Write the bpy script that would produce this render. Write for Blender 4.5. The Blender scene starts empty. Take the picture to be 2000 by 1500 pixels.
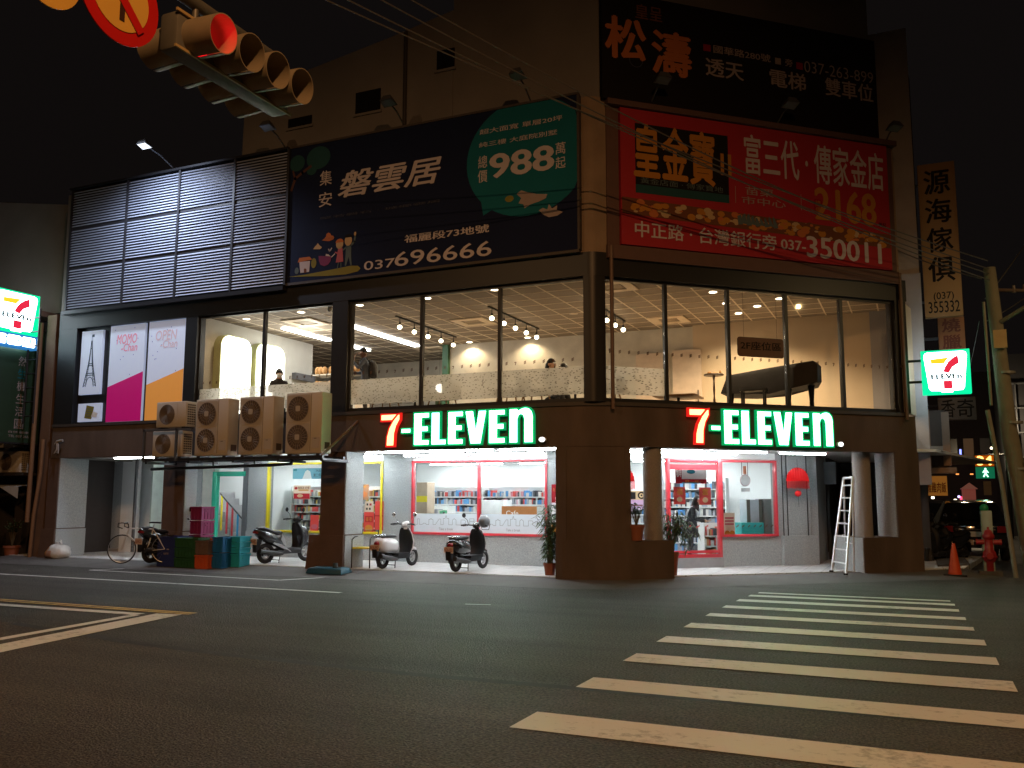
import bpy, bmesh, math, random
from mathutils import Matrix, Vector, noise as mnoise
SC = bpy.context.scene; COL = SC.collection; PI = math.pi; R = math.radians
rnd = random.Random(7)
# ---------------------------------------------------------------- camera
cam = bpy.data.cameras.new('camera'); cam.sensor_width = 36; cam.lens = 31.657; cam.clip_end = 600; cam.clip_start = .05
co = bpy.data.objects.new('camera', cam); COL.objects.link(co); SC.camera = co
co.matrix_world = Matrix.Translation((0, 0, 1.65)) @ Matrix.Rotation(R(24.22), 4, 'Z') @ Matrix.Rotation(R(97.271), 4, 'X') @ Matrix.Rotation(R(.152), 4, 'Z')
SC.view_settings.view_transform = 'Standard'; SC.view_settings.look = 'None'; SC.view_settings.exposure = 0
SC.cycles.use_denoising = True
SC.cycles.max_bounces = 7; SC.cycles.diffuse_bounces = 4; SC.cycles.transparent_max_bounces = 14; SC.cycles.glossy_bounces = 3
SC.cycles.sample_clamp_indirect = 6; SC.cycles.caustics_reflective = False; SC.cycles.caustics_refractive = False
# ---------------------------------------------------------------- night sky (town glow), no sun
wd = bpy.data.worlds.new('World'); SC.world = wd; wd.use_nodes = True
wb = wd.node_tree.nodes['Background']; wb.inputs[0].default_value = (1.0, .78, .74, 1); wb.inputs[1].default_value = .0042
# ---------------------------------------------------------------- street lighting (sodium lamps of the crossing)
def lamp(name, kind, loc, energy, color, target=None, size=.25, angle=150, blend=.6):
    l = bpy.data.lights.new(name, kind); l.energy = energy; l.color = color
    if kind in ('POINT', 'SPOT'): l.shadow_soft_size = size
    if kind == 'AREA': l.size = size
    if kind == 'SPOT': l.spot_size = R(angle); l.spot_blend = blend
    o = bpy.data.objects.new(name, l); COL.objects.link(o); o.location = loc
    if target is not None: o.rotation_euler = (Vector(target)-Vector(loc)).to_track_quat('-Z', 'Y').to_euler()
    return o
SODIUM = (1, .50, .17)
lamp('street_lamp_light', 'SPOT', (3.2, -1.2, 12.5), 4600, (1, .49, .19), (-2.0, 5, 0), .06, 130, .8)
lamp('street_lamp_light', 'SPOT', (-12.5, -1.5, 11.5), 2000, (1, .56, .25), (-13.5, 13, 0), .06, 84, .8)
lamp('street_lamp_light', 'SPOT', (5.6, 18.6, 7.5), 260, (1, .68, .3), (3.2, 20, 0), .04, 160, .6)
# ---------------------------------------------------------------- materials
MATS = {}
def M(name, col, rough=.6, metal=0., var=.18, scale=6., bump=0., bscale=None, spec=.5, coat=0., stretch=None):
    if name in MATS: return MATS[name]
    m = bpy.data.materials.new(name); m.use_nodes = True; nt = m.node_tree; b = nt.nodes['Principled BSDF']
    b.inputs['Roughness'].default_value = rough; b.inputs['Metallic'].default_value = metal
    b.inputs['Specular IOR Level'].default_value = spec; b.inputs['Coat Weight'].default_value = coat
    tc = nt.nodes.new('ShaderNodeTexCoord'); src = tc.outputs['Object']
    if stretch:
        mp = nt.nodes.new('ShaderNodeMapping'); mp.inputs['Scale'].default_value = stretch; nt.links.new(src, mp.inputs[0]); src = mp.outputs[0]
    n = nt.nodes.new('ShaderNodeTexNoise'); n.inputs['Scale'].default_value = scale; n.inputs['Detail'].default_value = 5; nt.links.new(src, n.inputs[0])
    mx = nt.nodes.new('ShaderNodeMix'); mx.data_type = 'RGBA'
    mx.inputs[6].default_value = [c*(1-var) for c in col]+[1]; mx.inputs[7].default_value = [min(1, c*(1+var)) for c in col]+[1]
    nt.links.new(n.outputs[0], mx.inputs[0]); nt.links.new(mx.outputs[2], b.inputs['Base Color'])
    if bump:
        n2 = nt.nodes.new('ShaderNodeTexNoise'); n2.inputs['Scale'].default_value = bscale or scale*6; n2.inputs['Detail'].default_value = 4; nt.links.new(src, n2.inputs[0])
        bp = nt.nodes.new('ShaderNodeBump'); bp.inputs['Strength'].default_value = bump; bp.inputs['Distance'].default_value = .02
        nt.links.new(n2.outputs[0], bp.inputs['Height']); nt.links.new(bp.outputs[0], b.inputs['Normal'])
    MATS[name] = m; return m
def glow(m, col, st):                                        # emission added to brighten a printed sheet, as if lit from behind
    b = m.node_tree.nodes['Principled BSDF']; b.inputs['Emission Color'].default_value = list(col)+[1]; b.inputs['Emission Strength'].default_value = st; return m
def EM(name, col, st, base=None):
    if name in MATS: return MATS[name]
    m = bpy.data.materials.new(name); m.use_nodes = True; nt = m.node_tree; b = nt.nodes['Principled BSDF']
    b.inputs['Base Color'].default_value = list(base or [c*.8 for c in col])+[1]; b.inputs['Emission Color'].default_value = list(col)+[1]; b.inputs['Emission Strength'].default_value = st
    n = nt.nodes.new('ShaderNodeTexNoise'); n.inputs['Scale'].default_value = 3; r = nt.nodes.new('ShaderNodeMapRange'); r.inputs[3].default_value = st*.93; r.inputs[4].default_value = st*1.07
    nt.links.new(n.outputs[0], r.inputs[0]); nt.links.new(r.outputs[0], b.inputs['Emission Strength'])
    MATS[name] = m; return m
def GLASS(name, tint=(.96, .98, .97), refl=1.0):
    m = bpy.data.materials.new(name); m.use_nodes = True; nt = m.node_tree; nt.nodes.clear()
    o = nt.nodes.new('ShaderNodeOutputMaterial'); t = nt.nodes.new('ShaderNodeBsdfTransparent'); t.inputs[0].default_value = list(tint)+[1]
    g = nt.nodes.new('ShaderNodeBsdfGlossy'); g.inputs['Roughness'].default_value = .03
    f = nt.nodes.new('ShaderNodeFresnel'); f.inputs[0].default_value = 1.3; mt = nt.nodes.new('ShaderNodeMath'); mt.operation = 'MULTIPLY'; mt.inputs[1].default_value = refl
    n = nt.nodes.new('ShaderNodeTexNoise'); n.inputs['Scale'].default_value = .7; bp = nt.nodes.new('ShaderNodeBump'); bp.inputs['Strength'].default_value = .03
    nt.links.new(n.outputs[0], bp.inputs['Height']); nt.links.new(bp.outputs[0], g.inputs['Normal'])
    x = nt.nodes.new('ShaderNodeMixShader'); nt.links.new(f.outputs[0], mt.inputs[0]); nt.links.new(mt.outputs[0], x.inputs[0]); nt.links.new(t.outputs[0], x.inputs[1]); nt.links.new(g.outputs[0], x.inputs[2]); nt.links.new(x.outputs[0], o.inputs[0])
    MATS[name] = m; return m
# ---------------------------------------------------------------- frames, things, meshes
class Fr:
    def __init__(s, o, deg): s.o = Vector(o); s.a = R(deg); s.m = Matrix.Translation(s.o) @ Matrix.Rotation(s.a, 4, 'Z')
W = Fr((0, 0, 0), 0)
RF = Fr((-5.80, 16.8, 0), 42.2)        # right-hand street front: x along it, y into the building
BASE = {}
def tag(o, label=None, cat=None, group=None, kind=None):
    if label: o['label'] = label
    if cat: o['category'] = cat
    if group: o['group'] = group
    if kind: o['kind'] = kind
    return o
def T(name, label, cat, base=(0, 0, 0), fr=W, group=None, local=False, rz=0., kind=None):
    o = bpy.data.objects.new(name, None); COL.objects.link(o); o.empty_display_size = .2
    o.location = fr.m @ Vector(base); o.rotation_euler = (0, 0, fr.a+R(rz)); BASE[o.name] = Vector((0, 0, 0)) if local else Vector(base)
    return tag(o, label, cat, group, kind)
def copy_tree(o, parent=None):
    c = o.copy(); COL.objects.link(c)
    if parent is not None: c.parent = parent
    for ch in list(o.children): copy_tree(ch, c)
    return c
TXT = {}
def text_mesh(body, bold=0., shear=0.):
    k = (body, bold, shear)
    if k not in TXT:
        c = bpy.data.curves.new('t', 'FONT'); c.body = body; c.resolution_u = 3; c.offset = bold; c.shear = shear; c.size = 1
        o = bpy.data.objects.new('t', c); COL.objects.link(o)
        me = bpy.data.meshes.new_from_object(o.evaluated_get(bpy.context.evaluated_depsgraph_get()))
        bpy.data.objects.remove(o); bpy.data.curves.remove(c)
        TXT[k] = ([v.co.copy() for v in me.vertices], [list(p.vertices) for p in me.polygons]); bpy.data.meshes.remove(me)
    return TXT[k]
class MB:
    def __init__(s): s.v = []; s.f = []; s.mi = []; s.k = 0; s.cuts = []
    def cut(s, name): s.cuts.append((name, len(s.v), len(s.f))); return s
    def build_cuts(s, mats, parent):                        # one part per marked stretch
        ends = s.cuts[1:]+[('', len(s.v), len(s.f))]
        for (nm, v0, f0), (_, v1, f1) in zip(s.cuts, ends):
            b = MB(); b.v = [v.copy() for v in s.v[v0:v1]]; b.f = [[i-v0 for i in f] for f in s.f[f0:f1]]; ks = sorted(set(s.mi[f0:f1])); b.mi = [ks.index(k) for k in s.mi[f0:f1]]
            if b.f: b.build(nm, [mats[k] for k in ks], parent)
    def m(s, k): s.k = k; return s
    def add(s, vs, fs):
        b = len(s.v); s.v += [Vector(v) for v in vs]; s.f += [[i+b for i in f] for f in fs]; s.mi += [s.k]*len(fs); return s
    def box(s, x0, x1, y0, y1, z0, z1):
        return s.add([(x0, y0, z0), (x1, y0, z0), (x1, y1, z0), (x0, y1, z0), (x0, y0, z1), (x1, y0, z1), (x1, y1, z1), (x0, y1, z1)],
                     [(3, 2, 1, 0), (4, 5, 6, 7), (0, 1, 5, 4), (1, 2, 6, 5), (2, 3, 7, 6), (3, 0, 4, 7)])
    def quad(s, a, b, c, d): return s.add([a, b, c, d], [(0, 1, 2, 3)])
    def poly(s, pts): return s.add(pts, [tuple(range(len(pts)))])
    def prism(s, p2, ax, a0, a1):
        g = {'z': lambda p, a: (p[0], p[1], a), 'y': lambda p, a: (p[0], a, p[1]), 'x': lambda p, a: (a, p[0], p[1])}[ax]
        n = len(p2); s.add([g(p, a0) for p in p2]+[g(p, a1) for p in p2], [tuple(range(n))[::-1], tuple(range(n, 2*n))]+[(i, (i+1) % n, n+(i+1) % n, n+i) for i in range(n)]); return s
    def tube(s, pts, r, n=8, caps=True):
        pts = [Vector(p) for p in pts]; rs = r if isinstance(r, (list, tuple)) else [r]*len(pts); vs = []; up = None
        for i, p in enumerate(pts):
            d = ((pts[min(i+1, len(pts)-1)]-p).normalized() + (p-pts[max(i-1, 0)]).normalized())
            d = d.normalized() if d.length > 1e-6 else Vector((0, 0, 1))
            if up is None: up = Vector((0, 0, 1)) if abs(d.z) < .9 else Vector((1, 0, 0))
            a = d.cross(up).normalized(); b = a.cross(d).normalized(); up = b
            vs += [p+a*rs[i]*math.cos(2*PI*k/n)+b*rs[i]*math.sin(2*PI*k/n) for k in range(n)]
        fs = [(i*n+k, i*n+(k+1) % n, (i+1)*n+(k+1) % n, (i+1)*n+k) for i in range(len(pts)-1) for k in range(n)]
        if caps: fs += [tuple(range(n))[::-1], tuple(range((len(pts)-1)*n, len(pts)*n))]
        return s.add(vs, fs)
    def cyl(s, p0, p1, r0, r1=None, n=16): return s.tube([p0, p1], [r0, r0 if r1 is None else r1], n)
    def lathe(s, prof, c, n=16, ax='z'):
        g = {'z': lambda r, h, t: (c[0]+r*math.cos(t), c[1]+r*math.sin(t), c[2]+h), 'x': lambda r, h, t: (c[0]+h, c[1]+r*math.cos(t), c[2]+r*math.sin(t)), 'y': lambda r, h, t: (c[0]+r*math.cos(t), c[1]+h, c[2]+r*math.sin(t))}[ax]
        vs = [g(r, h, 2*PI*k/n) for r, h in prof for k in range(n)]
        return s.add(vs, [(i*n+k, i*n+(k+1) % n, (i+1)*n+(k+1) % n, (i+1)*n+k) for i in range(len(prof)-1) for k in range(n)])
    def ell(s, c, r, n=12, m=8):
        r = (r, r, r) if not isinstance(r, (tuple, list)) else r
        vs = [(c[0]+r[0]*math.sin(PI*i/m)*math.cos(2*PI*k/n), c[1]+r[1]*math.sin(PI*i/m)*math.sin(2*PI*k/n), c[2]+r[2]*math.cos(PI*i/m)) for i in range(m+1) for k in range(n)]
        return s.add(vs, [(i*n+k, (i+1)*n+k, (i+1)*n+(k+1) % n, i*n+(k+1) % n) for i in range(m) for k in range(n)])
    def ring(s, c, R_, r, ax='x', n=24, m=6):
        e = {'x': (Vector((0, 1, 0)), Vector((0, 0, 1)), Vector((1, 0, 0))), 'y': (Vector((1, 0, 0)), Vector((0, 0, 1)), Vector((0, 1, 0))), 'z': (Vector((1, 0, 0)), Vector((0, 1, 0)), Vector((0, 0, 1)))}[ax]; c = Vector(c)
        vs = []
        for i in range(n):
            d = e[0]*math.cos(2*PI*i/n)+e[1]*math.sin(2*PI*i/n)
            vs += [c+d*(R_+r*math.cos(2*PI*j/m))+e[2]*r*math.sin(2*PI*j/m) for j in range(m)]
        return s.add(vs, [(i*m+j, ((i+1) % n)*m+j, ((i+1) % n)*m+(j+1) % m, i*m+(j+1) % m) for i in range(n) for j in range(m)])
    def disc(s, c, r, ax='z', n=20, rz=None):
        g = {'z': lambda a, b: (c[0]+a, c[1]+b, c[2]), 'y': lambda a, b: (c[0]+a, c[1], c[2]+b), 'x': lambda a, b: (c[0], c[1]+a, c[2]+b)}[ax]
        return s.poly([g(r*math.cos(2*PI*k/n), (rz or r)*math.sin(2*PI*k/n)) for k in range(n)])
    def flat(s, pts, y): return s.poly([(p[0], y, p[1]) for p in pts])           # a printed shape on an upright face
    def text(s, body, x0, z0, x1, z1, y, bold=0., shear=0., ax='y'):               # lettering fitted to a rectangle on an upright face
        vs, fs = text_mesh(body, min(bold, 0), shear)
        a0 = min(v.x for v in vs); a1 = max(v.x for v in vs); b0 = min(v.y for v in vs); b1 = max(v.y for v in vs)
        g = (lambda u, w: (u, y, w)) if ax == 'y' else (lambda u, w: (y, u, w))
        kx, kz = (x1-x0)/(a1-a0), (z1-z0)/(b1-b0); e = max(0, bold)*.62; y_ = y    # heavier strokes: the outline laid several times, slightly displaced
        for k, (dx, dz) in enumerate(((0, 0), (-e, 0), (e, 0), (0, e*.7), (0, -e*.7)) if e > 0 else ((0, 0),)):
            y = y_-.0004*k if ax == 'y' else y_+.0004*k
            s.add([g(x0+(v.x-a0+dx)*kx, z0+(v.y-b0+dz)*kz) for v in vs], fs)
        return s
    def shift(s, d, start=0):
        for v in s.v[start:]: v += Vector(d)
        return s
    def build(s, name, mats, parent=None, smooth=0, bevel=0, fr=None, label=None):
        me = bpy.data.meshes.new(name); root = parent
        while root is not None and root.parent: root = root.parent
        b = BASE[root.name] if root is not None and root.name in BASE else Vector((0, 0, 0))
        me.from_pydata([v-b for v in s.v], [], s.f)
        for mm in (mats if isinstance(mats, (list, tuple)) else [mats]): me.materials.append(mm)
        me.polygons.foreach_set('material_index', s.mi)
        if bevel:
            bm = bmesh.new(); bm.from_mesh(me); bmesh.ops.recalc_face_normals(bm, faces=bm.faces)
            bmesh.ops.bevel(bm, geom=[e for e in bm.edges if len(e.link_faces) == 2 and e.calc_face_angle(0) > .6], offset=bevel, segments=2, affect='EDGES', profile=.5, clamp_overlap=True); bm.to_mesh(me); bm.free()
        elif smooth:
            bm = bmesh.new(); bm.from_mesh(me); bmesh.ops.recalc_face_normals(bm, faces=bm.faces); bm.to_mesh(me); bm.free()
        if smooth or bevel:
            me.polygons.foreach_set('use_smooth', [True]*len(me.polygons)); me.set_sharp_from_angle(angle=R(smooth or 35))
        me.update(); o = bpy.data.objects.new(name, me); COL.objects.link(o)
        if parent is not None: o.parent = parent
        elif fr is not None: o.matrix_world = fr.m
        if label: o['label'] = label
        return o
def rrect(x0, z0, x1, z1, r, n=5):
    out = []
    for cx, cz, a in ((x1-r, z1-r, 0), (x0+r, z1-r, 90), (x0+r, z0+r, 180), (x1-r, z0+r, 270)):
        out += [(cx+r*math.cos(R(a+90*i/n)), cz+r*math.sin(R(a+90*i/n))) for i in range(n+1)]
    return out
def oval(cx, cz, rx, rz, n=20, a0=0, a1=360): return [(cx+rx*math.cos(R(a0+(a1-a0)*i/n)), cz+rz*math.sin(R(a0+(a1-a0)*i/n))) for i in range(n + (0 if a1-a0 == 360 else 1))]
# ================================================================ ground
def asphalt(tint=(1, 1, 1)):
    m = bpy.data.materials.new('asphalt'); m.use_nodes = True; nt = m.node_tree; b = nt.nodes['Principled BSDF']
    tc = nt.nodes.new('ShaderNodeTexCoord')
    def noise(s, d=4): n = nt.nodes.new('ShaderNodeTexNoise'); n.inputs['Scale'].default_value = s; n.inputs['Detail'].default_value = d; nt.links.new(tc.outputs['Object'], n.inputs[0]); return n
    big, mid, fine = noise(.35, 6), noise(2.2, 6), noise(42, 3)
    mp = nt.nodes.new('ShaderNodeMapping'); mp.inputs['Scale'].default_value = (.05, 1.1, 1); nt.links.new(tc.outputs['Object'], mp.inputs[0]); nt.links.new(mp.outputs[0], mid.inputs[0])
    r1 = nt.nodes.new('ShaderNodeValToRGB'); r1.color_ramp.elements[0].color = (.040*tint[0], .037*tint[1], .033*tint[2], 1); r1.color_ramp.elements[1].color = (.092*tint[0], .084*tint[1], .072*tint[2], 1); r1.color_ramp.elements[0].position = .3; r1.color_ramp.elements[1].position = .72
    mx = nt.nodes.new('ShaderNodeMath'); mx.operation = 'ADD'; m2 = nt.nodes.new('ShaderNodeMath'); m2.operation = 'MULTIPLY'; m2.inputs[1].default_value = .5
    nt.links.new(big.outputs[0], mx.inputs[0]); nt.links.new(mid.outputs[0], mx.inputs[1]); nt.links.new(mx.outputs[0], m2.inputs[0]); nt.links.new(m2.outputs[0], r1.inputs[0])
    v = nt.nodes.new('ShaderNodeTexVoronoi'); v.inputs['Scale'].default_value = 60; nt.links.new(tc.outputs['Object'], v.inputs[0])
    sp = nt.nodes.new('ShaderNodeMapRange'); sp.inputs[1].default_value = .34; sp.inputs[2].default_value = .74; sp.inputs[3].default_value = .25; sp.inputs[4].default_value = 2.3; nt.links.new(fine.outputs[0], sp.inputs[0])
    mul = nt.nodes.new('ShaderNodeMix'); mul.data_type = 'RGBA'; mul.blend_type = 'MULTIPLY'; mul.inputs[0].default_value = 1; nt.links.new(r1.outputs[0], mul.inputs[6]); nt.links.new(sp.outputs[0], mul.inputs[7])
    nt.links.new(mul.outputs[2], b.inputs['Base Color'])
    bp = nt.nodes.new('ShaderNodeBump'); bp.inputs['Strength'].default_value = .8; bp.inputs['Distance'].default_value = .02; nt.links.new(v.outputs['Distance'], bp.inputs['Height']); nt.links.new(bp.outputs[0], b.inputs['Normal'])
    rr = nt.nodes.new('ShaderNodeMapRange'); rr.inputs[3].default_value = .8; rr.inputs[4].default_value = .6; nt.links.new(big.outputs[0], rr.inputs[0]); nt.links.new(rr.outputs[0], b.inputs['Roughness'])
    b.inputs['Specular IOR Level'].default_value = .3
    return m
def worn_paint(name, col, wear=.5):
    m = bpy.data.materials.new(name); m.use_nodes = True; nt = m.node_tree; b = nt.nodes['Principled BSDF']; tc = nt.nodes.new('ShaderNodeTexCoord')
    n = nt.nodes.new('ShaderNodeTexNoise'); n.inputs['Scale'].default_value = 9; n.inputs['Detail'].default_value = 9; n.inputs['Roughness'].default_value = .75; nt.links.new(tc.outputs['Object'], n.inputs[0])
    n2 = nt.nodes.new('ShaderNodeTexNoise'); n2.inputs['Scale'].default_value = 1.3; n2.inputs['Detail'].default_value = 4; nt.links.new(tc.outputs['Object'], n2.inputs[0])
    a = nt.nodes.new('ShaderNodeMath'); a.operation = 'MULTIPLY_ADD'; a.inputs[1].default_value = .6; nt.links.new(n2.outputs[0], a.inputs[0]); nt.links.new(n.outputs[0], a.inputs[2])
    r = nt.nodes.new('ShaderNodeValToRGB'); r.color_ramp.elements[0].position = wear; r.color_ramp.elements[1].position = wear+.22
    r.color_ramp.elements[0].color = [c*.28 for c in col]+[1]; r.color_ramp.elements[1].color = list(col)+[1]
    nt.links.new(a.outputs[0], r.inputs[0]); nt.links.new(r.outputs[0], b.inputs['Base Color']); b.inputs['Roughness'].default_value = .6
    bp = nt.nodes.new('ShaderNodeBump'); bp.inputs['Strength'].default_value = .25; bp.inputs['Distance'].default_value = .01; nt.links.new(n.outputs[0], bp.inputs['Height']); nt.links.new(bp.outputs[0], b.inputs['Normal'])
    return m
ASPH = asphalt()
road = MB().quad((-160, -60, 0), (120, -60, 0), (120, 200, 0), (-160, 200, 0)).build('road', ASPH); tag(road, 'dark worn asphalt road of the crossing', 'road', kind='structure')
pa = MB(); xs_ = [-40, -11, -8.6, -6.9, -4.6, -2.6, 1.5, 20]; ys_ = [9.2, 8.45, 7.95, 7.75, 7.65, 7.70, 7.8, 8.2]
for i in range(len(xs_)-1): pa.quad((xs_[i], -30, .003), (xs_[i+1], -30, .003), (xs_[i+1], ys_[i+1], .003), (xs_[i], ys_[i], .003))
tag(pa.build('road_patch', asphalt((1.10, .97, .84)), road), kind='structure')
sm = MB()
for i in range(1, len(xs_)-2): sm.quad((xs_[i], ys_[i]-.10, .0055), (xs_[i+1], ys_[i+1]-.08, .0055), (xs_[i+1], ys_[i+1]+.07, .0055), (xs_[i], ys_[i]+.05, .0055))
tag(sm.build('seam_shadow_strip', M('seam_shadow_dark', (.022, .019, .016), .7, 0, .5, 3, .5, 80), road), kind='structure')  # dark strip on the paving seam, with its shadow streak painted in
WP = worn_paint('road_paint_white', (.72, .70, .66), .52); YP = worn_paint('road_paint_yellow', (.62, .42, .10), .6)
zs = MB()
for k, (ya, yb, xa, xb) in enumerate([(6.19, 6.72, -2.80, 1.20), (7.72, 8.20, -2.85, 1.0), (9.14, 9.64, -2.86, .69), (10.51, 10.99, -2.88, .645), (11.83, 12.29, -2.88, .61), (13.1, 13.45, -2.87, .55), (14.19, 14.52, -2.85, .50), (15.18, 15.52, -2.82, .45), (16.02, 16.30, -2.77, .42), (16.62, 16.80, -2.7, .37)]):
    n = 14
    for i in range(n):
        u0, u1 = xa+(xb-xa)*i/n, xa+(xb-xa)*(i+1)/n
        zs.quad((u0, ya, .008), (u1, ya, .008), (u1, yb, .008), (u0, yb, .008))
tag(zs.build('zebra_crossing', WP, road), kind='structure')
ml = MB()
def gl(a, b, w, z=.0):
    z += .009
    a = Vector((a[0], a[1], z)); b = Vector((b[0], b[1], z)); d = (b-a).normalized().cross(Vector((0, 0, 1)))*w/2; ml.quad(a-d, b-d, b+d, a+d)
ml.m(0); gl((-9.3, 6.98), (-9.3-.55, 10.0), .42); gl((-9.9, 7.4), (-10.2, 9.72), .16); gl((-13.2, 9.74), (-10.2, 9.80), .2, .001); gl((-30, 13.7), (-9.36, 13.5), .12)
gl((-8.2, 2), (-9.3, 6.98), .42); gl((-8.9, 2), (-9.9, 7.4), .16); gl((-30, 9.8), (-13.2, 9.74), .2)
gl((-17.43, 15.19), (-11.89, 14.99), .09); gl((-17.43, 15.19), (-16.98, 16.0), .09); gl((-11.89, 14.99), (-11.39, 16.0), .09); gl((-6.6, 12.9), (-6.2, 13.0), .05)
ml.m(1); gl((-30, 10.36), (-9.57, 10.22), .09, .0015); gl((-30, 10.14), (-9.55, 10.10), .09, .0015)
tag(ml.build('road_marking', [WP, YP], road), kind='structure')
# ================================================================ the corner building
TL = .8
def outline(x0, s1, off, t=TL, n=8):                     # plan line of the street front, left front -> rounded corner -> right front
    r = t/math.tan(R(21.1)); c = Vector((-5.8-t, 16.8+r)); out = [(x0, 16.8-off)]
    for i in range(n+1):
        a = R(-90+42.2*i/n); rr = max(r+off, .01+.002*i); out.append((c.x+rr*math.cos(a), c.y+rr*math.sin(a)))
    out.append(rp(s1, -off)); return out
def rp(s, y=0.): p = RF.m @ Vector((s, y, 0)); return (p.x, p.y)
def strip(mb, x0, s1, off, th, z0, z1, t=TL):
    a, b = outline(x0, s1, off, t), outline(x0, s1, off-th, t); n = len(a)
    mb.add([(*p, z0) for p in a]+[(*p, z1) for p in a]+[(*p, z0) for p in b]+[(*p, z1) for p in b],
           [f for i in range(n-1) for f in ((i, i+1, n+i+1, n+i), (2*n+i+1, 2*n+i, 3*n+i, 3*n+i+1), (n+i, n+i+1, 3*n+i+1, 3*n+i), (i+1, i, 2*n+i, 2*n+i+1))]+[(0, n, 3*n, 2*n), (n-1, 3*n-1, 4*n-1, 2*n-1)]); return mb
concrete = M('concrete_apron', (.105, .10, .095), .85, 0, .3, 2.2, .3, 40)
granite = M('pebbledash_grey', (.34, .365, .37), .8, 0, .5, 42, .5, 60)
brown = M('brown_stucco', (.106, .080, .066), .85, 0, .55, 1.3, .5, 45, spec=.25, stretch=(1.6, 1.6, .45))
blackm = M('black_cladding', (.012, .012, .013), .45, 0, .3, 3)
white_paint = M('white_paint', (.74, .76, .76), .7, 0, .06, 2, .05, 30)
wallgrey = M('bare_wall', (.19, .175, .155), .9, 0, .25, 1.3, .3, 30)
tiles = bpy.data.materials.new('arcade_tiles'); tiles.use_nodes = True
nt = tiles.node_tree; b_ = nt.nodes['Principled BSDF']; br = nt.nodes.new('ShaderNodeTexBrick'); br.offset = 0; br.inputs['Scale'].default_value = 1; br.inputs['Brick Width'].default_value = .4; br.inputs['Row Height'].default_value = .4; br.inputs['Mortar Size'].default_value = .006
br.inputs['Color1'].default_value = (.70, .71, .71, 1); br.inputs['Color2'].default_value = (.62, .63, .64, 1); br.inputs['Mortar'].default_value = (.25, .25, .25, 1)
tc_ = nt.nodes.new('ShaderNodeTexCoord'); nt.links.new(tc_.outputs['Object'], br.inputs[0])
dn = nt.nodes.new('ShaderNodeTexNoise'); dn.inputs['Scale'].default_value = 1.5; dn.inputs['Detail'].default_value = 7; nt.links.new(tc_.outputs['Object'], dn.inputs[0])
dr = nt.nodes.new('ShaderNodeMapRange'); dr.inputs[3].default_value = .65; dr.inputs[4].default_value = 1.15; nt.links.new(dn.outputs[0], dr.inputs[0])
dm = nt.nodes.new('ShaderNodeMix'); dm.data_type = 'RGBA'; dm.blend_type = 'MULTIPLY'; dm.inputs[0].default_value = 1; nt.links.new(br.outputs[0], dm.inputs[6]); nt.links.new(dr.outputs[0], dm.inputs[7]); nt.links.new(dm.outputs[2], b_.inputs['Base Color']); b_.inputs['Roughness'].default_value = .45
FZ = .12
fl = MB().prism([(-22.5, 16.95), (-6.2, 16.95), rp(1.2, .25), rp(9.2, .25), (3.0, 40), (-22.5, 40)], 'z', -.15, FZ)
fl = fl.build('arcade_floor', tiles); tag(fl, 'pale tiled floor of the covered arcade', 'pavement', kind='structure')
ap = MB()
o0 = [(-22.5, 15.75)]+outline(-20, 9.2, .95)[1:]; o1 = [(-22.5, 16.95)]+outline(-20, 9.2, -.16)[1:]
for i in range(len(o0)-1): ap.quad((*o0[i], .004), (*o0[i+1], .004), (*o1[i+1], FZ-.012), (*o1[i], FZ-.012))
ap = ap.build('pavement', concrete); tag(ap, 'sloping grey concrete strip between road and arcade', 'pavement', kind='structure')

store = T('store_building', 'corner shop building with brown arcade, lit glass upper floor and rounded corner', 'building', (-5.8, 16.8, 0))
S = store
f = strip(MB(), -20.95, 7.82, 0, .3, 2.69, 3.5); f.build('fascia', brown, S, 30)
strip(MB(), -20.95, 7.6, .035, .33, 3.5, 3.575).build('window_ledge', M('ledge_dark', (.05, .042, .036), .6), S, 30)
pb = MB(); strip(pb, -6.45, 1.71, .02, .8, -.15, .84); strip(pb, -6.38, .67, -.01, .65, .84, 2.70); pb.build('corner_pillar', brown, S, 30)
def pillar(x0, x1, x0b, y0, y1, name='arcade_pillar'):
    p = MB(); p.box(x0, x1, y0, y1, .84, 2.70); p.m(1)
    p.add([(x0b-.1, y0-.06, -.1), (x1+.03, y0-.06, -.1), (x1+.03, y1, -.1), (x0b-.1, y1, -.1), (x0b, y0-.05, .84), (x1+.03, y0-.05, .84), (x1+.03, y1, .84), (x0b, y1, .84)], [(4, 5, 6, 7), (0, 1, 5, 4), (1, 2, 6, 5), (2, 3, 7, 6), (3, 0, 4, 7)])
    return p.build(name, [M('pillar_brown', (.10, .062, .047), .85, 0, .3, 4, .4, 60), M('pillar_base_brown', (.105, .066, .05), .85, 0, .3, 4, .4, 60)], S)
pillar(-12.28, -11.64, -12.52, 16.83, 17.55); pillar(-16.98, -16.32, -17.1, 16.83, 17.25); pillar(-21.05, -20.66, -21.1, 16.83, 17.75)
for side, (a, b, c) in {0: (-11.635, 16.86, 17.55), 1: (-16.315, 16.86, 17.25), 2: (-20.655, 16.86, 17.75)}.items():   # grey pebble facing; tube light on the inner faces put into its colour
    MB().box(a, a+.012, b, c, .86, 2.688).box(a+.03, a+.045, b-.03, c, FZ, .835).build('pillar_lit_facing', granite, S)
lw = MB()
lw.box(6.27, 7.84, -.02, .95, -.15, .84)
for o, fr_ in ((lw, RF),):
    for v in o.v: v.xyz = RF.m @ v
lw.build('low_wall', brown, S)
lf = MB().box(6.25, 6.268, -.0, .95, FZ-.05, .838); lf.v = [RF.m @ v for v in lf.v]; lf.build('pillar_lit_facing', granite, S)
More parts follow.
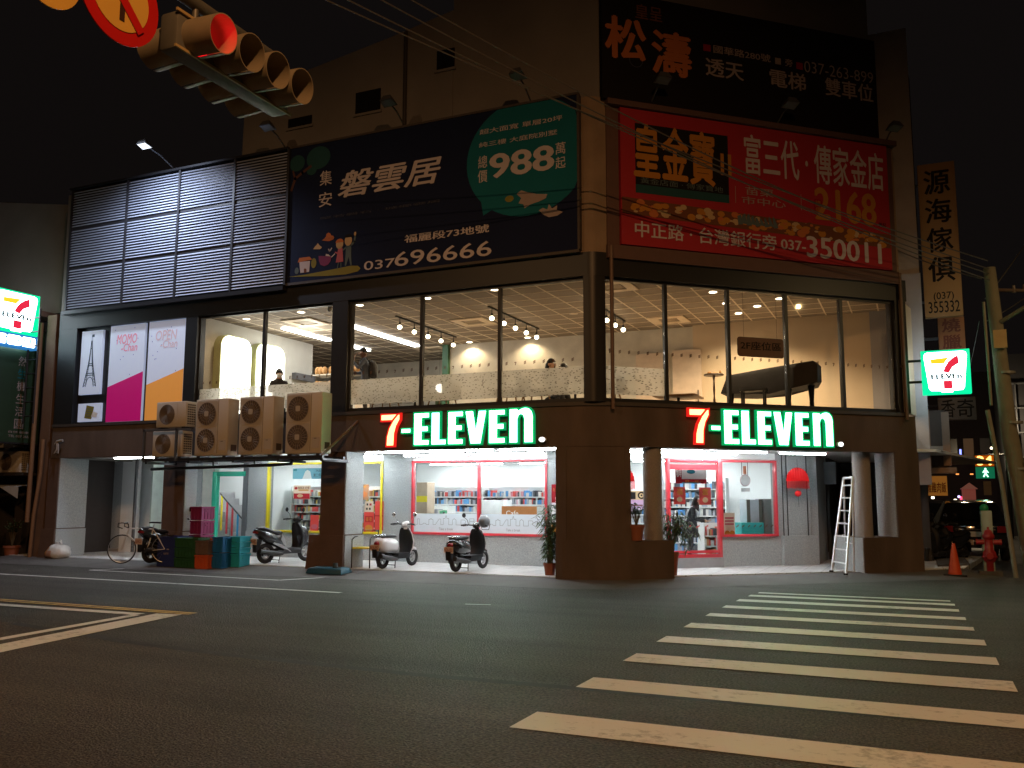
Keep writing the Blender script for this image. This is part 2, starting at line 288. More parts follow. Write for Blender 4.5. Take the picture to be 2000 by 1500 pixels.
for s_, y_ in (((1.394, 1.395)[0], .24), ((6.642, 1.382)[0], .42)):
    c_ = rp(s_, y_); MB().lathe([(.19, .84), (.19, 2.70)], (c_[0], c_[1], 0), 28).build('round_column', M('column_pebble', (.26, .235, .215), .85, 0, .35, 60, .4, 110), S, 40)
q = MB().box(7.2, 7.84, -.01, .62, .84, 2.70); q.v = [RF.m @ v for v in q.v]; q.build('arcade_pillar', brown, S)
q = MB().box(7.185, 7.198, .02, .62, .845, 2.69); q.v = [RF.m @ v for v in q.v]; q.build('pillar_lit_facing', granite, S)
# arcade ceiling, floor slabs, roof
arc_plan = [(-20.9, 17.05), (-6.4, 17.05), rp(.9, .28), rp(8.6, .28), (2.2, 31), (-20.9, 31)]
MB().prism(arc_plan, 'z', 2.74, 2.80).build('arcade_ceiling', white_paint, S)
up_plan = [(-20.6, 17.1), (-6.0, 17.1), rp(.2, .3), rp(7.5, .3), (-.35, 26), (-20.6, 26)]
MB().prism(up_plan, 'z', 3.50, 3.60).build('upper_floor', M('upper_floor_tiles', (.42, .36, .30), .4), S)
MB().prism(up_plan, 'z', 6.62, 6.75).build('roof_slab', wallgrey, S)
# black window front of the upper floor
strip(MB(), -20.95, 7.75, 0, .32, 6.13, 6.62, .12).build('window_header', blackm, S)
strip(MB(), -5.99, .29, -.005, .28, 3.575, 6.13, .1).build('window_column', blackm, S)
for a, b in ((-20.95, -20.28), (-16.48, -16.11), (-12.08, -11.66)): MB().box(a, b, 16.805, 17.1, 3.575, 6.13).build('window_column', blackm, S)
bc = MB().box(7.42, 7.72, 0.005, .3, 3.575, 6.13); bc.v = [RF.m @ v for v in bc.v]; bc.build('window_column', blackm, S)
pane_m = GLASS('window_glass'); shop_glass = GLASS('shop_glass', (.97, .985, .98), .7)
def frosted():
    m = bpy.data.materials.new('frosted_leaf_film'); m.use_nodes = True; nt = m.node_tree; nt.nodes.clear(); o = nt.nodes.new('ShaderNodeOutputMaterial'); tc = nt.nodes.new('ShaderNodeTexCoord')
    t = nt.nodes.new('ShaderNodeBsdfTransparent'); tr = nt.nodes.new('ShaderNodeBsdfTranslucent'); tr.inputs[0].default_value = (.72, .72, .70, 1); d = nt.nodes.new('ShaderNodeBsdfDiffuse'); d.inputs[0].default_value = (.5, .5, .48, 1)
    a = nt.nodes.new('ShaderNodeMixShader'); a.inputs[0].default_value = .2; nt.links.new(tr.outputs[0], a.inputs[1]); nt.links.new(d.outputs[0], a.inputs[2])
    x = nt.nodes.new('ShaderNodeMixShader'); nt.links.new(t.outputs[0], x.inputs[1]); nt.links.new(a.outputs[0], x.inputs[2]); x.inputs[0].default_value = .54
    v = nt.nodes.new('ShaderNodeTexVoronoi'); v.inputs['Scale'].default_value = 15; mp = nt.nodes.new('ShaderNodeMapping'); mp.inputs['Scale'].default_value = (1, .01, 1.9); mp.inputs['Rotation'].default_value = (0, .8, 0); nt.links.new(tc.outputs['Object'], mp.inputs[0]); nt.links.new(mp.outputs[0], v.inputs[0])
    r = nt.nodes.new('ShaderNodeMapRange'); r.inputs[1].default_value = .26; r.inputs[2].default_value = .32; r.inputs[3].default_value = .6; r.inputs[4].default_value = 0; nt.links.new(v.outputs[0], r.inputs[0]); d2 = nt.nodes.new('ShaderNodeBsdfDiffuse'); d2.inputs[0].default_value = (.05, .04, .03, 1); y = nt.nodes.new('ShaderNodeMixShader'); nt.links.new(r.outputs[0], y.inputs[0]); nt.links.new(x.outputs[0], y.inputs[1]); nt.links.new(d2.outputs[0], y.inputs[2]); nt.links.new(y.outputs[0], o.inputs[0]); return m
FILM = frosted(); DEC = M('decal_brown', (.10, .045, .02), .6); STEEL = M('dark_steel', (.05, .05, .055), .4, .6)
def up_window(fr, x0, x1, name, film=True, row=(4.42, 4.42), skip=1):
    w = MB(); t = .035; ya, yb = .1, .2
    w.box(x0, x0+t, ya, yb, 3.575, 6.13).box(x1-t, x1, ya, yb, 3.575, 6.13).box(x0+t, x1-t, ya, yb, 3.575, 3.66).box(x0+t, x1-t, ya, yb, 6.08, 6.13)
    off = Vector((0, 16.8, 0)) if fr is W else Vector((0, 0, 0)); cv = lambda mb: [setattr(v, 'xyz', fr.m @ (v+off)) for v in mb.v]
    cv(w); w = w.build('upper_window', blackm, S)
    p = MB().box(x0+t, x1-t, .145, .151, 3.66, 6.08); cv(p); p.build('pane', pane_m, w)
    if film:
        p = MB().box(x0+t, x1-t, .155, .157, 3.745, 4.31 if film is True else film); cv(p); p.build('frosted_film', FILM, w)
    d = MB(); n = int((x1-x0-.1)/.21)
    for i in range(n):
        u = x0+.12+i*.21; z = row[0]+(row[1]-row[0])*i/max(1, n)
        if (i+skip) % 10 == 0: d.add([(u, .14, z+.06), (u+.05, .14, z+.06), (u+.05, .14, z+.045), (u+.03, .14, z-.01), (u+.015, .14, z-.01), (u+.03, .14, z+.045), (u, .14, z+.045)], [(0, 1, 2, 5, 6), (2, 3, 4, 5)])
        else:
            for j in range(3): d.quad((u+.01, .14, z-.005+j*.022), (u+.06, .14, z+.018+j*.022), (u+.06, .14, z+.034+j*.022), (u+.01, .14, z+.011+j*.022))
    cv(d); d.build('decal_pattern', DEC, w)

b1 = [-16.11, (-14.115, 5.680)[0], -12.08]; b2 = [-11.66, (-9.787, 5.124)[0], (-7.901, 4.989)[0], -5.99]; b3 = [.29, (1.695, 4.938)[0], (3.174, 5.024)[0], (4.612, 5.107)[0], (6.039, 5.190)[0], 7.42]
for i in range(2): up_window(W, b1[i], b1[i+1], 'w', True, skip=3+i)
for i in range(3): up_window(W, b2[i], b2[i+1], 'w', True, skip=5+2*i)
for i in range(5): up_window(RF, b3[i], b3[i+1], 'w', 4.315 if i == 0 else False, (4.58, 4.58), skip=2+i)
# solid top storey behind the hoardings
strip(MB(), -20.85, 7.6, -.02, .3, 6.62, 9.93, .1).build('top_storey_wall', M('top_storey_stucco', (.26, .19, .13), .9, 0, .3, 2, .3, 40), S)
MB().prism([(-20.85, 17.12), (-5.9, 17.12), rp(7.6, .3), (-.2, 26), (-20.85, 26)], 'z', 9.80, 9.92).build('flat_roof', wallgrey, S)
MB().box(-20.95, -20.75, 16.82, 26, 2.69, 9.9).build('gable_wall', wallgrey, S)
MB().box(-20.7, -13.38, 16.62, 16.77, 6.5, 6.60).box(-20.7, -13.38, 16.62, 16.77, 9.95, 10.0).build('louvre_rail', STEEL, S)
lv = MB(); lx = [-20.62, (-18.591, 9.732)[0], (-16.795, 9.884)[0], (-15.014, 9.881)[0], -13.38]
for i in range(4):
    for j in range(45):
        z = 6.66+j*.0725
        if j in (15, 30): continue
        a, b = lx[i]+.05, lx[i+1]-.03
        lv.add([(a, 16.66, z), (b, 16.66, z), (b, 16.70, z+.042), (a, 16.70, z+.042), (a, 16.672, z-.004), (b, 16.672, z-.004), (b, 16.712, z+.038), (a, 16.712, z+.038)], [(0, 1, 2, 3), (7, 6, 5, 4), (0, 4, 5, 1), (2, 6, 7, 3)])
MB().box(-20.6, -13.4, 16.77, 16.79, 6.62, 9.95).build('louvre_backing', blackm, S)
lv.build('louvre_slats', M('louvre_aluminium', (.46, .50, .60), .5, .1, .1, 2), S)
lm = MB()
for x in lx: lm.box(x-.02, x+.04, 16.65, 16.76, 6.62, 9.95)
for z in (6.66+15*.0725, 6.66+30*.0725): lm.box(-20.62, -13.38, 16.70, 16.76, z-.01, z+.06)
lm.build('louvre_mullion', M('louvre_dark', (.03, .03, .035), .5), S)
# ---------------------------------------------------------------- ground floor shop front (left), y = 19.4
YS = 19.4
def wl(x0, x1, z0, z1, name='shop_wall', m=None, y0=YS, y1=YS+.2): return MB().box(x0, x1, y0, y1, z0, z1).build(name, m or granite, S)
def wr(x0, x1, z0, z1, name='shop_wall', m=None, y0=2.15, y1=2.35):
    b = MB().box(x0, x1, y0, y1, z0, z1); b.v = [RF.m @ v for v in b.v]; return b.build(name, m or granite, S)
cream = M('cream_panel', (.62, .64, .58), .7); green = M('green_frame', (.02, .48, .30), .4, 0, .08); yellow = M('yellow_frame', (.75, .62, .02), .4, 0, .08); redm = M('red_frame', (.55, .035, .05), .35, 0, .1, 4, coat=.3)
xg = [-23.041, 1.227, -21.111, 1.243, -20.631, 1.247, -19.443, 1.257, -18.632, 1.264, -18.151, 1.268, -17.732, 1.271, -16.649, 1.280, -16.509, 1.281, -15.857, 1.287, -12.252, 1.317, -11.411, 1.324, -7.815, 1.353, -7.664, 1.355][0::2]
zb_y = (-12.660, 0.766)[1]; zt_y = (-12.707, 2.534)[1]; zb_r = (-9.514, 0.787)[1]; zt_r = (-9.527, 2.527)[1]; zf_r = (-9.518, 1.291)[1]
wl(-20.9, xg[0], FZ, 2.74); wl(xg[1], xg[2], FZ, 2.74, m=white_paint, y0=YS-.05); wl(xg[2]-.6, xg[4]+.3, FZ, 2.74, m=white_paint, y0=YS+.5, y1=YS+.6)
wl(xg[4]-.1, xg[5], FZ, 2.74); wl(xg[5], xg[6], FZ, 2.74, m=cream, y0=YS+.02); wl(xg[8], xg[9], FZ, 2.74, y0=YS-.03); wl(xg[10], xg[11], FZ, 2.74, y0=YS-.03); wl(xg[12], -6.2, FZ, 2.74, y0=YS-.03)
wl(xg[9], xg[10], FZ, zb_y, y0=YS-.02); wl(xg[11], xg[12], FZ, zb_r, y0=YS-.02); wl(xg[9], xg[10], zt_y+.05, 2.74, m=white_paint); wl(xg[11], xg[12], zt_r+.05, 2.74, m=white_paint); wl(xg[6], xg[8], (-17.168, 2.441)[1], 2.74, m=white_paint)
wl(xg[8], xg[9], FZ, .78, y0=YS-.06, y1=YS-.031, name='skirting_panel')
# roller shutter, half lowered
sh = MB(); zsh = (-22.067, 0.923)[1]
for k in range(20):
    z = zsh+k*(2.74-zsh)/20; h = (2.74-zsh)/20; sh.prism([(YS+.30, z), (YS+.24, z+h*.25), (YS+.24, z+h*.7), (YS+.30, z+h)], 'x', xg[0], xg[1])
sh.build('roller_shutter', M('shutter_grey', (.24, .27, .28), .4, .5, .15, 3), S)
wl(xg[0], xg[1], .2, zsh, 'shutter_opening', M('dark_interior', (.03, .022, .016), .8), YS+.7, YS+.75); wl(xg[0], xg[1], FZ, .2, 'door_sill', M('sill_stone', (.30, .27, .24), .7), YS-.1, YS+.75)
for u in (.3, .62, .9): wl(xg[0]+(xg[1]-xg[0])*u-.03, xg[0]+(xg[1]-xg[0])*u+.03, .2, zsh, 'shutter_post', M('post_brown', (.11, .08, .06), .7), YS+.5, YS+.55)
MB().tube([(xg[2]+.03, YS-.02, FZ), (xg[2]+.03, YS-.02, 2.74)], .045).build('drain_pipe', M('pipe_grey', (.08, .08, .085), .5), S, 40)
def win(fr, y, x0, x1, z0, z1, m, mull=(), t=.055, film=None, name='shop_window'):
    off = Vector((0, y, 0)); cv = lambda mb: [setattr(v, 'xyz', fr.m @ (v+off)) for v in mb.v]
    w = MB().box(x0, x0+t, -.06, .05, z0, z1).box(x1-t, x1, -.06, .05, z0, z1).box(x0+t, x1-t, -.06, .05, z0, z0+t).box(x0+t, x1-t, -.06, .05, z1-t, z1)
    for u in mull: w.box(u-t*.6, u+t*.6, -.055, .045, z0+t, z1-t)
    cv(w); w = w.build(name, m, S, bevel=.004)
    p = MB().box(x0+t, x1-t, 0, .006, z0+t, z1-t); cv(p); p.build('pane', shop_glass, w)
    return w, cv
win(W, YS, xg[9], xg[10], zb_y, zt_y+.05, yellow)
wred, cvr = win(W, YS, xg[11], xg[12], zb_r, zt_r+.05, redm, ((-9.572, 1.339)[0],))
ff = MB().box(xg[11]+.06, xg[12]-.06, -.012, -.008, zb_r+.06, zf_r); cvr(ff)
ff.build('frosted_strip', M('frosted_blue_white', (.60, .70, .78), .5, 0, .05), wred)
sk = MB()                                                     # line drawing of a skyline and its slogan, printed twice
def line2(pts, w=.008):
    for a, b in zip(pts, pts[1:]):
        d = Vector((b[0]-a[0], b[1]-a[1])); 
        if d.length < 1e-4: continue
        d = d.normalized()*w/2; n = Vector((-d.y, d.x)); sk.add([(a[0]-n.x-d.x, -.015, a[1]-n.y-d.y), (b[0]-n.x+d.x, -.015, b[1]-n.y+d.y), (b[0]+n.x+d.x, -.015, b[1]+n.y+d.y), (a[0]+n.x-d.x, -.015, a[1]+n.y-d.y)], [(0, 1, 2, 3)])
xm = (-9.572, 1.339)[0]
for a, b in ((xg[11]+.1, xm-.08), (xm+.08, xg[12]-.1)):
    zz = zb_r+.24; wd_ = b-a; P = [(0, 0), (.04, 0), (.04, .18), (.07, .18), (.07, 0), (.12, 0), (.14, .04), (.17, .04), (.19, 0), (.23, 0), (.23, .16), (.25, .16), (.265, .2), (.28, .16), (.30, .16), (.30, 0), (.34, 0), (.40, .18), (.43, .18), (.43, 0), (.47, 0), (.47, .2), (.5, .2), (.515, .3), (.53, .2), (.56, .2), (.56, 0), (.62, 0), (.62, .15), (.65, .2), (.68, .15), (.68, 0), (.76, 0), (.76, .16), (.82, .16), (.84, .1), (.82, .05), (.86, 0), (.9, 0), (.9, .2), (.97, .2), (.97, .12), (.9, .12), (.97, .12), (.97, 0), (1, 0)]
    line2([(a+p[0]*wd_, zz+p[1]*.75) for p in P])
    sk.text('Take a break', a+wd_*.40, zb_r+.11, a+wd_*.63, zb_r+.17, -.015)
cvr(sk); sk.build('printed_skyline', M('print_grey', (.16, .19, .21), .6), wred)
# stair entrance: green frame, treads, coloured balusters
zg = (-17.165, 2.371)[1]
gd = MB().box(xg[6], xg[6]+.16, YS-.06, YS+.06, FZ, zg).box(xg[6]+.16, xg[8]-.08, YS-.06, YS+.06, zg-.13, zg).build('stair_door_frame', green, S, bevel=.004)
wl(xg[7]-.02, xg[8], FZ, 2.74, 'door_post', M('post_grey', (.10, .11, .12), .5), YS-.05, YS+.1)
wl(xg[6]-2.4, xg[9]-1.2, FZ, 2.7, 'stair_back_wall', white_paint, YS+2.2, YS+2.3); wl(xg[6]-2.4, xg[6]-2.35, FZ, 2.7, 'stair_side_wall', M('stair_mint', (.62, .72, .66), .7), YS+.1, YS+2.2)
st = MB(); xst = xg[8]-.95
for k in range(9): st.box(xst-.17*(k+1), xst-.17*k, YS+1.15, YS+2.1, FZ, FZ+.19*(k+1)) if k < 4 else st.box(xst-.17*(k+1), xst-.17*k, YS+1.15, YS+2.1, FZ+.19*k-.1, FZ+.19*(k+1))
st.build('staircase', M('stair_terrazzo', (.36, .36, .37), .6), S)
for k, (c, nm) in enumerate(((yellow, 0), (redm, 0), (redm, 0), (M('rail_blue', (.02, .25, .5), .4), 0))):
    x = xst-.78+k*.2; MB().box(x-.02, x+.02, YS+.9, YS+.94, FZ+.62-.1*k, 1.72-.17*k).build('baluster', c, S)
MB().tube([(xst-.85, YS+.92, 1.78), (xst, YS+.92, 1.05)], .022).build('handrail', STEEL, S)
# ---------------------------------------------------------------- ground floor shop front (right)
d0, d1 = (2.674, 1.365)[0], (4.055, 1.362)[0]; w1_ = (5.593, 1.359)[0]; sE = (6.532, 1.358)[0]
zdt = (3.355, 2.566)[1]; zdb = (3.299, 0.340)[1]; zwb = (4.782, 0.795)[1]
wr(1.42, d0-.02, FZ, .55); wr(d0, d1, FZ, zdb, 'door_step', M('step_grey', (.3, .3, .31), .7), 2.0, 2.35); wr(d1+.01, w1_, FZ, zwb); wr(w1_, sE, FZ, 2.74); wr(w1_+.1, sE+.12, FZ, zwb+.01, 'plinth', y0=2.05, y1=2.149); wr(1.42, w1_, zdt+.02, 2.74, m=white_paint)
win(RF, 2.15, 1.45, d0-.05, .56, zdt, M('alu_frame', (.45, .47, .48), .4, .5), ())
wdoor, cvd = win(RF, 2.10, d0, d1, zdb, zdt, redm, (), t=.075, name='door')
hd = MB().box(d0+.08, d1-.08, -.03, .03, zdt-.24, zdt-.12); cvd(hd); hd.build('door_rail', redm, wdoor); hd = MB().box(d0+.08, d1-.08, -.03, .03, zdb+.1, zdb+.16); cvd(hd); hd.build('door_rail', redm, wdoor)
hd = MB()
for k in range(4): u = d0+.3+k*.22; [hd.quad((u, -.01, 1.0+j*.02), (u+.09, -.01, 1.04+j*.02), (u+.09, -.01, 1.055+j*.02), (u, -.01, 1.015+j*.02)) for j in range(2)]
cvd(hd); hd.build('decal_pattern', M('decal_red', (.5, .05, .03), .5), wdoor)
win(RF, 2.15, d1+.02, w1_, zwb, zdt, redm)
hd = MB()
for k in range(7): u = d1+.42+k*.155; [hd.quad((u, 2.13, 1.0+j*.02), (u+.07, 2.13, 1.04+j*.02), (u+.07, 2.13, 1.055+j*.02), (u, 2.13, 1.015+j*.02)) for j in range(2)]
hd.v = [RF.m @ v for v in hd.v]; hd.build('decal_pattern', DEC, S)
pc = rp(sE, 2.35); MB().prism([pc, (pc[0]+.28, pc[1]+.1), (pc[0]+.30, 25.0), (pc[0]+.1, 25.0)], 'z', FZ, 2.74).build('side_wall', granite, S)
for u in (w1_+.16, w1_+.28, sE-.1): MB().tube([(*rp(u, 2.12), .75), (*rp(u, 2.12), 2.74)], .012).build('conduit', blackm, S)
# interior shell of the shop
shop_white = M('shop_white', (.80, .82, .82), .6, 0, .04)
MB().prism([(xg[9]-.1, YS+.22), (-6.4, YS+.22), rp(1.7, 2.4), rp(sE, 2.4), (-2.55, 25.2), (xg[9]-.1, 25.2)], 'z', FZ+.004, FZ+.01).build('shop_floor', M('shop_floor_tile', (.66, .66, .64), .25), S)
MB().box(-21, -2.5, 25.2, 25.3, FZ, 2.74).box(-15.95, -15.85, YS+.2, 25.2, FZ, 2.74).build('shop_back_wall', shop_white, S)
tube_m = EM('fluorescent_tube', (.90, .97, 1.0), 54); panel_m = EM('ceiling_panel', (.93, .98, 1.0), 50)
def shop_light(x, y, l=2.4, ax='x', z=2.70):
    t = T('shop_ceiling_light', 'long white light strip on the shop ceiling behind the glass', 'ceiling light', (x, y, z), group='light strips on the shop ceiling')
    h = .07; b = MB().box(x-l/2, x+l/2, y-h, y+h, z-.0, z+.035) if ax == 'x' else MB().box(x-h, x+h, y-l/2, y+l/2, z, z+.035); b.build('housing', white_paint, t)
    b = MB().box(x-l/2, x+l/2, y-h*.8, y+h*.8, z-.02, z-.002) if ax == 'x' else MB().box(x-h*.8, x+h*.8, y-l/2, y+l/2, z-.02, z-.002); b.build('diffuser', panel_m, t)
for x, y in ((-14, 20.6), (-11.2, 20.6), (-8.4, 20.6), (-14, 22.6), (-11.2, 22.6), (-8.4, 22.6), (-5.6, 22.2), (-12.5, 24.4), (-9.5, 24.4), (-6.0, 24.3), (-3.9, 23.4)): shop_light(x, y)
lamp('stair_light', 'POINT', (xst-.5, YS+.6, 2.5), 60, (.95, .98, 1), None, .15)
# arcade tubes under the soffit
def arcade_tube(x, y, l, rz, lab, fr=W):
    t = T('arcade_light', lab, 'ceiling light', (x, y, 2.69), fr, 'fluorescent tubes under the arcade ceiling', local=True, rz=rz)
    MB().box(-l/2, l/2, -.06, .06, .01, .05).build('housing', white_paint, t)
    b = MB().tube([(-l/2+.04, -.03, -.012), (l/2-.04, -.03, -.012)], .016, 8); b.tube([(-l/2+.04, .03, -.012), (l/2-.04, .03, -.012)], .016, 8); b.build('tube', tube_m, t)
for k, (x, lab) in enumerate(((-18.4, 'bright tube light beside the roller shutter left of the condensers'), (-15.3, 'tube light behind the condenser shelf'), (-13.2, 'tube light over the dark sporty scooter'), (-10.6, 'tube light over the white scooter'), (-9.0, 'tube light over the black scooter'), (-7.3, 'tube light over the tall potted plant'))): arcade_tube(x, 17.3 if k in (0, 3, 4, 5) else 18.6, 1.6, 0, lab)
for k, (x, lab) in enumerate(((-13.0, 'added inner tube light near the yellow framed window'), (-10.5, 'added inner tube light near the left half of the red framed window'), (-8.6, 'added inner tube light near the right half of the red framed window'))): arcade_tube(x, 18.9, 1.8, 0, lab)  # second tube row, added to brighten the header and ceiling band
for k, (x, lab) in enumerate(((1.9, 'added inner tube light above the red framed door'), (3.6, 'added inner tube light above the right shop window'))): arcade_tube(x, 1.75, 1.5, 0, lab, RF)  # the same added inner row along the right front
for k, (x, lab) in enumerate(((.6, 'tube light behind the round column'), (2.3, 'tube light over the red framed door'), (3.9, 'tube light over the right shop window'), (5.55, 'last tube light of the arcade above the ladder'))): arcade_tube(x, .85 if k < 3 else 1.0, 1.25, 0, lab, RF)
# ================================================================ hoardings on the top storey
INK = {k: M('ink_'+k, c, .7, 0, .12, 1.5, .35, 1.7, spec=.15) for k, c in dict(navy=(.008, .014, .048), teal=(.008, .13, .17), pale=(.54, .50, .54), grey=(.34, .28, .27), orange=(.50, .16, .05), pink=(.45, .12, .16), purple=(.20, .045, .13), olive=(.22, .20, .04), slate=(.10, .14, .15), dim=(.06, .065, .10), tealdark=(.02, .075, .085), red=(.37, .028, .038), gold=(.46, .20, .03), cyan=(.05, .24, .30), black=(.012, .010, .010), brownish=(.16, .06, .03), cream=(.5, .36, .2), crimson=(.30, .012, .02), bark=(.09, .045, .04), white=(.80, .80, .78)).items()}
def inks(*n): return [INK[k] for k in n]
frame_m = M('hoarding_frame', (.06, .05, .045), .6)
nb = T('billboard', 'dark navy property billboard with a teal speech bubble and family drawing', 'billboard', (-9.7, 16.7, 6.65))
y0 = 16.70; x0, x1 = -13.32, -6.06; z0, z1 = 6.66, 9.95
MB().box(x0, x1, y0, 16.81, z0, z1).build('panel', INK['navy'], nb)
MB().box(x0-.03, x1+.03, y0-.02, 16.81, z0-.06, z0-.001).box(x0-.03, x1+.03, y0-.02, 16.81, z1+.001, z1+.05).box(x1+.001, x1+.05, y0-.02, 16.81, z0, z1).build('frame', frame_m, nb)
A = MB().cut('speech_bubble'); y = y0-.004
# speech bubble: large rounded teal shape cut by the right edge, with a tail below
cxy = ((-7.192, 8.804)[0], (-7.192, 8.804)[1]); rx = cxy[0]-(-8.598, 8.887)[0]; rz_ = 1.30
pts = [(min(p[0], x1-.002), min(p[1], z1-.002)) for p in oval(cxy[0], cxy[1], rx, rz_, 44, -120, 230)]
A.m(0).flat([pp for pp in pts], y); A.flat([((-8.295, 8.242)), ((-8.193, 7.637)), ((-7.759, 7.850)), ((-7.332, 7.971))], y-.001)
A.cut('printed_tree'); A.m(1).flat(oval((-12.524, 9.606)[0], (-12.524, 9.606)[1], .34, .28), y).flat(oval((-13.134, 9.564)[0], (-13.134, 9.564)[1], .22, .2), y).flat(oval((-12.708, 9.322)[0], (-12.708, 9.322)[1], .14, .11), y-.001)
def stroke(pts, w, y): 
    for a, b in zip(pts, pts[1:]):
        d = Vector((b[0]-a[0], b[1]-a[1])).normalized(); n = Vector((-d.y, d.x))*w/2; d = d*w*.4; A.flat([(a[0]-n.x-d.x, a[1]-n.y-d.y), (b[0]-n.x+d.x, b[1]-n.y+d.y), (b[0]+n.x+d.x, b[1]+n.y+d.y), (a[0]+n.x-d.x, a[1]+n.y-d.y)], y)
A.m(2); stroke([(-13.276, 8.924), (-13.179, 9.189), (-12.974, 9.311), (-12.741, 9.428)], .07, y-.002); stroke([(-13.179, 9.189), (-13.246, 9.378)], .05, y-.002)
A.cut('printed_meadow'); A.m(3).flat([(-13.306, 6.811), (-12.819, 6.817), (-12.100, 6.860), (-11.538, 6.898), (-11.344, 6.877), (-11.273, 6.810), (-11.340, 6.746), (-11.672, 6.708), (-12.238, 6.728), (-12.817, 6.774)], y)
A.cut('printed_house'); A.m(4).flat([(-12.978, 7.135), (-12.670, 7.133), (-12.690, 6.871), (-12.938, 6.872)], y-.001); A.m(5).flat([(-13.022, 7.128), (-12.982, 7.234), (-12.689, 7.233), (-12.613, 7.158)], y-.002); A.m(7).flat([(-12.835, 6.862), (-12.839, 6.948), (-12.810, 6.970), (-12.765, 6.941), (-12.762, 6.867)], y-.002)
A.cut('printed_bush'); A.m(3).flat(oval((-12.566, 7.067)[0], (-12.566, 7.067)[1], .075, .12), y-.001); A.m(8).flat(oval((-13.044, 6.932)[0], (-13.044, 6.932)[1], .06, .08), y-.001)
A.cut('printed_cloud'); A.m(5).flat([(-12.354, 7.582), (-12.283, 7.623), (-12.241, 7.667), (-12.229, 7.727), (-12.172, 7.751), (-12.114, 7.713), (-12.098, 7.675), (-12.041, 7.656), (-12.011, 7.615), (-12.038, 7.570), (-12.151, 7.546)], y); A.m(6).flat([(-12.593, 7.401), (-12.537, 7.468), (-12.495, 7.501), (-12.467, 7.534), (-12.422, 7.480), (-12.363, 7.436), (-12.347, 7.410), (-12.404, 7.380)], y)
A.cut('printed_pram'); A.m(9).flat([(-12.435, 7.224), (-12.075, 7.178), (-12.092, 7.065), (-12.161, 6.987), (-12.274, 6.963), (-12.377, 7.010), (-12.423, 7.113)], y-.001); A.m(4).flat([(-12.240, 7.203), (-12.227, 7.250), (-12.155, 7.230), (-12.096, 7.175)], y-.002); stroke([(-12.067, 7.159), (-11.984, 7.223)], .025, y-.002); A.m(4); stroke([(-12.159, 7.352), (-12.129, 7.300), (-12.074, 7.367)], .03, y)
A.cut('printed_woman'); A.m(10).flat([(-11.889, 7.358), (-11.776, 7.345), (-11.745, 7.016), (-11.949, 7.013)], y-.001); A.m(11).flat(oval((-11.856, 7.439)[0], (-11.856, 7.439)[1], .1, .115), y-.002); A.m(5).flat(oval((-11.858, 7.476)[0], (-11.858, 7.476)[1], .11, .09, 12, 0, 180), y-.003); A.m(10); stroke([(-11.899, 7.226), (-11.971, 7.258)], .03, y-.002)
A.cut('printed_man'); A.m(8).flat([(-11.679, 7.394), (-11.539, 7.390), (-11.530, 7.089), (-11.511, 6.907), (-11.546, 6.910), (-11.600, 7.108), (-11.664, 6.911), (-11.699, 6.914), (-11.686, 7.166)], y-.001); stroke([(-11.539, 7.378), (-11.457, 7.453), (-11.434, 7.595)], .045, y-.001); stroke([(-11.678, 7.346), (-11.746, 7.293)], .04, y-.001); A.m(11).flat(oval((-11.619, 7.496)[0], (-11.619, 7.496)[1], .1, .125), y-.002); A.m(12).flat(oval((-11.621, 7.569)[0], (-11.621, 7.569)[1], .11, .08, 12, 0, 180), y-.003); A.m(6).flat(oval((-11.439, 7.632)[0], (-11.439, 7.632)[1], .03, .05), y-.002)
A.m(8); stroke([(-11.878, 7.006), (-11.902, 6.863)], .02, y-.001); stroke([(-11.807, 6.998), (-11.803, 6.865)], .02, y-.001)
A.cut('printed_dove'); A.m(13).flat([(-7.417, 8.006), (-7.309, 8.071), (-7.191, 8.019), (-6.958, 7.942), (-6.719, 7.908), (-6.751, 7.825), (-6.912, 7.772), (-7.098, 7.739), (-7.229, 7.668), (-7.261, 7.761), (-7.370, 7.798), (-7.308, 7.901)], y-.004)
A.flat([(-6.913, 7.582), (-6.820, 7.627), (-6.720, 7.578), (-6.683, 7.692), (-6.615, 7.586), (-6.501, 7.637), (-6.510, 7.542), (-6.375, 7.481), (-6.502, 7.419), (-6.684, 7.407), (-6.812, 7.481), (-6.867, 7.545)], y-.004)
A.m(3).flat(oval((-7.583, 7.925)[0], (-7.583, 7.925)[1], .1, .07), y-.003)
A.build_cuts(inks('teal', 'tealdark', 'bark', 'olive', 'pale', 'orange', 'cream', 'brownish', 'slate', 'purple', 'pink', 'cream', 'black', 'grey'), nb)
L_ = MB(); yt = y0-.009
L_.m(0).cut('lettering').text('集', -12.458, 8.903, -12.122, 9.258, yt, .01).cut('lettering').text('安', -12.469, 8.387, -12.105, 8.734, yt, .01)
L_.cut('lettering').text('磐雲居', -11.927, 8.536, -9.235, 9.150, yt, .032, .22)
L_.cut('lettering').text('總', -8.319, 8.696, -8.104, 8.971, yt, .012).cut('lettering').text('價', -8.326, 8.375, -8.102, 8.649, yt, .012).cut('lettering').text('988', -8.028, 8.432, -6.587, 8.953, yt, .045).cut('lettering').text('萬', -6.533, 8.722, -6.313, 8.975, yt, .012).cut('lettering').text('起', -6.534, 8.416, -6.315, 8.665, yt, .012)
L_.cut('lettering').text('超大面寬 單層20坪', -8.290, 9.450, -6.378, 9.565, yt, .012).cut('lettering').text('純三樓 大庭院別墅', -8.303, 9.160, -6.494, 9.272, yt, .01)
L_.cut('lettering').text('福麗段73地號', -10.129, 7.261, -8.056, 7.439, yt, .03).cut('lettering').text('037', -11.175, 6.748, -10.371, 6.951, yt, .008).cut('lettering').text('696666', -10.367, 6.749, -7.996, 7.072, yt, .012)
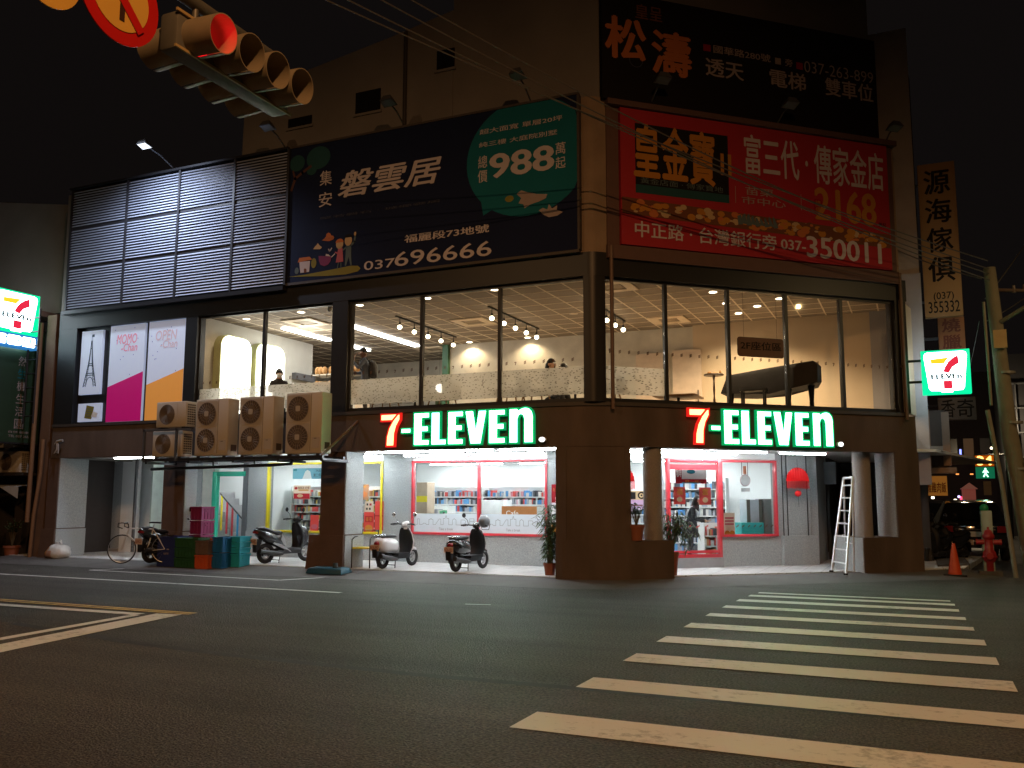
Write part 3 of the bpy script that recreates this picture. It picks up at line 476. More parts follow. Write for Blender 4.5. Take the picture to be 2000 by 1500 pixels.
L_.m(1).cut('lettering').text('堅若磐石 · 城鄉雲居', -12.429, 8.084, -9.236, 8.143, yt, .004); L_.build_cuts(inks('pale', 'dim'), nb)
# red billboard (right front)
rb = T('billboard', 'red property billboard with black title box and gold price 2168', 'billboard', (3.9, -.1, 6.75), RF)
x0, x1, z0, z1 = .62, 7.32, 6.80, 9.72; y0 = -.10
MB().box(x0, x1, y0, 0.01, z0, z1).build('panel', INK['red'], rb)
MB().box(x0-.28, x0-.01, -.02, .02, z0, z1).box(x0-.3, x1+.25, y0-.06, .01, z1+.02, z1+.14).box(x0-.3, x1+.2, y0+.02, .01, z0-.3, z0-.02).box(x1+.02, x1+.17, -.05, .01, z0, z1).build('frame', M('hoarding_brown', (.11, .06, .05), .7), rb)
A = MB(); y = y0-.004
A.cut('title_box').m(0).flat([(.95, 7.92), (3.15, 7.92), (3.15, 9.42), (.95, 9.42)], y); A.m(1).flat([(.95, 7.92), (3.15, 7.92), (3.15, 8.10), (.95, 8.10)], y-.001)
A.cut('printed_coins').m(3).flat([(x0+.02, 7.45), (x1-.02, 7.30), (x1-.02, 7.62), (x0+.02, 7.80)], y)
rr = random.Random(3)
for k in range(150):
    u = rr.random(); cx = x0+.15+u*6.35; cz = 7.62-.15*u+rr.uniform(-.13, .13); rad = rr.uniform(.04, .12) if not 2.4 < cx < 3.4 else .09
    A.m(rr.choice((2, 4, 2, 5, 3))).flat(oval(cx, cz, rad, rad*rr.uniform(.35, .8), 10), y-.0012-.00002*k)
A.cut('printed_banknotes').m(6)
for k in range(9): A.flat([(3.35+k*.11, 7.47+.04*(k % 2)), (3.47+k*.11, 7.49), (3.42+k*.1, 7.70+.05*math.sin(k)), (3.33+k*.11, 7.66)], y-.005-.0001*k)
A.cut('printed_label').m(7).flat(rrect(5.28, 7.92, 5.5, 8.25, .05), y-.001)
for u in (3.3, 4.95): A.m(8).flat([(u, 7.95), (u+.01, 7.95), (u+.01, 8.32), (u, 8.32)], y-.001)
A.build_cuts(inks('black', 'tealdark', 'gold', 'brownish', 'orange', 'cream', 'slate', 'crimson', 'grey'), rb)
L_ = MB(); yt = y0-.009
L_.m(0).cut('lettering').text('皇金寶', 0.929, 8.256, 2.809, 9.413, yt, .045).cut('lettering').text('II', 2.963, 8.528, 3.214, 9.003, yt, .01); L_.cut('lettering').text('2168', 5.323, 7.798, 6.926, 8.514, yt, .045)
L_.m(1).cut('lettering').text('富三代 · 傳家金店', 3.556, 8.629, 7.195, 9.521, yt, .025); 
L_.cut('lettering').text('中正路 · 台灣銀行旁', 0.974, 6.983, 4.020, 7.324, yt, .022) if 0 else L_.cut('lettering').text('中正路 · 台灣銀行旁', .92, 6.98, 4.28, 7.32, yt, .022)
L_.cut('lettering').text('037-', 4.40, 7.03, 5.02, 7.25, yt, .03).cut('lettering').text('350011', 5.06, 6.92, 7.02, 7.38, yt, .035)
L_.m(2).cut('lettering').text('苗栗', 3.55, 8.16, 4.25, 8.34, yt, .006).cut('lettering').text('市中心', 3.45, 7.95, 4.55, 8.12, yt, .006); L_.m(0).cut('lettering').text('總', 5.32, 8.09, 5.46, 8.22, yt).cut('lettering').text('價', 5.32, 7.95, 5.46, 8.07, yt); L_.m(3).cut('lettering').text('萬起', 7.0, 7.78, 7.2, 7.88, yt)
L_.m(4).cut('lettering').text('黃金店面 · 傳家寶地', 1.06, 8.13, 3.0, 8.26, yt)
L_.build_cuts(inks('gold', 'pale', 'grey', 'black', 'slate'), rb)
# black billboard on the tower (right front, above the red one)
kb = T('billboard', 'black property billboard with large orange brush characters on the tower', 'billboard', (3.7, -.05, 9.85), RF)
x0, x1, z0, z1 = .22, 7.12, 9.86, 12.25; y0 = -.12
MB().box(x0, 3.66, y0, -.02, z0, z1).box(3.665, x1, y0, -.02, z0, z1).build('panel', INK['black'], kb)
L_ = MB(); yt = y0-.008
L_.m(0).cut('lettering').text('松', 0.311, 10.783, 1.209, 11.689, yt, .05).cut('lettering').text('濤', 1.382, 10.588, 2.283, 11.546, yt, .05)
L_.m(2).cut('lettering').text('皇呈', 0.994, 11.744, 1.619, 12.064, yt, .02)
L_.m(1).cut('lettering').text('國華路280號', 2.85, 11.26, 4.28, 11.44, yt, .02).cut('lettering').text('旁', 4.66, 11.24, 4.85, 11.42, yt, .02).cut('lettering').text('037-263-899', 5.16, 11.18, 7.03, 11.45, yt, -.004)
L_.cut('lettering').text('透天', 2.65, 10.72, 3.58, 11.12, yt, .03).cut('lettering').text('電梯', 4.25, 10.72, 5.18, 11.12, yt, .03).cut('lettering').text('雙車位', 5.7, 10.72, 7.0, 11.14, yt, .03)
L_.cut('printed_mark').m(3).flat([(2.6, 11.27), (2.78, 11.27), (2.78, 11.42), (2.6, 11.42)], yt).flat([(4.95, 11.22), (5.12, 11.22), (5.12, 11.38), (4.95, 11.38)], yt); L_.cut('printed_mark').m(1).flat([(4.4, 11.25), (4.55, 11.25), (4.55, 11.4), (4.4, 11.4)], yt)
L_.m(4); L_.cut('printed_ring'); ring_ = oval((0.993, 10.801)[0], (0.993, 10.801)[1], .16, .17, 20); ring2 = oval((0.993, 10.801)[0], (0.993, 10.801)[1], .145, .155, 20)
for i in range(20): j = (i+1) % 20; L_.flat([ring_[i], ring_[j], ring2[j], ring2[i]], yt)
L_.build_cuts(inks('orange', 'grey', 'brownish', 'crimson', 'dim'), kb)
# flood lamps on arms above the hoardings
lampg = M('flood_housing', (.06, .06, .06), .5); flood_on = EM('flood_lens_lit', (.85, .92, 1), 1.6); flood_off = M('flood_lens', (.14, .15, .15), .2, 0, .1)
def flood(base, fr, lab, lit=False, ln=.75):
    t = T('flood_lamp', lab, 'lamp', base, fr, 'flood lamps on arms above the billboards', local=True)
    MB().tube([(0, 0, 0), (0, -ln*.5, .22), (0, -ln, .32)], .018).build('arm', lampg, t)
    b = MB(); b.add([(-.15, -ln-.1, .30), (.15, -ln-.1, .30), (.17, -ln+.14, .24), (-.17, -ln+.14, .24), (-.09, -ln-.05, .42), (.09, -ln-.05, .42), (.09, -ln+.1, .38), (-.09, -ln+.1, .38)], [(3, 2, 1, 0), (4, 5, 6, 7), (0, 1, 5, 4), (1, 2, 6, 5), (2, 3, 7, 6), (3, 0, 4, 7)]); b.build('housing', lampg, t)
    MB().add([(-.13, -ln-.085, .290), (.13, -ln-.085, .290), (.145, -ln+.12, .238), (-.145, -ln+.12, .238)], [(3, 2, 1, 0)]).build('lens', flood_on if lit else flood_off, t)
flood((-17.0, 16.75, 9.98), W, 'lit white flood lamp above the louvred screen', True, 1.1); flood((-13.5, 16.75, 9.98), W, 'unlit flood lamp at the left top corner of the navy billboard'); flood((-10.2, 16.75, 9.98), W, 'unlit flood lamp above the middle of the navy billboard'); flood((-7.1, 16.75, 9.98), W, 'unlit flood lamp above the teal speech bubble')
flood((1.35, -.05, 9.9), RF, 'unlit flood lamp hanging below the orange brush characters', ln=.6); flood((4.4, -.05, 9.8), RF, 'unlit flood lamp in front of the middle of the black billboard', ln=.6); flood((7.3, -.05, 9.75), RF, 'small flood lamp at the right lower end of the black billboard', False, .4)
lamp('flood_light', 'SPOT', (-17.0, 14.9, 10.3), 1100, (.70, .79, 1), (-17.0, 16.75, 6.0), .15, 135, 1)
lamp('flood_light', 'SPOT', (-17.3, 15.2, 3.9), 0, (.62, .72, 1), (-17.2, 16.8, 7.6), .15, 120, .9)  # added uplight for the louvre, no lamp stands there; switched off
# ================================================================ channel letter signs
def grown(q, grow):                                          # polygon offset outward along its edge normals
    n = len(q); ar = sum(q[i][0]*q[(i+1) % n][1]-q[(i+1) % n][0]*q[i][1] for i in range(n)); sg = 1 if ar > 0 else -1; o = []
    for i in range(n):
        a, c, d = Vector(q[i-1]), Vector(q[i]), Vector(q[(i+1) % n]); e1 = (c-a).normalized(); e2 = (d-c).normalized()
        n1 = Vector((e1.y, -e1.x))*sg; n2 = Vector((e2.y, -e2.x))*sg; k = (n1+n2); k = k/max(.5, k.dot(n1)) if k.length > 1e-5 else n1; o.append((c.x+k.x*grow, c.y+k.y*grow))
    return o
def letters(t, fr, x0, x1, zb, zt, slope=0):
    """7-ELEVEn. : white lit faces with coloured returns"""
    wface = EM('sign_face_white', (.16, 1.0, .44), 17.0); rface = EM('sign_face_warm', (1.0, .42, .16), 4.2); gret = EM('sign_return_green', (.0, .30, .09), 1.0, (.0, .2, .07)); rret = EM('sign_return_red', (.8, .015, .01), 1.0, (.3, .01, .01))
    H = zt-zb; Wd = x1-x0
    def put(nm, polys, face, ret, grow=.028):
        b = MB()
        for p in polys:
            q = [(x0+a*Wd, zb+c*H) for a, c in p]
            cx = sum(a for a, _ in q)/len(q); 
            qq = grown(q, -.010); b.m(0).prism(qq, 'y', -.125, -.12)
            # outline: offset polygon outward along averaged edge normals
            b.m(1).prism(grown(q, grow), 'y', -.118, -.05)
        b.build(nm, [face, ret], t)
    def arc(cx, cz, rx, rz, a0, a1, n=8): return oval(cx, cz, rx, rz, n, a0, a1)
    put('numeral', [[(0, .80), (.075, .80), (.108, .985), (0, .985)], [(.129, .985), (.129, .82), (.106, .62), (.093, .38), (.090, 0), (.040, 0), (.043, .28), (.058, .55), (.084, .78), (.118, .975)]], rface, rret)
    put('dash', [[(.143, .39), (.205, .39), (.205, .52), (.143, .52)]], wface, gret, .02)
    def E(x, w): return [(x, 0), (x+w, 0), (x+w, .155), (x+w*.52, .155), (x+w*.52, .42), (x+w*.93, .42), (x+w*.93, .575), (x+w*.52, .575), (x+w*.52, .84), (x+w, .84), (x+w, .99), (x, .99)]
    put('letter_e', [E(.229, .101)], wface, gret); put('letter_l', [[(.347, 0), (.443, 0), (.443, .155), (.400, .155), (.400, .99), (.347, .99)]], wface, gret); put('letter_e', [E(.457, .097)], wface, gret)
    put('letter_v', [[(.603, 0), (.668, 0), (.703, .99), (.655, .99), (.637, .36), (.619, .99), (.569, .99)]], wface, gret); put('letter_e', [E(.720, .100)], wface, gret)
    put('letter_n', [[(.848, 0), (.898, 0), (.898, .70), (.905, .80), (.918, .84), (.932, .80), (.939, .70), (.939, 0), (.992, 0), (.992, .78), (.984, .92), (.968, 1.0), (.947, 1.03), (.925, 1.01), (.902, .95), (.898, 1.0), (.848, 1.0)]], wface, gret)
    put('full_stop', [[(1.046+.020*math.cos(2*PI*k/14), .075+.075*math.sin(2*PI*k/14)) for k in range(14)]], EM('sign_dot_white', (.95, 1, 1), 4.5), M('dot_return', (.7, .7, .7), .5), .004)
ls = T('shop_sign', 'lit red and green shop name letters on the fascia left of the rounded corner', 'sign', (-8.8, 16.8, 2.75), W, 'lit shop name letters on the fascia', local=False)
ls.location.y = 16.8; BASE[ls.name] = Vector((-8.8, 0, 2.75))
letters(ls, W, (-10.627, 3.137)[0], (-7.009, 3.033)[0], 2.78, 3.47)
rs = T('shop_sign', 'lit red and green shop name letters on the fascia above the red framed door', 'sign', (3.8, 0, 2.75), RF, 'lit shop name letters on the fascia')
letters(rs, RF, (2.063, 3.104)[0], (5.548, 3.142)[0], 2.78, 3.49)
# ================================================================ projecting logo signs
def logo(name, lab, base, fr, w, h, face, grp, extra=False, rz=0, sgn=-1):
    """square light box: green border, white trapezoid, numeral in bands of colour. local x across, y normal (-y faces out)"""
    t = T(name, lab, 'sign', base, fr, grp, local=True, rz=rz)
    gb = EM('logo_green', (.0, .60, .26), 1.6, (.0, .3, .12)); wh = EM('logo_white', (.74, .90, 1), 9); rd = EM('logo_red', (.75, .02, .06), 1.0, (.4, .01, .02)); yl = EM('logo_yellow', (.9, .62, .02), 1.1, (.5, .3, .02)); gt = EM('logo_text', (.05, .12, .09), .3)
    MB().box(-w/2, w/2, -.11, .11, 0, h).build('light_box', [gb], t, bevel=.01)
    b = MB()
    for yy, s in ((-.116, 1), (.116, -1)):
        P = lambda a, c: (s*(a-.5)*w, c*h)
        b.m(0).flat([P(*p) for p in ((.06, .86), (.08, .93), (.14, .955), (.86, .955), (.92, .93), (.94, .86), (.86, .13), (.82, .08), (.64, .07), (.62, .035), (.40, .035), (.38, .07), (.18, .08), (.14, .13))], yy)
        y2 = yy*1.02; y3 = yy*1.04
        b.m(1).flat([P(.20, .69), P(.47, .69), P(.58, .83), P(.20, .80)], y2); b.m(2).flat([P(.76, .87), P(.78, .69), P(.64, .60), P(.56, .47), P(.44, .50), P(.49, .62), P(.56, .73), P(.66, .82)], y2)
        b.m(2).flat([P(.44, .30), P(.62, .30), P(.62, .11), P(.44, .11)], y2)
        k0 = len(b.v); b.m(3).text('ELEVEn', -.30*w, .34*h, .31*w, .455*h, y3, .10)
        if s < 0:
            for v in b.v[k0:]: v.x = -v.x
    b.build('logo_face', [wh, yl, rd, gt], t)
    if extra:
        MB().box(-w/2, w/2, -.11, .11, -.34*h, -.012).build('service_panel', EM('service_blue', (.03, .22, .55), .8, (.02, .1, .3)), t)
        b = MB()
        for yy in (-.116, .116):
            for k in range(3): b.flat(rrect(-w*.47+k*w*.315, -.29*h, -w*.47+k*w*.315+w*.29, -.06*h, .05), yy)
        b.m(1)
        for yy in (-.12,): b.text('宅急便', -w*.44, -.26*h, w*.44, -.09*h, yy, .01)
        b.build('service_face', [EM('service_white', (.70, .90, 1), 9), EM('service_teal', (.02, .35, .4), .6)], t)
    return t
t = logo('projecting_sign', 'square green and white light box sign on arms at the right end of the arcade', (.66, 22.0, 3.97), W, .98, .98, 0, 'square light box signs projecting from the shop')
MB().tube([(-.49, 0, .3), (-.95, 0, .3)], .03).tube([(-.49, 0, .78), (-.95, 0, .78)], .03).build('arm', STEEL, t)
t = logo('projecting_sign', 'square green and white light box sign with a blue service panel beside the tower poster', (-21.75, 16.02, 5.98), W, 1.35, 1.12, 0, 'square light box signs projecting from the shop', True, 90)
MB().tube([(.68, 0, -.25), (.68, .9, -.25)], .03).tube([(.68, 0, .55), (.68, .9, .55)], .03).build('arm', STEEL, t)
# ================================================================ air-conditioner condensers on their shelf
acm = M('condenser_beige', (.50, .44, .35), .55, .1, .08, 2); grille = M('grille_dark', (.085, .062, .042), .7); grwire = M('grille_wire', (.22, .17, .12), .6)
shf = T('condenser_shelf', 'dark steel shelf on brackets carrying the condenser units', 'shelf', (-14.2, 16.3, 2.5))
b = MB(); b.box(-16.62, -11.55, 15.85, 15.92, 2.50, 2.565).box(-16.62, -11.55, 16.62, 16.69, 2.50, 2.565)
for x in (-16.6, -15.3, -14.0, -12.75, -11.6): b.box(x, x+.06, 15.85, 16.8, 2.44, 2.499)
b.build('rack', STEEL, shf)
b = MB().tube([(-11.62, 15.9, 2.55), (-11.3, 16.78, 3.35)], .03); b.build('brace', M('brace_rust', (.16, .11, .08), .7), shf)
fr_ = MB()
for x in (-16.66, -15.66): fr_.box(x, x+.05, 15.80, 15.85, 2.5, 3.26).box(x, x+.05, 16.55, 16.60, 2.5, 3.26)
fr_.box(-16.66, -15.2, 15.80, 15.85, 3.20, 3.25).box(-16.66, -15.2, 16.55, 16.6, 3.20, 3.25); fr_.build('upper_frame', M('frame_blue_grey', (.10, .11, .13), .5, .3), shf)
MB().quad((-11.95, 15.9, 2.46), (-11.2, 15.9, 2.46), (-11.15, 16.5, 2.49), (-11.95, 16.5, 2.49)).build('loose_sheet', M('sheet_metal', (.55, .57, .6), .35, .5), shf)
b = MB().tube([(-16.75, 16.2, 2.33), (-13.1, 16.1, 2.38), (-12.55, 16.1, 2.40), (-12.5, 16.1, 2.50)], .035)
for x in (-14.8, -13.6): b.tube([(x, 16.15, 2.36), (x, 16.15, 2.5)], .02)
b.build('drain_pipe', blackm, shf, 40)
def fan(mb, cx, cz, r, y, wires=True):
    mb.m(0).disc((cx, y-.004, cz), r, 'y', 28)
    if wires:
        mb.m(1)
        for q in range(22): a = 2*PI*q/22; mb.tube([(cx+.06*math.cos(a), y-.012, cz+.06*math.sin(a)), (cx+r*math.cos(a+.25), y-.010, cz+r*math.sin(a+.25))], .0055, 4)
        for rr_ in (.45, .7, .98): mb.ring((cx, y-.011, cz), r*rr_, .0035, 'y', 28, 4)
        mb.m(2).prism(rrect(cx-.06, cz-.06, cx+.06, cz+.06, .025), 'y', y-.022, y-.014)
    else:
        mb.m(1)
        for k in range(9): mb.ring((cx, y-.010, cz), r*(k+1)/9.2, .004, 'y', 24, 4)
def condenser(x, z, w, d, h, y, lab, twin, grp):
    t = T('condenser_unit', lab, 'air conditioner', (x+w/2, y+d/2, z), group=grp)
    MB().box(x, x+w, y, y+d, z, z+h).build('casing', acm, t, bevel=.018)
    b = MB()
    if twin:
        fx = x+w*.345
        for k in range(2):
            cz = z+h*(.27+.47*k); b.m(2).prism(rrect(x+.025, cz-h*.225, x+w*.67, cz+h*.225, .04), 'y', y-.004, y-.001); fan(b, fx, cz, min(w*.29, h*.205), y-.004)
        b.m(3).box(x+w*.69, x+w*.70, y-.003, y, z+.05, z+h-.03); b.m(0).box(x+w*.80, x+w*.87, y-.004, y-.001, z+h*.24, z+h*.25).box(x+w+.001, x+w+.004, y+.12, y+.3, z+.1, z+.25)
        b.m(2).box(x+w*.74, x+w*.96, y-.003, y-.001, z+.12, z+.35)
    else:
        fan(b, x+w*.36, z+h*.5, h*.40, y, False); b.m(2).box(x+w*.70, x+w*.71, y-.003, y, z+.02, z+h-.02)
        b.m(0)
        for i in range(4):
            for j in range(9): b.box(x+w+.001, x+w+.004, y+.05+i*.065, y+.05+i*.065+.05, z+.06+j*h*.092, z+.06+j*h*.092+h*.055)
    b.build('fan_grille', [grille, grwire, M('condenser_panel', (.42, .36, .28), .5, .1, .08, 2), M('seam_dark', (.12, .1, .08), .7)], t)
    MB().box(x+.05, x+.15, y+.03, y+d-.03, z-.04, z-.001).box(x+w-.15, x+w-.05, y+.03, y+d-.03, z-.04, z-.001).build('foot', STEEL, t)
    return t
GB = 'tall twin-fan condensers on the shelf'
for k, (x, lab) in enumerate(((-15.20, 'tall twin-fan condenser next to the two small stacked units'), (-13.92, 'middle of the three tall twin-fan condensers, with a white patch on its side'), (-12.62, 'tall twin-fan condenser nearest the shop name letters'))): condenser(x, 2.61, .96, .36, 1.30 if k < 2 else 1.33, 15.95, lab, True, GB)
condenser(-16.50, 2.61, .92, .34, .60, 15.95, 'small single-fan condenser inside the frame, lower of the stacked pair', False, 'small stacked condensers'); condenser(-16.42, 3.30, .92, .34, .60, 15.95, 'small single-fan condenser on top of the frame, upper of the stacked pair', False, 'small stacked condensers')
# ================================================================ scooters
tyre = M('tyre_rubber', (.012, .012, .013), .8, 0, .2, 20); alloy = M('alloy', (.5, .5, .52), .3, .9, .1, 4); blackp = M('black_plastic', (.012, .012, .014), .55, 0, .2, 5, spec=.25); chrome = M('chrome', (.75, .76, .78), .12, 1, .05, 3); seatm = M('seat_vinyl', (.016, .016, .018), .45, 0, .2, 12, .15, 60)
red_lens = M('red_lens', (.18, .008, .010), .15, 0, .1); plate_m = M('plate_paint', (.62, .45, .33), .5, 0, .08); plate_ink = M('plate_ink', (.22, .03, .02), .5)
def wheel(t, y, r, w, nm='wheel'):
    b = MB().ring((0, y, r), r-w*.55, w*.55, 'x', 28, 10); o = b.build('wheel', tyre, t, 60)
    q = MB(); q.ring((0, y, r), r-w*1.12, .014, 'x', 24, 6).cyl((-.05, y, r), (.05, y, r), .05)
    for k in range(5): a = 2*PI*k/5+.3; q.tube([(0, y+.04*math.cos(a), r+.04*math.sin(a)), (0, y+(r-w*1.1)*math.cos(a), r+(r-w*1.1)*math.sin(a))], .014, 6)
    q.build('rim', alloy, o, 50)
def loft(secs, n=14, sq=2.6):
    """body shell: list of (y, zc, half width, half height) superellipse sections"""
    b = MB(); vs = []
    for y, zc, hw, hh in secs:
        for k in range(n):
            a = 2*PI*k/n; c, s_ = math.cos(a), math.sin(a); vs.append((hw*math.copysign(abs(c)**(2/sq), c), y, zc+hh*math.copysign(abs(s_)**(2/sq), s_)))
    b.add(vs, [(i*n+k, i*n+(k+1) % n, (i+1)*n+(k+1) % n, (i+1)*n+k) for i in range(len(secs)-1) for k in range(n)]+[tuple(range(n))[::-1], tuple(range((len(secs)-1)*n, len(secs)*n))]); return b
def scooter(base, rz, lab, style, body, plate, steer=0, helmet=False):
    t = T('scooter', lab, 'scooter', base, group='parked scooters', local=True, rz=rz); t.scale = (.89,)*3 if style == 'retro' else (.96,)*3
    retro = style == 'retro'; r = .235 if retro else .25
    wheel(t, 0, r, .10); wheel(t, 1.24, r, .095)
    if retro: sh_ = [(-.24, .62, .10, .10), (-.18, .60, .17, .17), (-.05, .58, .215, .20), (.15, .58, .225, .19), (.35, .56, .205, .18), (.46, .54, .15, .16), (.50, .52, .08, .13)]
    else: sh_ = [(-.34, .80, .05, .05), (-.28, .76, .12, .09), (-.10, .68, .17, .14), (.15, .60, .18, .16), (.35, .54, .17, .17), (.48, .48, .13, .14)]
    loft(sh_).build('rear_cowl', body, t, 50)
    b = MB(); b.m(0).box(-.17, .17, .42, .98, .30, .36); b.prism([(.30, .22), (.98, .22), (1.02, .30), (.30, .31)], 'x', -.12, .12); b.build('floorboard', blackp if retro else M('floor_grey', (.035, .037, .042), .5), t)
    # leg shield: curved panel rising from the floor to the handlebar
    ls_ = MB(); n = 8; rows = [(.96, .32, .16), (1.02, .45, .19), (1.03, .62, .215), (1.0, .80, .20), (.965, .92, .15), (.95, .98, .10)]
    vs = []
    for dy in (0, .05):
        for y, z, hw in rows:
            for k in range(n+1): u = -1+2*k/n; vs.append((hw*u, y+dy-.07*u*u, z))
    m1 = n+1; N = len(rows)*m1; fs = []
    for i in range(len(rows)-1):
        for k in range(n): a = i*m1+k; fs.append((a, a+1, a+m1+1, a+m1)); fs.append((N+a, N+a+m1, N+a+m1+1, N+a+1))
    for k in range(n): fs += [(k, N+k, N+k+1, k+1), (N-m1+k, N-m1+k+1, 2*N-m1+k+1, 2*N-m1+k)]
    for i in range(len(rows)-1): a = i*m1; fs += [(a, a+m1, N+a+m1, N+a), (a+n, N+a+n, N+a+m1+n, a+m1+n)]
    k0 = MB().add(vs, fs); k0.build('leg_shield', [blackp if not retro else M('shield_black', (.010, .010, .012), .45, spec=.25)], t, 60)
    if retro: MB().tube([(-.165, .93, .33), (-.205, .985, .50), (-.222, .985, .64), (-.20, .95, .80), (-.14, .93, .94), (0, .965, 1.0), (.14, .93, .94), (.20, .95, .80), (.222, .985, .64), (.205, .985, .50), (.165, .93, .33)], .012, 6).build('shield_edge', body, t, 60); loft([(1.03, .62, .10, .26), (1.10, .64, .13, .26), (1.14, .60, .10, .22), (1.16, .55, .05, .12)]).build('front_apron', body, t, 50)
    else: loft([(1.02, .60, .12, .30), (1.14, .64, .15, .26), (1.24, .66, .10, .16), (1.30, .64, .04, .08)]).build('front_apron', body, t, 50); MB().add([(.182, .12, .52), (.186, .34, .46), (.17, .62, .30), (.165, .66, .26), (.17, .30, .40), (.178, .08, .49)], [(0, 1, 2, 3, 4, 5)]).add([(.17, .36, .72), (.175, .44, .60), (.165, .50, .42), (.16, .42, .45), (.17, .33, .58)], [(0, 1, 2, 3, 4)]).build('silver_trim', alloy, t)
    loft([(1.12, .40, .05, .05), (1.24, .455, .06, .05), (1.36, .42, .055, .05)], 10).build('front_mudguard', body if retro else blackp, t, 50)
    if retro: loft([(-.16, .77, .10, .03), (-.08, .80, .15, .05), (.12, .80, .16, .055), (.30, .79, .15, .05), (.44, .78, .09, .03)]).build('seat', seatm, t, 50)
    else: loft([(-.26, .86, .07, .025), (-.10, .85, .13, .05), (.06, .80, .15, .055), (.16, .76, .15, .05), (.34, .755, .14, .05), (.44, .74, .08, .03)]).build('seat', seatm, t, 50)
    hz = 1.06
    hb = MB(); hb.m(0); loft_ = loft([(.84, hz-.01, .04, .03), (.90, hz, .10, .07), (.98, hz+.02, .09, .07), (1.03, hz, .05, .05)], 12); hb.add([(v.x, v.y, v.z) for v in loft_.v], loft_.f)
    hb.m(1).tube([(-.36, .80, hz+.005), (-.24, .85, hz+.02), (0, .93, hz), (.24, .85, hz+.02), (.36, .80, hz+.005)], .014, 8); hb.tube([(-.37, .795, hz+.004), (-.25, .845, hz+.02)], .019, 8).tube([(.37, .795, hz+.004), (.25, .845, hz+.02)], .019, 8)
    hb.tube([(-.22, .88, hz+.0), (-.36, .87, hz-.02)], .006, 5).tube([(.22, .88, hz), (.36, .87, hz-.02)], .006, 5)
    hb.m(0).tube([(0, .95, .94), (0, .95, hz)], .06, 10); hb.build('handlebar', [body if retro else blackp, blackp], t, 50)
    for s_ in (-1, 1):
        if style == 'retro' and helmet and s_ > 0: continue
        mz = hz+.22; b = MB().tube([(s_*.20, .88, hz+.02), (s_*.24, .89, hz+.13), (s_*.32, .87, mz-.02)], .007, 6).build('mirror', chrome if retro and not helmet else blackp, t, 50)
        MB().lathe([(0, .012), (.05, .01), (.058, 0), (.05, -.01), (0, -.012)], (s_*.33, .865, mz+.03), 16, 'y').build('mirror_glass', chrome if retro and not helmet else blackp, b, 50)
    b = loft([(-.30, .62, .05, .04), (-.255, .63, .075, .06), (-.22, .63, .08, .06)] if retro else [(-.36, .77, .06, .03), (-.30, .76, .10, .04)], 10); b.build('tail_light', red_lens, t, 50)
    if retro: MB().tube([(-.13, -.05, .82), (-.13, -.19, .83), (-.07, -.27, .81), (.07, -.27, .81), (.13, -.19, .83), (.13, -.05, .82)], .012, 8).build('grab_rail', chrome, t, 50)
    pz = .46 if retro else .48; py = -.33 if retro else -.37
    p = MB().box(-.13, .13, py, py+.006, pz-.01, pz+.135).build('licence_plate', plate_m, t)
    MB().text(plate, -.115, pz+.025, .115, pz+.105, py-.003, .01).build('plate_lettering', plate_ink, p)
    MB().prism([(-.34, pz+.02), (-.2, .6), (-.15, .58), (-.25, .36), (-.33, .28)], 'x', -.07, .07).build('rear_mudguard', blackp, t)
    b = MB().tube([(.14, .42, .22), (.15, .2, .24), (.155, -.28, .32)], [.03, .065, .055], 12); b.build('exhaust', M('exhaust_grey', (.05, .05, .05), .4, .6), t, 50); loft([(-.1, .25, .06, .07), (.15, .27, .09, .09), (.42, .27, .08, .07)], 10).shift((-.09, 0, 0)).build('engine_case', M('engine_dark', (.03, .03, .032), .5, .5), t, 50)
    MB().tube([(-.14, .34, .25), (-.17, .28, .01)], .012, 6).tube([(.14, .34, .25), (.17, .28, .01)], .012, 6).tube([(-.165, .29, .08), (.165, .29, .08)], .01, 6).build('centre_stand', STEEL, t)
    return t
w_body = M('scooter_white', (.72, .73, .76), .2, 0, .04, 3, coat=.5); k_body = M('scooter_black', (.016, .017, .019), .18, 0, .15, 3, coat=.6); d_body = M('scooter_graphite', (.02, .022, .028), .25, 0, .15, 3, coat=.5)
gx_ = [-10.835, 17.183, -9.004, 17.147, -14.133, 17.304]
scooter((gx_[0], gx_[1], FZ), -5, 'white retro scooter with a black shield and white mirrors', 'retro', w_body, 'NLX-0952')
scooter((gx_[2], gx_[3], FZ), -5, 'glossy black retro scooter with a grey helmet hung on its handlebar', 'retro', k_body, 'NGN-1002', helmet=True)
scooter((gx_[4]-.02, gx_[5]+.0, FZ), -14, 'dark sporty scooter with silver side trim parked left of the brown pillar', 'sport', d_body, '888-NEC')
h = T('helmet', 'grey open-face helmet hanging on the black retro scooter handlebar', 'helmet', (gx_[2]+.28, gx_[3]+.78, FZ+1.02), local=True)
b = MB().ell((0, 0, .02), (.125, .15, .14), 20, 14); b.build('shell', M('helmet_grey', (.10, .11, .12), .3, 0, .1, coat=.4), h, 60); MB().tube([(-.12, .05, -.03), (-.08, .07, -.16), (.08, .07, -.16), (.12, .05, -.03)], .008, 6).build('chin_strap', blackp, h)
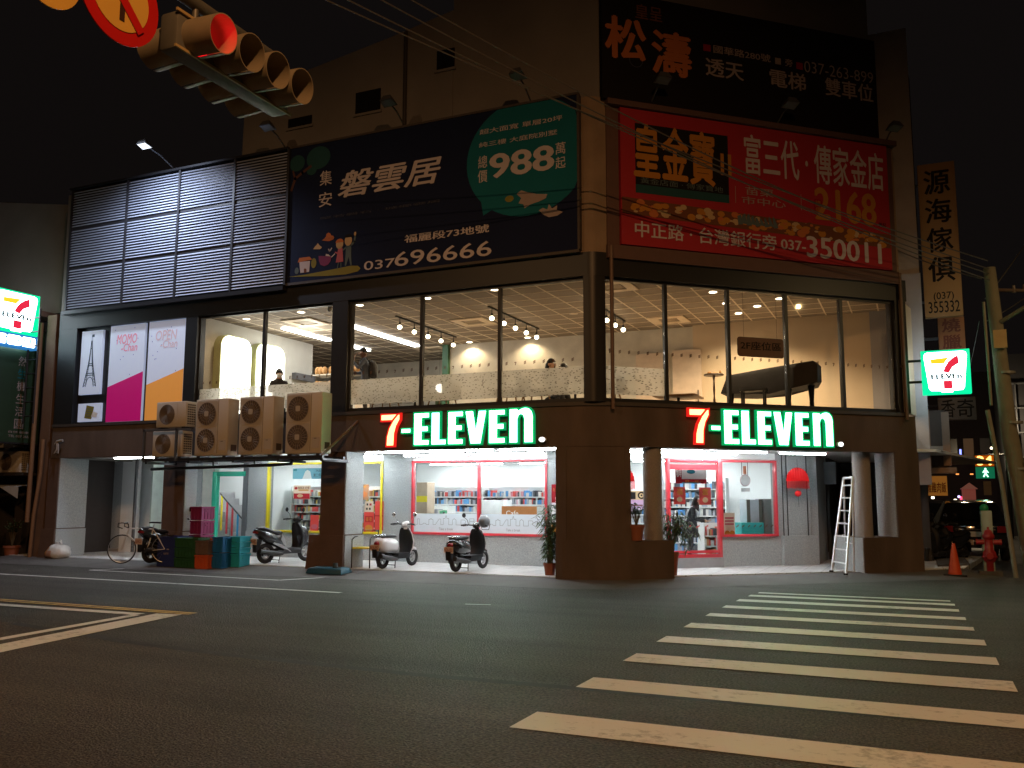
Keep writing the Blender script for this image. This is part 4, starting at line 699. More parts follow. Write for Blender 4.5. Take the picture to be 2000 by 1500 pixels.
# ================================================================ bicycles and the half hidden scooters behind the crates
def bicycle(base, rz, lab, frame, drop=True):
    t = T('bicycle', lab, 'bicycle', base, group='bicycles parked by the shutter', local=True, rz=rz)
    for y in (0, 1.0):
        w_ = MB().ring((0, y, .34), .325, .014, 'x', 36, 6).build('wheel', tyre, t, 60); q = MB()
        for k in range(18): a = 2*PI*k/18; q.tube([(0, y, .34), (0, y+.315*math.cos(a), .34+.315*math.sin(a))], .0015, 3)
        q.ring((0, y, .34), .308, .007, 'x', 32, 5).build('rim', alloy, w_)
    f_ = MB(); P = dict(bb=(0, .42, .29), st=(0, .30, .80), ht=(0, .86, .82), hb=(0, .90, .68), r=(0, 0, .34), f=(0, 1.0, .34))
    for a, b_, rad in (('bb', 'st', .016), ('st', 'ht', .016), ('hb', 'bb', .02), ('ht', 'hb', .018)): f_.tube([P[a], P[b_]], rad, 8)
    for s_ in (-.045, .045): f_.tube([P['st'], (s_, 0, .34)], .008, 6).tube([P['bb'], (s_, 0, .34)], .009, 6).tube([P['hb'], (s_, 1.0, .34)], .010, 6)
    f_.build('frame', frame, t, 50)
    MB().tube([P['st'], (0, .28, .92)], .013).build('seat_post', alloy, t); loft([(.12, .95, .06, .02), (.22, .955, .055, .022), (.34, .955, .03, .02), (.40, .95, .015, .015)], 10).build('saddle', blackp, t, 50)
    h_ = MB().tube([P['ht'], (0, .88, .92), (0, .95, .94)], .014); 
    if drop: [h_.tube([(0, .95, .94), (s_*.2, .96, .95), (s_*.21, 1.03, .94), (s_*.21, 1.04, .86), (s_*.21, .93, .82)], .014, 8) for s_ in (-1, 1)]
    else: h_.tube([(-.3, .86, .97), (-.15, .92, .95), (.15, .92, .95), (.3, .86, .97)], .014)
    h_.build('handlebar', blackp, t, 50)
    MB().lathe([(.09, -.01), (.095, 0), (.09, .01)], (.05, .42, .29), 20, 'x').tube([(.08, .42, .29), (.08, .50, .14)], .009).tube([(-.08, .42, .29), (-.08, .34, .44)], .009).box(.07, .16, .46, .54, .12, .145).build('crank', STEEL, t)
    return t
bg = [-17.145, 15.812]
bicycle((bg[0]+.88, bg[1]+.47, FZ), 118, 'white racing bicycle with drop bars at the foot of the shutter', M('bike_white', (.62, .62, .62), .35, 0, .1))
sc4 = [-16.735, 16.204]
scooter((sc4[0]+.05, sc4[1]+.05, FZ), -6, 'dark scooter half hidden behind the navy bin', 'sport', k_body, '520-KLU')
sc5 = [-18.533, 18.553]
bicycle((sc5[0]-.55, sc5[1]+.35, FZ), -60, 'pale bicycle with wide bars between the dark scooter and the pillar', M('bike_silver', (.55, .57, .6), .3, .4), False)
# ================================================================ crates
def crate(base, w, d, h, col, lab, rz=0, grp='plastic crates by the brown pillar', kind='rib', name='crate'):
    t = T(name, lab, 'crate', base, group=grp, local=True, rz=rz); m = M('crate_%02x%02x%02x' % tuple(int(c*255) for c in col), col, .5, 0, .15, 4)
    b = MB(); tw = .02; k = .96
    for (x0, x1, y0, y1) in ((-w/2, w/2, -d/2, -d/2+tw), (-w/2, w/2, d/2-tw, d/2), (-w/2, -w/2+tw, -d/2+tw, d/2-tw), (w/2-tw, w/2, -d/2+tw, d/2-tw)): b.box(x0, x1, y0, y1, 0, h)
    b.box(-w/2+tw, w/2-tw, -d/2+tw, d/2-tw, 0, .02); b.build('shell', m, t)
    r = MB(); n = max(2, int(w/.09)); nd = max(2, int(d/.09))
    if kind == 'rib':
        for i in range(n+1): x = -w/2+i*w/n; r.box(x-.008, x+.008, -d/2-.014, -d/2, .03, h-.05)
        for i in range(nd+1): y = -d/2+i*d/nd; r.box(w/2, w/2+.014, y-.008, y+.008, .03, h-.05)
    for z in ((h-.035,) if kind != 'shelf' else (h-.03, h*.45)): r.box(-w/2-.02, w/2+.02, -d/2-.02, -d/2, z, z+.034).box(w/2, w/2+.02, -d/2, d/2+.02, z, z+.034).box(-w/2-.02, -w/2, -d/2, d/2+.02, z, z+.034).box(-w/2, w/2, d/2, d/2+.02, z, z+.034)
    r.box(-.07, .07, -d/2-.016, -d/2-.001, h*.62, h*.62+.03).box(w/2+.001, w/2+.016, -.07, .07, h*.62, h*.62+.03); r.build('rim', m, t)
    return t
navy, dgreen, dbrown, orng, blue, teal, purp = (.018, .028, .14), (.018, .085, .028), (.14, .095, .075), (.55, .09, .02), (.01, .13, .33), (.02, .40, .52), (.22, .018, .10)
t = crate((-16.18, 16.50, .055), .60, .50, .70, navy, 'navy blue bin with a pale mark at the left end of the crates', kind='plain', name='bin'); MB().text('uni', -.08, .28, .06, .34, -.262, .01).flat(oval(.04, .40, .04, .015), -.262).build('pale_mark', INK['grey'], t)
for k in range(3): crate((-15.54, 16.48, .055+k*.228), .68, .54, .215, dgreen, ('dark green crate at the bottom of the green stack', 'middle dark green crate of its stack', 'dark green crate on top of the stack beside the navy bin')[k])
crate((-15.04, 16.32, .045), .36, .30, .31, orng, 'bright orange crate at the foot of the grey brown one'); crate((-15.04, 16.32, .37), .36, .30, .31, dbrown, 'grey brown crate on top of the orange crate')
crate((-14.92, 16.70, .07), .36, .36, .33, orng, 'orange red crate tucked behind the grey brown crate, lower one'); crate((-14.92, 16.70, .42), .36, .36, .30, (.5, .05, .02), 'orange red crate behind the grey brown crate, upper one')
for k in range(2): crate((-14.71, 16.54, .06+k*.36), .28, .46, .345, blue, ('deep blue ribbed crate under another blue one', 'deep blue ribbed crate on top, beside the turquoise stack')[k])
for k in range(4): crate((-14.46, 16.78, .075+(.0 if k == 0 else .315+(k-1)*.13)),   .28, .36, .30 if k == 0 else .12, teal, ('turquoise crate at the bottom of its stack', 'turquoise tray directly on the bottom turquoise crate', 'turquoise tray second from the top', 'topmost turquoise tray of its stack')[k], kind='plain')
for k in range(4): crate((-15.86, 17.02, FZ+k*.335), .32, .42, .32, purp, ('purple crate at the bottom of the purple stack', 'second purple crate from the bottom', 'third purple crate from the bottom', 'topmost purple crate beside the green door frame')[k])
# ================================================================ pots and plants
terra = M('terracotta', (.26, .085, .045), .75, 0, .2, 5, .15); soil = M('potting_soil', (.03, .022, .015), .95, 0, .3, 20); leafm = M('leaf_green', (.045, .095, .030), .45, 0, .55, 5); stemm = M('stem_brown', (.09, .07, .035), .8)
def leaf(mb, p, d, l, w, droop=.35):
    d = Vector(d).normalized(); sd = d.cross(Vector((0, 0, 1))); sd = sd.normalized() if sd.length > .01 else Vector((1, 0, 0)); p = Vector(p); n = sd.cross(d)
    a = p; b = p+d*l*.4+n*.0; c = p+d*l-Vector((0, 0, droop*l)); m_ = b-Vector((0, 0, droop*l*.15)); mb.add([a, m_+sd*w/2+n*w*.18, c, m_-sd*w/2+n*w*.18, m_], [(0, 4, 1), (4, 2, 1), (0, 3, 4), (3, 2, 4)])
def potted(base, pr, ph, lab, kind, seed, h, grp='potted plants around the arcade'):
    t = T('potted_plant', lab, 'plant', base, group=grp, local=True); r = random.Random(seed)
    MB().lathe([(0, 0), (pr*.72, 0), (pr*.97, ph*.84), (pr*1.08, ph*.85), (pr*1.08, ph), (pr*.95, ph), (pr*.93, ph*.9)], (0, 0, 0), 20).build('pot', terra, t, 40); MB().disc((0, 0, ph*.92), pr*.93, 'z', 16).build('soil', soil, t)
    L_ = MB(); S_ = MB()
    if kind == 'cane':
        for q in range(14):
            a = r.uniform(0, 6.28); rr = pr*.5*r.random(); x, y = rr*math.cos(a), rr*math.sin(a); hh = h*r.uniform(.6, 1); pts = [(x, y, ph*.9), (x+r.uniform(-.06, .06), y+r.uniform(-.06, .06), ph+hh*.5), (x+r.uniform(-.24, .24), y+r.uniform(-.24, .24), ph+hh)]
            S_.tube(pts, [.012, .009, .004], 5)
            for k in range(int(hh*34)):
                u = r.uniform(.12, 1); p = Vector(pts[0]).lerp(Vector(pts[1]), u*2) if u < .5 else Vector(pts[1]).lerp(Vector(pts[2]), u*2-1); b_ = r.uniform(0, 6.28); leaf(L_, p, (math.cos(b_), math.sin(b_), r.uniform(-.1, .7)), r.uniform(.17, .30), r.uniform(.03, .055), r.uniform(.35, .9))
    elif kind == 'bushy':
        for q in range(16):
            a = r.uniform(0, 6.28); sp = r.uniform(.2, 1); pts = [(0, 0, ph*.9), (math.cos(a)*.10*sp, math.sin(a)*.10*sp, ph+h*.5), (math.cos(a)*.24*sp, math.sin(a)*.24*sp, ph+h*r.uniform(.7, 1))]; S_.tube(pts, [.008, .006, .003], 5)
            for k in range(14): u = r.uniform(.3, 1); p = Vector(pts[1]).lerp(Vector(pts[2]), max(0, u*2-1)); b_ = r.uniform(0, 6.28); leaf(L_, p, (math.cos(b_), math.sin(b_), r.uniform(.1, .9)), r.uniform(.07, .13), r.uniform(.03, .05), .2)
    else:
        for q in range(22):
            a = r.uniform(-1.9, 1.2); sp = r.uniform(.4, 1); pts = [(0, 0, ph*.9), (math.cos(a)*.25*sp, math.sin(a)*.22*sp, ph+h*r.uniform(.5, 1)), (math.cos(a)*.62*sp, math.sin(a)*.5*sp, ph+h*r.uniform(-.1, .65))]; S_.tube(pts, [.008, .006, .003], 5)
            for k in range(17): u = r.uniform(.25, 1); p = Vector(pts[0]).lerp(Vector(pts[1]), u*2) if u < .5 else Vector(pts[1]).lerp(Vector(pts[2]), u*2-1); b_ = r.uniform(0, 6.28); leaf(L_, p, (math.cos(b_), math.sin(b_), r.uniform(-.6, .5)), r.uniform(.10, .17), r.uniform(.03, .05), .7)
    S_.build('stem', stemm, t); L_.build('foliage', leafm, t); return t
p1 = [-6.923, 17.289]; potted((p1[0], p1[1], .06), .125, .30, 'tall cane plant in a terracotta pot left of the rounded corner pillar', 'cane', 11, 1.18)
q = rp(.93, .05); potted((q[0], q[1], .842), .15, .30, 'small bushy plant in a red pot on the low wall', 'bushy', 5, .42)
q = rp(1.88, .42); potted((q[0], q[1], FZ), .15, .46, 'spreading plant with drooping leaves beside the low wall end', 'droop', 9, .85)
b = T('folding_sign', 'dark folding board edge standing between the tall plant and the corner pillar', 'board', (-6.75, 17.9, FZ)); MB().box(-6.86, -6.82, 17.5, 18.0, FZ+.06, 1.45).build('board', M('board_dark', (.02, .018, .016), .5), b); MB().cyl((-6.84, 17.52, FZ+.03), (-6.84, 17.56, FZ+.03), .03).cyl((-6.84, 17.94, FZ+.03), (-6.84, 17.98, FZ+.03), .03).build('castor', blackp, b)
# ================================================================ ladder, lanterns, bags, chair, base
ld = T('step_ladder', 'white aluminium step ladder standing behind the round column', 'ladder', (-1.75, 21.9, FZ))
la, lb_ = Vector((-1.802, 20.677, FZ)), Vector((-1.464, 19.970, FZ));
P0, P1 = la, lb_; up = Vector((0, 0, 2.0)); dy = (RF.m.to_3x3() @ Vector((.52, .35, 0)))
top0 = P0+Vector((.30, .42, 2.0)); top1 = top0+(P1-P0)*.62
alu = M('ladder_alu', (.72, .73, .74), .3, .35, .05); rail_ = MB(); rung = MB()
for a, c in ((P0, top0), (P1, top1)): rail_.tube([a, c], .028, 6)
rail_.build('rail', alu, ld, 40)
for k in range(7): u = .11+k*.135; rung.tube([P0.lerp(top0, u), P1.lerp(top1, u)], .018, 6)
rung.tube([top0, top1], .03, 6); rung.build('rung', alu, ld, 40)
e0, e1 = P0+Vector((.22, .95, 0)), P1+Vector((.10, .85, 0)); MB().tube([e0, top0], .022, 6).tube([e1, top1], .022, 6).tube([P0.lerp(top0, .38), e0.lerp(top0, .38)], .01, 5).tube([P1.lerp(top1, .38), e1.lerp(top1, .38)], .01, 5).tube([e0.lerp(top0, .3), e1.lerp(top1, .3)], .014, 5).build('back_leg', alu, ld, 40)
for p in (P0, P1): MB().box(p.x-.04, p.x+.04, p.y-.04, p.y+.04, FZ, FZ+.035).build('rubber_foot', blackp, ld)
redp = M('lantern_red', (.70, .006, .008), .6, 0, .12, 5)
def lantern(s_, y_, zc, lab, w=.30):
    t = T('paper_lantern', lab, 'lantern', (s_, y_, zc), RF, 'red paper fan lanterns', local=True)
    n = 26; b = MB(); xk = [w*math.cos(PI-PI*k/n) for k in range(n+1)]; zk = [.0+.30*math.sin(PI*k/n)**.9 if 0 < k < n else 0 for k in range(n+1)]
    for k in range(n):
        y0_, y1_ = (.035, -.035) if k % 2 else (-.035, .035); b.quad((xk[k], y0_, -.02), (xk[k+1], y1_, -.02), (xk[k+1], y1_*.5, zk[k+1]), (xk[k], y0_*.5, zk[k]))
        x0_ = -w+2*w*k/n; b.quad((x0_*1.04, -.02, -.0), ((x0_+2*w/n*.9)*1.04, -.01, -.0), ((x0_+2*w/n*.85)*1.06, -.01, -.17-.05*rnd.random()), (x0_*1.06, -.02, -.17-.05*rnd.random()))
    b.build('pleats', redp, t); MB().tube([(0, 0, .26), (0, 0, .5)], .004, 4).build('cord', blackp, t); MB().ell((0, 0, -.31), (.085, .06, .075), 12, 8).build('pompom', redp, t, 60); MB().tube([(0, 0, -.38), (.01, 0, -.62)], .004, 4).build('tassel_cord', blackp, t)
lz = (6.028, 2.104); lantern(lz[0], 1.9, lz[1], 'red paper fan lantern with pompom in front of the grey wall by the ladder'); lz = (1.408, 2.061); lantern(lz[0], 1.75, lz[1], 'red paper fan lantern half hidden by the corner pillar')
bgp = [-20.541, 16.687]
t = T('rubbish_bag', 'knotted translucent rubbish bag beside the left pillar', 'bag', (bgp[0], bgp[1]+.2, .04), local=True)
b = MB(); r_ = random.Random(4); n, m_ = 22, 12; vs = []
for i in range(m_+1):
    for k in range(n):
        a = 2*PI*k/n; ph_ = PI*i/m_; w_ = 1+.16*mnoise.noise((math.cos(a)*1.8, math.sin(a)*1.8, i*.35)); vs.append((.34*math.sin(ph_)**.8*math.cos(a)*w_, .26*math.sin(ph_)**.8*math.sin(a)*w_, .20+.20*math.cos(ph_)*w_))
b.add(vs, [(i*n+k, (i+1)*n+k, (i+1)*n+(k+1) % n, i*n+(k+1) % n) for i in range(m_) for k in range(n)]); b.mi = [(2 if sum(b.v[i].x for i in f)/len(f) < -.14 else (1 if sum(b.v[i].x for i in f)/len(f) < .06 and sum(b.v[i].z for i in f)/len(f) < .24 else 0)) for f in b.f]
b.build('sack', [M('bag_white', (.60, .60, .58), .35, 0, .25, 7, .4, 14), M('bag_pink', (.45, .28, .22), .4, 0, .3, 7, .4, 14), M('bag_orange', (.45, .22, .07), .4, 0, .3, 7, .4, 14)], t, 80); MB().tube([(.0, 0, .37), (-.05, 0, .46), (.06, 0, .50), (.10, 0, .41)], [.04, .03, .03, .02], 8).build('knot', M('bag_white', (.6, .6, .58)), t, 80)
pb_ = [-12.016, 16.738]
t = T('plastic_block', 'low blue plastic base block at the foot of the middle pillar', 'base', (-11.65, 16.33, .02), local=True); b = MB(); b.add([(-.47, -.20, .03), (.47, -.20, .03), (.47, .22, .06), (-.47, .22, .06), (-.42, -.16, .15), (.42, -.16, .15), (.42, .18, .17), (-.42, .18, .17)], [(3, 2, 1, 0), (4, 5, 6, 7), (0, 1, 5, 4), (1, 2, 6, 5), (2, 3, 7, 6), (3, 0, 4, 7)]); b.build('block', [M('base_blue', (.012, .07, .11), .5, 0, .3, 3)], t, bevel=.02); MB().lathe([(.055, .15), (.055, .26), (.045, .26), (.045, .15)], (.17, 0, 0), 16).build('socket', M('base_socket', (.03, .05, .06), .6), t)
for k, lab in ((0, 'black frame chair with a yellow seat beside the middle pillar'),):
    cg = [-11.449, 17.044]; t = T('chair', lab, 'chair', (cg[0]+.05+.40*k, cg[1]+.28+.30*k, FZ), local=True, rz=8, group='black frame chairs')
    MB().tube([(-.22, -.2, 0), (-.22, -.2, .62), (-.20, -.1, .68), (-.20, .24, .68), (-.20, .26, 0)], .014, 6).tube([(.22, -.2, 0), (.22, -.2, .62), (.20, -.1, .68), (.20, .24, .68), (.20, .26, 0)], .014, 6).build('frame', blackp, t, 50)
    MB().box(-.2, .2, -.2, .22, .42, .45).build('seat', yellow, t); MB().tube([(-.2, .24, .45), (-.2, .28, .82), (.2, .28, .82), (.2, .24, .45)], .014, 6).build('backrest', blackp, t, 50)
# ================================================================ tower behind the hoardings
tw = T('tower_building', 'plain grey building rising behind the billboards', 'building', (-9, 19, 9.9))
towm = M('tower_render', (.19, .18, .172), .9, 0, .3, .8, .25, 25)
b = MB(); b.prism([(-15.1, 9.9), (-9.13, 9.9), (-9.13, 12.68), (-10.86, 12.38), (-15.06, 11.78)], 'y', 17.0, 22)
b.prism([(-9.13, 17.02), (-5.92, 17.02), rp(.2, .12), rp(7.15, .12), (-1.5, 26), (-9.13, 26)], 'z', 9.9, 17); b.build('wall', towm, tw)
for (a, c, d, e) in ((-11.721, 10.644, -11.029, 11.179), (-9.540, 11.303, -9.089, 11.768), (-13.679, 10.633, -12.974, 10.871)):
    w_ = MB().box(a, d, 16.985, 17.01, c, e).build('window', M('window_dark', (.010, .009, .008), .2), tw); MB().box(a-.04, d+.04, 16.96, 16.999, c-.06, c-.001).build('sill', towm, w_)
MB().tube([((-10.356, 10.618)[0], 16.97, 9.95), ((-10.356, 10.618)[0], 16.97, 12.42)], .045).build('drain_pipe', M('pipe_dark', (.04, .035, .03), .7), tw, 40)
# ================================================================ neighbours on the left
nl = T('neighbour_building', 'low neighbouring shop with a corrugated grey upper wall', 'building', (-25, 18, 0))
corr = MB(); n = 90
for k in range(n): x = -31+k*.106; corr.add([(x, 17.8, 6.9), (x+.05, 17.76, 6.9), (x+.106, 17.8, 6.9), (x, 17.8, 10.6-.16*(x+25.4)), (x+.05, 17.76, 10.6-.16*(x+25.4)), (x+.106, 17.8, 10.6-.16*(x+25.4))], [(0, 1, 4, 3), (1, 2, 5, 4)])
corr.build('corrugated_wall', M('corrugated_grey', (.22, .20, .18), .7, .1, .2, 1.5), nl)
MB().box(-31, -21.5, 17.85, 26, 0, 6.9).build('wall', M('neighbour_dark', (.035, .028, .025), .9), nl)
MB().box(-31, -22.2, 17.2, 17.8, 6.7, 6.85).box(-26, -22.6, 17.3, 17.4, 6.1, 6.55).build('canopy', M('canopy_red', (.16, .07, .055), .7), nl)
MB().box(-31, -22.15, 16.9, 17.8, 2.25, 2.32).build('shelf', M('shelf_dark', (.03, .025, .02), .7), nl)
MB().box(-21.55, -21.2, 16.9, 18, 0, 6.6).build('party_wall', M('party_wall_brown', (.13, .075, .045), .85, 0, .3, 3, .3), nl)
b = MB().tube([(-21.75, 16.85, 1.0), (-21.72, 16.85, 6.4)], .06).tube([(-21.5, 16.8, 0.05), (-21.45, 16.8, 1.2), (-21.3, 16.8, 2.3), (-21.28, 16.8, 3.2)], .05); b.build('drain_pipe', M('pipe_orange', (.22, .12, .06), .7), nl, 50)
b = MB(); 
for k in range(3): x = -24.6+k*.82; b.add([(x, 16.85, 1.95), (x+.78, 16.85, 1.95), (x+.78, 16.85, 1.62), (x+.4, 16.75, 1.6)], [(0, 1, 2)]).quad((x, 16.85, 1.95), (x+.78, 16.85, 1.95), (x+.78, 17.3, 2.0), (x, 17.3, 2.0))
b.build('awning', M('awning_white', (.42, .43, .42), .7), nl)
for k, (x, z, lab) in enumerate(((-24.3, 2.33, 'beige condenser on the left neighbour shelf, cut by the photo edge'), (-23.2, 2.33, 'beige condenser on the left neighbour shelf next to the party wall'), (-23.5, 3.02, 'dark condenser with white side above the beige pair'))):
    condenser(x, z, .88, .32, .58, 16.95, lab, False, 'condensers on the neighbouring shop')
gbn = T('banner_sign', 'tall dark green vertical banner with pale characters beneath the square light box', 'sign', (-22.0, 16.7, 3.2)); MB().box(-22.03, -22.0, 15.2, 17.2, 3.12, 6.2).build('panel', M('banner_green', (.02, .045, .022), .5, 0, .2, 2), gbn)
L_ = MB()
for k, ch in enumerate('然生機生活園'):
    z = 5.18-.34*k; L_.m(0 if k != 1 else 1); L_.text(ch, 16.45, z, 16.72, z+.26, -21.995, .005, 0, 'x')
L_.m(0).text('自然 健康', 16.3, 3.36, 16.9, 3.42, -21.995, .004, 0, 'x').text('TEL 037 265', 16.3, 3.25, 16.9, 3.31, -21.995, .004, 0, 'x'); L_.build('lettering', inks('grey', 'teal'), gbn); MB().box(-22.05, -21.98, 15.2, 17.22, 6.2, 6.24).box(-22.05, -21.98, 15.2, 17.22, 3.07, 3.119).build('frame', STEEL, gbn)
sc_ = MB()
for x in (-21.72, -21.35):
    sc_.tube([(x, 16.5, 3.6), (x, 16.5, 6.7)], .025)
for k in range(8): sc_.tube([(-21.72, 16.5, 3.8+k*.38), (-21.35, 16.5, 3.8+k*.38)], .018)
t = T('sign_bracket', 'steel ladder bracket behind the left light box sign', 'bracket', (-21.5, 16.5, 3.6)); sc_.build('bracket', STEEL, t)
for k, (x, lab) in enumerate(((-24.6, 'leafy plant in a red pot at the left photo edge'), (-23.6, 'leafy plant in a red pot, middle of the three by the neighbour'), (-22.6, 'leafy plant in a red pot nearest the rubbish bag'))): potted((x, 17.1, .0), .2, .35, lab, 'bushy', 30+k, .75, 'potted plants of the neighbour')
# ================================================================ side street on the right
nr = T('neighbour_building', 'shadowed building with a pale side wall behind the right light box sign', 'building', (0, 24, 0))
pw = M('side_wall_pale', (.34, .33, .35), .85, 0, .3, 1.2, .3, 20)
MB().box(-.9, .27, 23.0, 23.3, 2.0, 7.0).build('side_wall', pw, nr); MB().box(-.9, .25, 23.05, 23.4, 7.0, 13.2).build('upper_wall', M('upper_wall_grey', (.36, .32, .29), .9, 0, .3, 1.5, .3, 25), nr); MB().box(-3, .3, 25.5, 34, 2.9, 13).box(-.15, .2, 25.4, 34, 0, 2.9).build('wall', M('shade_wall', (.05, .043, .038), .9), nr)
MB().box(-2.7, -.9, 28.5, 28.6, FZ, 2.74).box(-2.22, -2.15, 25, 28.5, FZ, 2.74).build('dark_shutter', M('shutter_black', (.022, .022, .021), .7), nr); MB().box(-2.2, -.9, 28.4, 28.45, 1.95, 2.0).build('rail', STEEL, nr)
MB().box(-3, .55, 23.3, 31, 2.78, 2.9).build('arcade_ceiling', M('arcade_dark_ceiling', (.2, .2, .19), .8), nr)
t = T('meter_box', 'grey meter box on the arcade wall by the ladder', 'box', (-2.2, 24.9, 2.2)); MB().box(-2.25, -1.95, 24.7, 24.98, 2.05, 2.62).build('case', M('meter_grey', (.22, .25, .27), .5), t, bevel=.01)
def vsign(lab, x0, x1, z0, z1, y, col, chars, ink, cz, ch, extra=(), name='vertical_sign', edge='hoarding_frame'):
    t = T(name, lab, 'sign', ((x0+x1)/2, y, z0), group='upright shop signs along the side street'); MB().box(x0, x1, y, y+.2, z0, z1).build('panel', col, t, bevel=.01)
    L_ = MB(); w = (x1-x0)
    for k, c in enumerate(chars): z = cz-k*ch; L_.text(c, x0+w*.16, z-ch*.82, x1-w*.16, z, y-.006, .035)
    for (s_, a, b_, c, d) in extra: L_.text(s_, x0+w*a, b_, x0+w*c, d, y-.006, .012)
    L_.build('lettering', ink, t); MB().tube([(x0-.5, y+.1, z0+.4), (x0, y+.1, z0+.4)], .03).tube([(x0-.5, y+.1, z1-.5), (x0, y+.1, z1-.5)], .03).build('arm', STEEL, t)
    return t
vsign('tall yellow vertical sign with black brush characters above the right light box', *(0.343, 8.044)[:1], *(1.183, 7.945)[:1], (0.769, 6.092)[1], (0.801, 9.986)[1], 24, M('sign_yellow', (.36, .20, .07), .5, 0, .15, 1), '源海傢俱', INK['black'], (0.791, 9.802)[1], .74, (('(037)', .25, (0.789, 6.473)[1], .78, (0.801, 6.701)[1]), ('355332', .1, (0.774, 6.193)[1], .92, (0.789, 6.473)[1])))
vsign('short orange vertical sign directly below the tall yellow one', *(0.633, 5.999)[:1], *(1.238, 5.953)[:1], (0.926, 5.321)[1], (0.975, 6.250)[1], 25, M('sign_orange', (.34, .15, .06), .5, 0, .15, 1), '燒臘', M('ink_brown', (.16, .04, .02), .6), (0.973, 6.210)[1], .42)
vsign('small pale square sign hanging under the right light box', *(0.574, 4.230)[:1], *(1.492, 4.193)[:1], (0.903, 3.800)[1], (0.935, 4.411)[1], 27, M('sign_faint', (.10, .085, .07), .6), (), INK['black'], 0, .1, (('奇', .5, (0.907, 3.869)[1], .95, (0.932, 4.355)[1]), ('香', .08, (0.907, 3.869)[1], .45, (0.932, 4.355)[1])))
t = T('wall_sign', 'big upright metal framed sign box on a ledge at the right end of the arcade', 'sign', (1.0, 24.6, 3.0)); MB().box((0.289, 3.245)[0], (0.666, 3.235)[0], 24.6, 24.9, (0.249, 2.460)[1], (0.320, 3.856)[1]).build('panel', M('box_dark', (.06, .04, .03), .6), t)
MB().box((0.243, 3.246)[0], (0.312, 3.244)[0], 24.55, 24.9, (0.249, 2.460)[1], (0.321, 3.881)[1]).box((0.575, 3.237)[0], (0.746, 3.232)[0], 24.55, 24.9, (0.250, 2.486)[1], (0.317, 3.805)[1]).box((0.092, 3.250)[0], (0.848, 3.230)[0], 24.4, 24.95, (0.240, 2.297)[1], (0.248, 2.435)[1]).build('frame', M('frame_tan', (.22, .14, .09), .5), t)
t = T('shop_banner', 'glowing orange shop banner under the ledge at the right end of the arcade', 'sign', (.9, 30, 2.0)); MB().box((0.025, 2.133)[0], (0.764, 2.130)[0], 30, 30.05, (0.007, 1.780)[1], (0.036, 2.364)[1]).build('panel', EM('banner_orange', (.55, .20, .03), .32, (.4, .15, .03)), t); MB().text('嘉義雞肉飯', (0.063, 2.056)[0], (0.012, 1.872)[1], (0.732, 2.054)[0], (0.027, 2.179)[1], 29.99, .03).build('lettering', INK['crimson'], t)
lamp('side_street_lamp', 'POINT', (3.4, 47, 5.0), 260, (1, .8, .5), None, .15); lamp('side_street_lamp', 'POINT', (1.4, 36.5, 4.2), 90, (1, .75, .45), None, .15)
# utility pole, cables, cabinet, hydrant, cone
polem = M('pole_concrete', (.20, .18, .125), .85, 0, .3, 4, .3, 30); up_ = T('utility_pole', 'leaning concrete utility pole with cable brackets at the right edge', 'pole', (1.85, 22.3, 0))
MB().tube([(1.95, 22.3, -.05), (1.62, 22.3, 3.2), (1.45, 22.3, 6.8)], [.20, .165, .125], 18).build('pole', polem, up_, 50)
b = MB()
for z in (3.3, 4.4, 2.3): b.lathe([(.185, 0), (.185, .05)], (1.95-.49*z/7, 22.3, z), 16)
b.build('pole_band', M('band_grey', (.3, .3, .28), .5, .4), up_); MB().box(1.42, 1.68, 22.05, 22.12, 4.95, 5.35).build('notice_plate', M('notice_yellow', (.45, .30, .14), .6), up_)
MB().tube([(1.55, 22.05, 0.02), (1.40, 22.05, 2.0), (1.22, 22.1, 3.6)], .05, 10).tube([(2.1, 22.1, .02), (1.95, 22.1, 2.6)], .035, 8).tube([(1.30, 22.1, 3.7), (1.28, 22.1, 6.0)], .03, 8).build('cable_conduit', M('conduit_grey', (.24, .22, .17), .6), up_, 50)
b = MB().tube([(1.45, 22.3, 6.3), (2.3, 22.3, 6.2)], .04, 8)
for x in (1.9, 2.1, 2.3): b.cyl((x, 22.3, 6.2), (x, 22.3, 6.36), .04, .03, 8)
up_.location.x += .22
b.build('cross_arm', M('insulator_brown', (.12, .08, .06), .5), up_); MB().tube([(1.6, 22.2, 5.55), (2.2, 21.8, 5.85), (3.4, 21.2, 6.1)], .05, 8).build('lamp_arm', polem, up_, 50)
hr = MB(); 
cab_ = M('cable_black', (.10, .095, .09), .5)
def cable(a, b_, sag, lab, r=.014, n=24):
    a, b_ = Vector(a), Vector(b_); o = MB().tube([a.lerp(b_, i/n)-Vector((0, 0, sag*4*(i/n)*(1-i/n))) for i in range(n+1)], r, 5).build('overhead_cable', cab_, None, 60); tag(o, lab, 'cable', 'overhead cables')
tops = [(1.64, 22.2, 6.95), (1.66, 22.2, 6.65), (1.67, 22.2, 6.5), (1.65, 22.15, 6.75)]
for k, (px, lab) in enumerate((((-8.186, 10.016, 9.244), 'lowest long overhead cable crossing in front of both billboards'), ((-7.828, 10.534, 9.318), 'second overhead cable from below across the billboards'), ((-7.529, 10.908, 9.492), 'third overhead cable from below across the billboards'), ((-7.219, 11.295, 9.630), 'topmost overhead cable across the teal bubble'))): cable(px, tops[k], .25+.04*k, lab, .012)
for k, (e, lab) in enumerate((((3.131, 24.859, 8.593), 'upper cable running from the pole to the right edge'), ((2.962, 25.290, 6.906), 'lower cable running from the pole to the right edge'))): cable((1.55, 22.25, 6.1-.5*k), e, .05, lab)
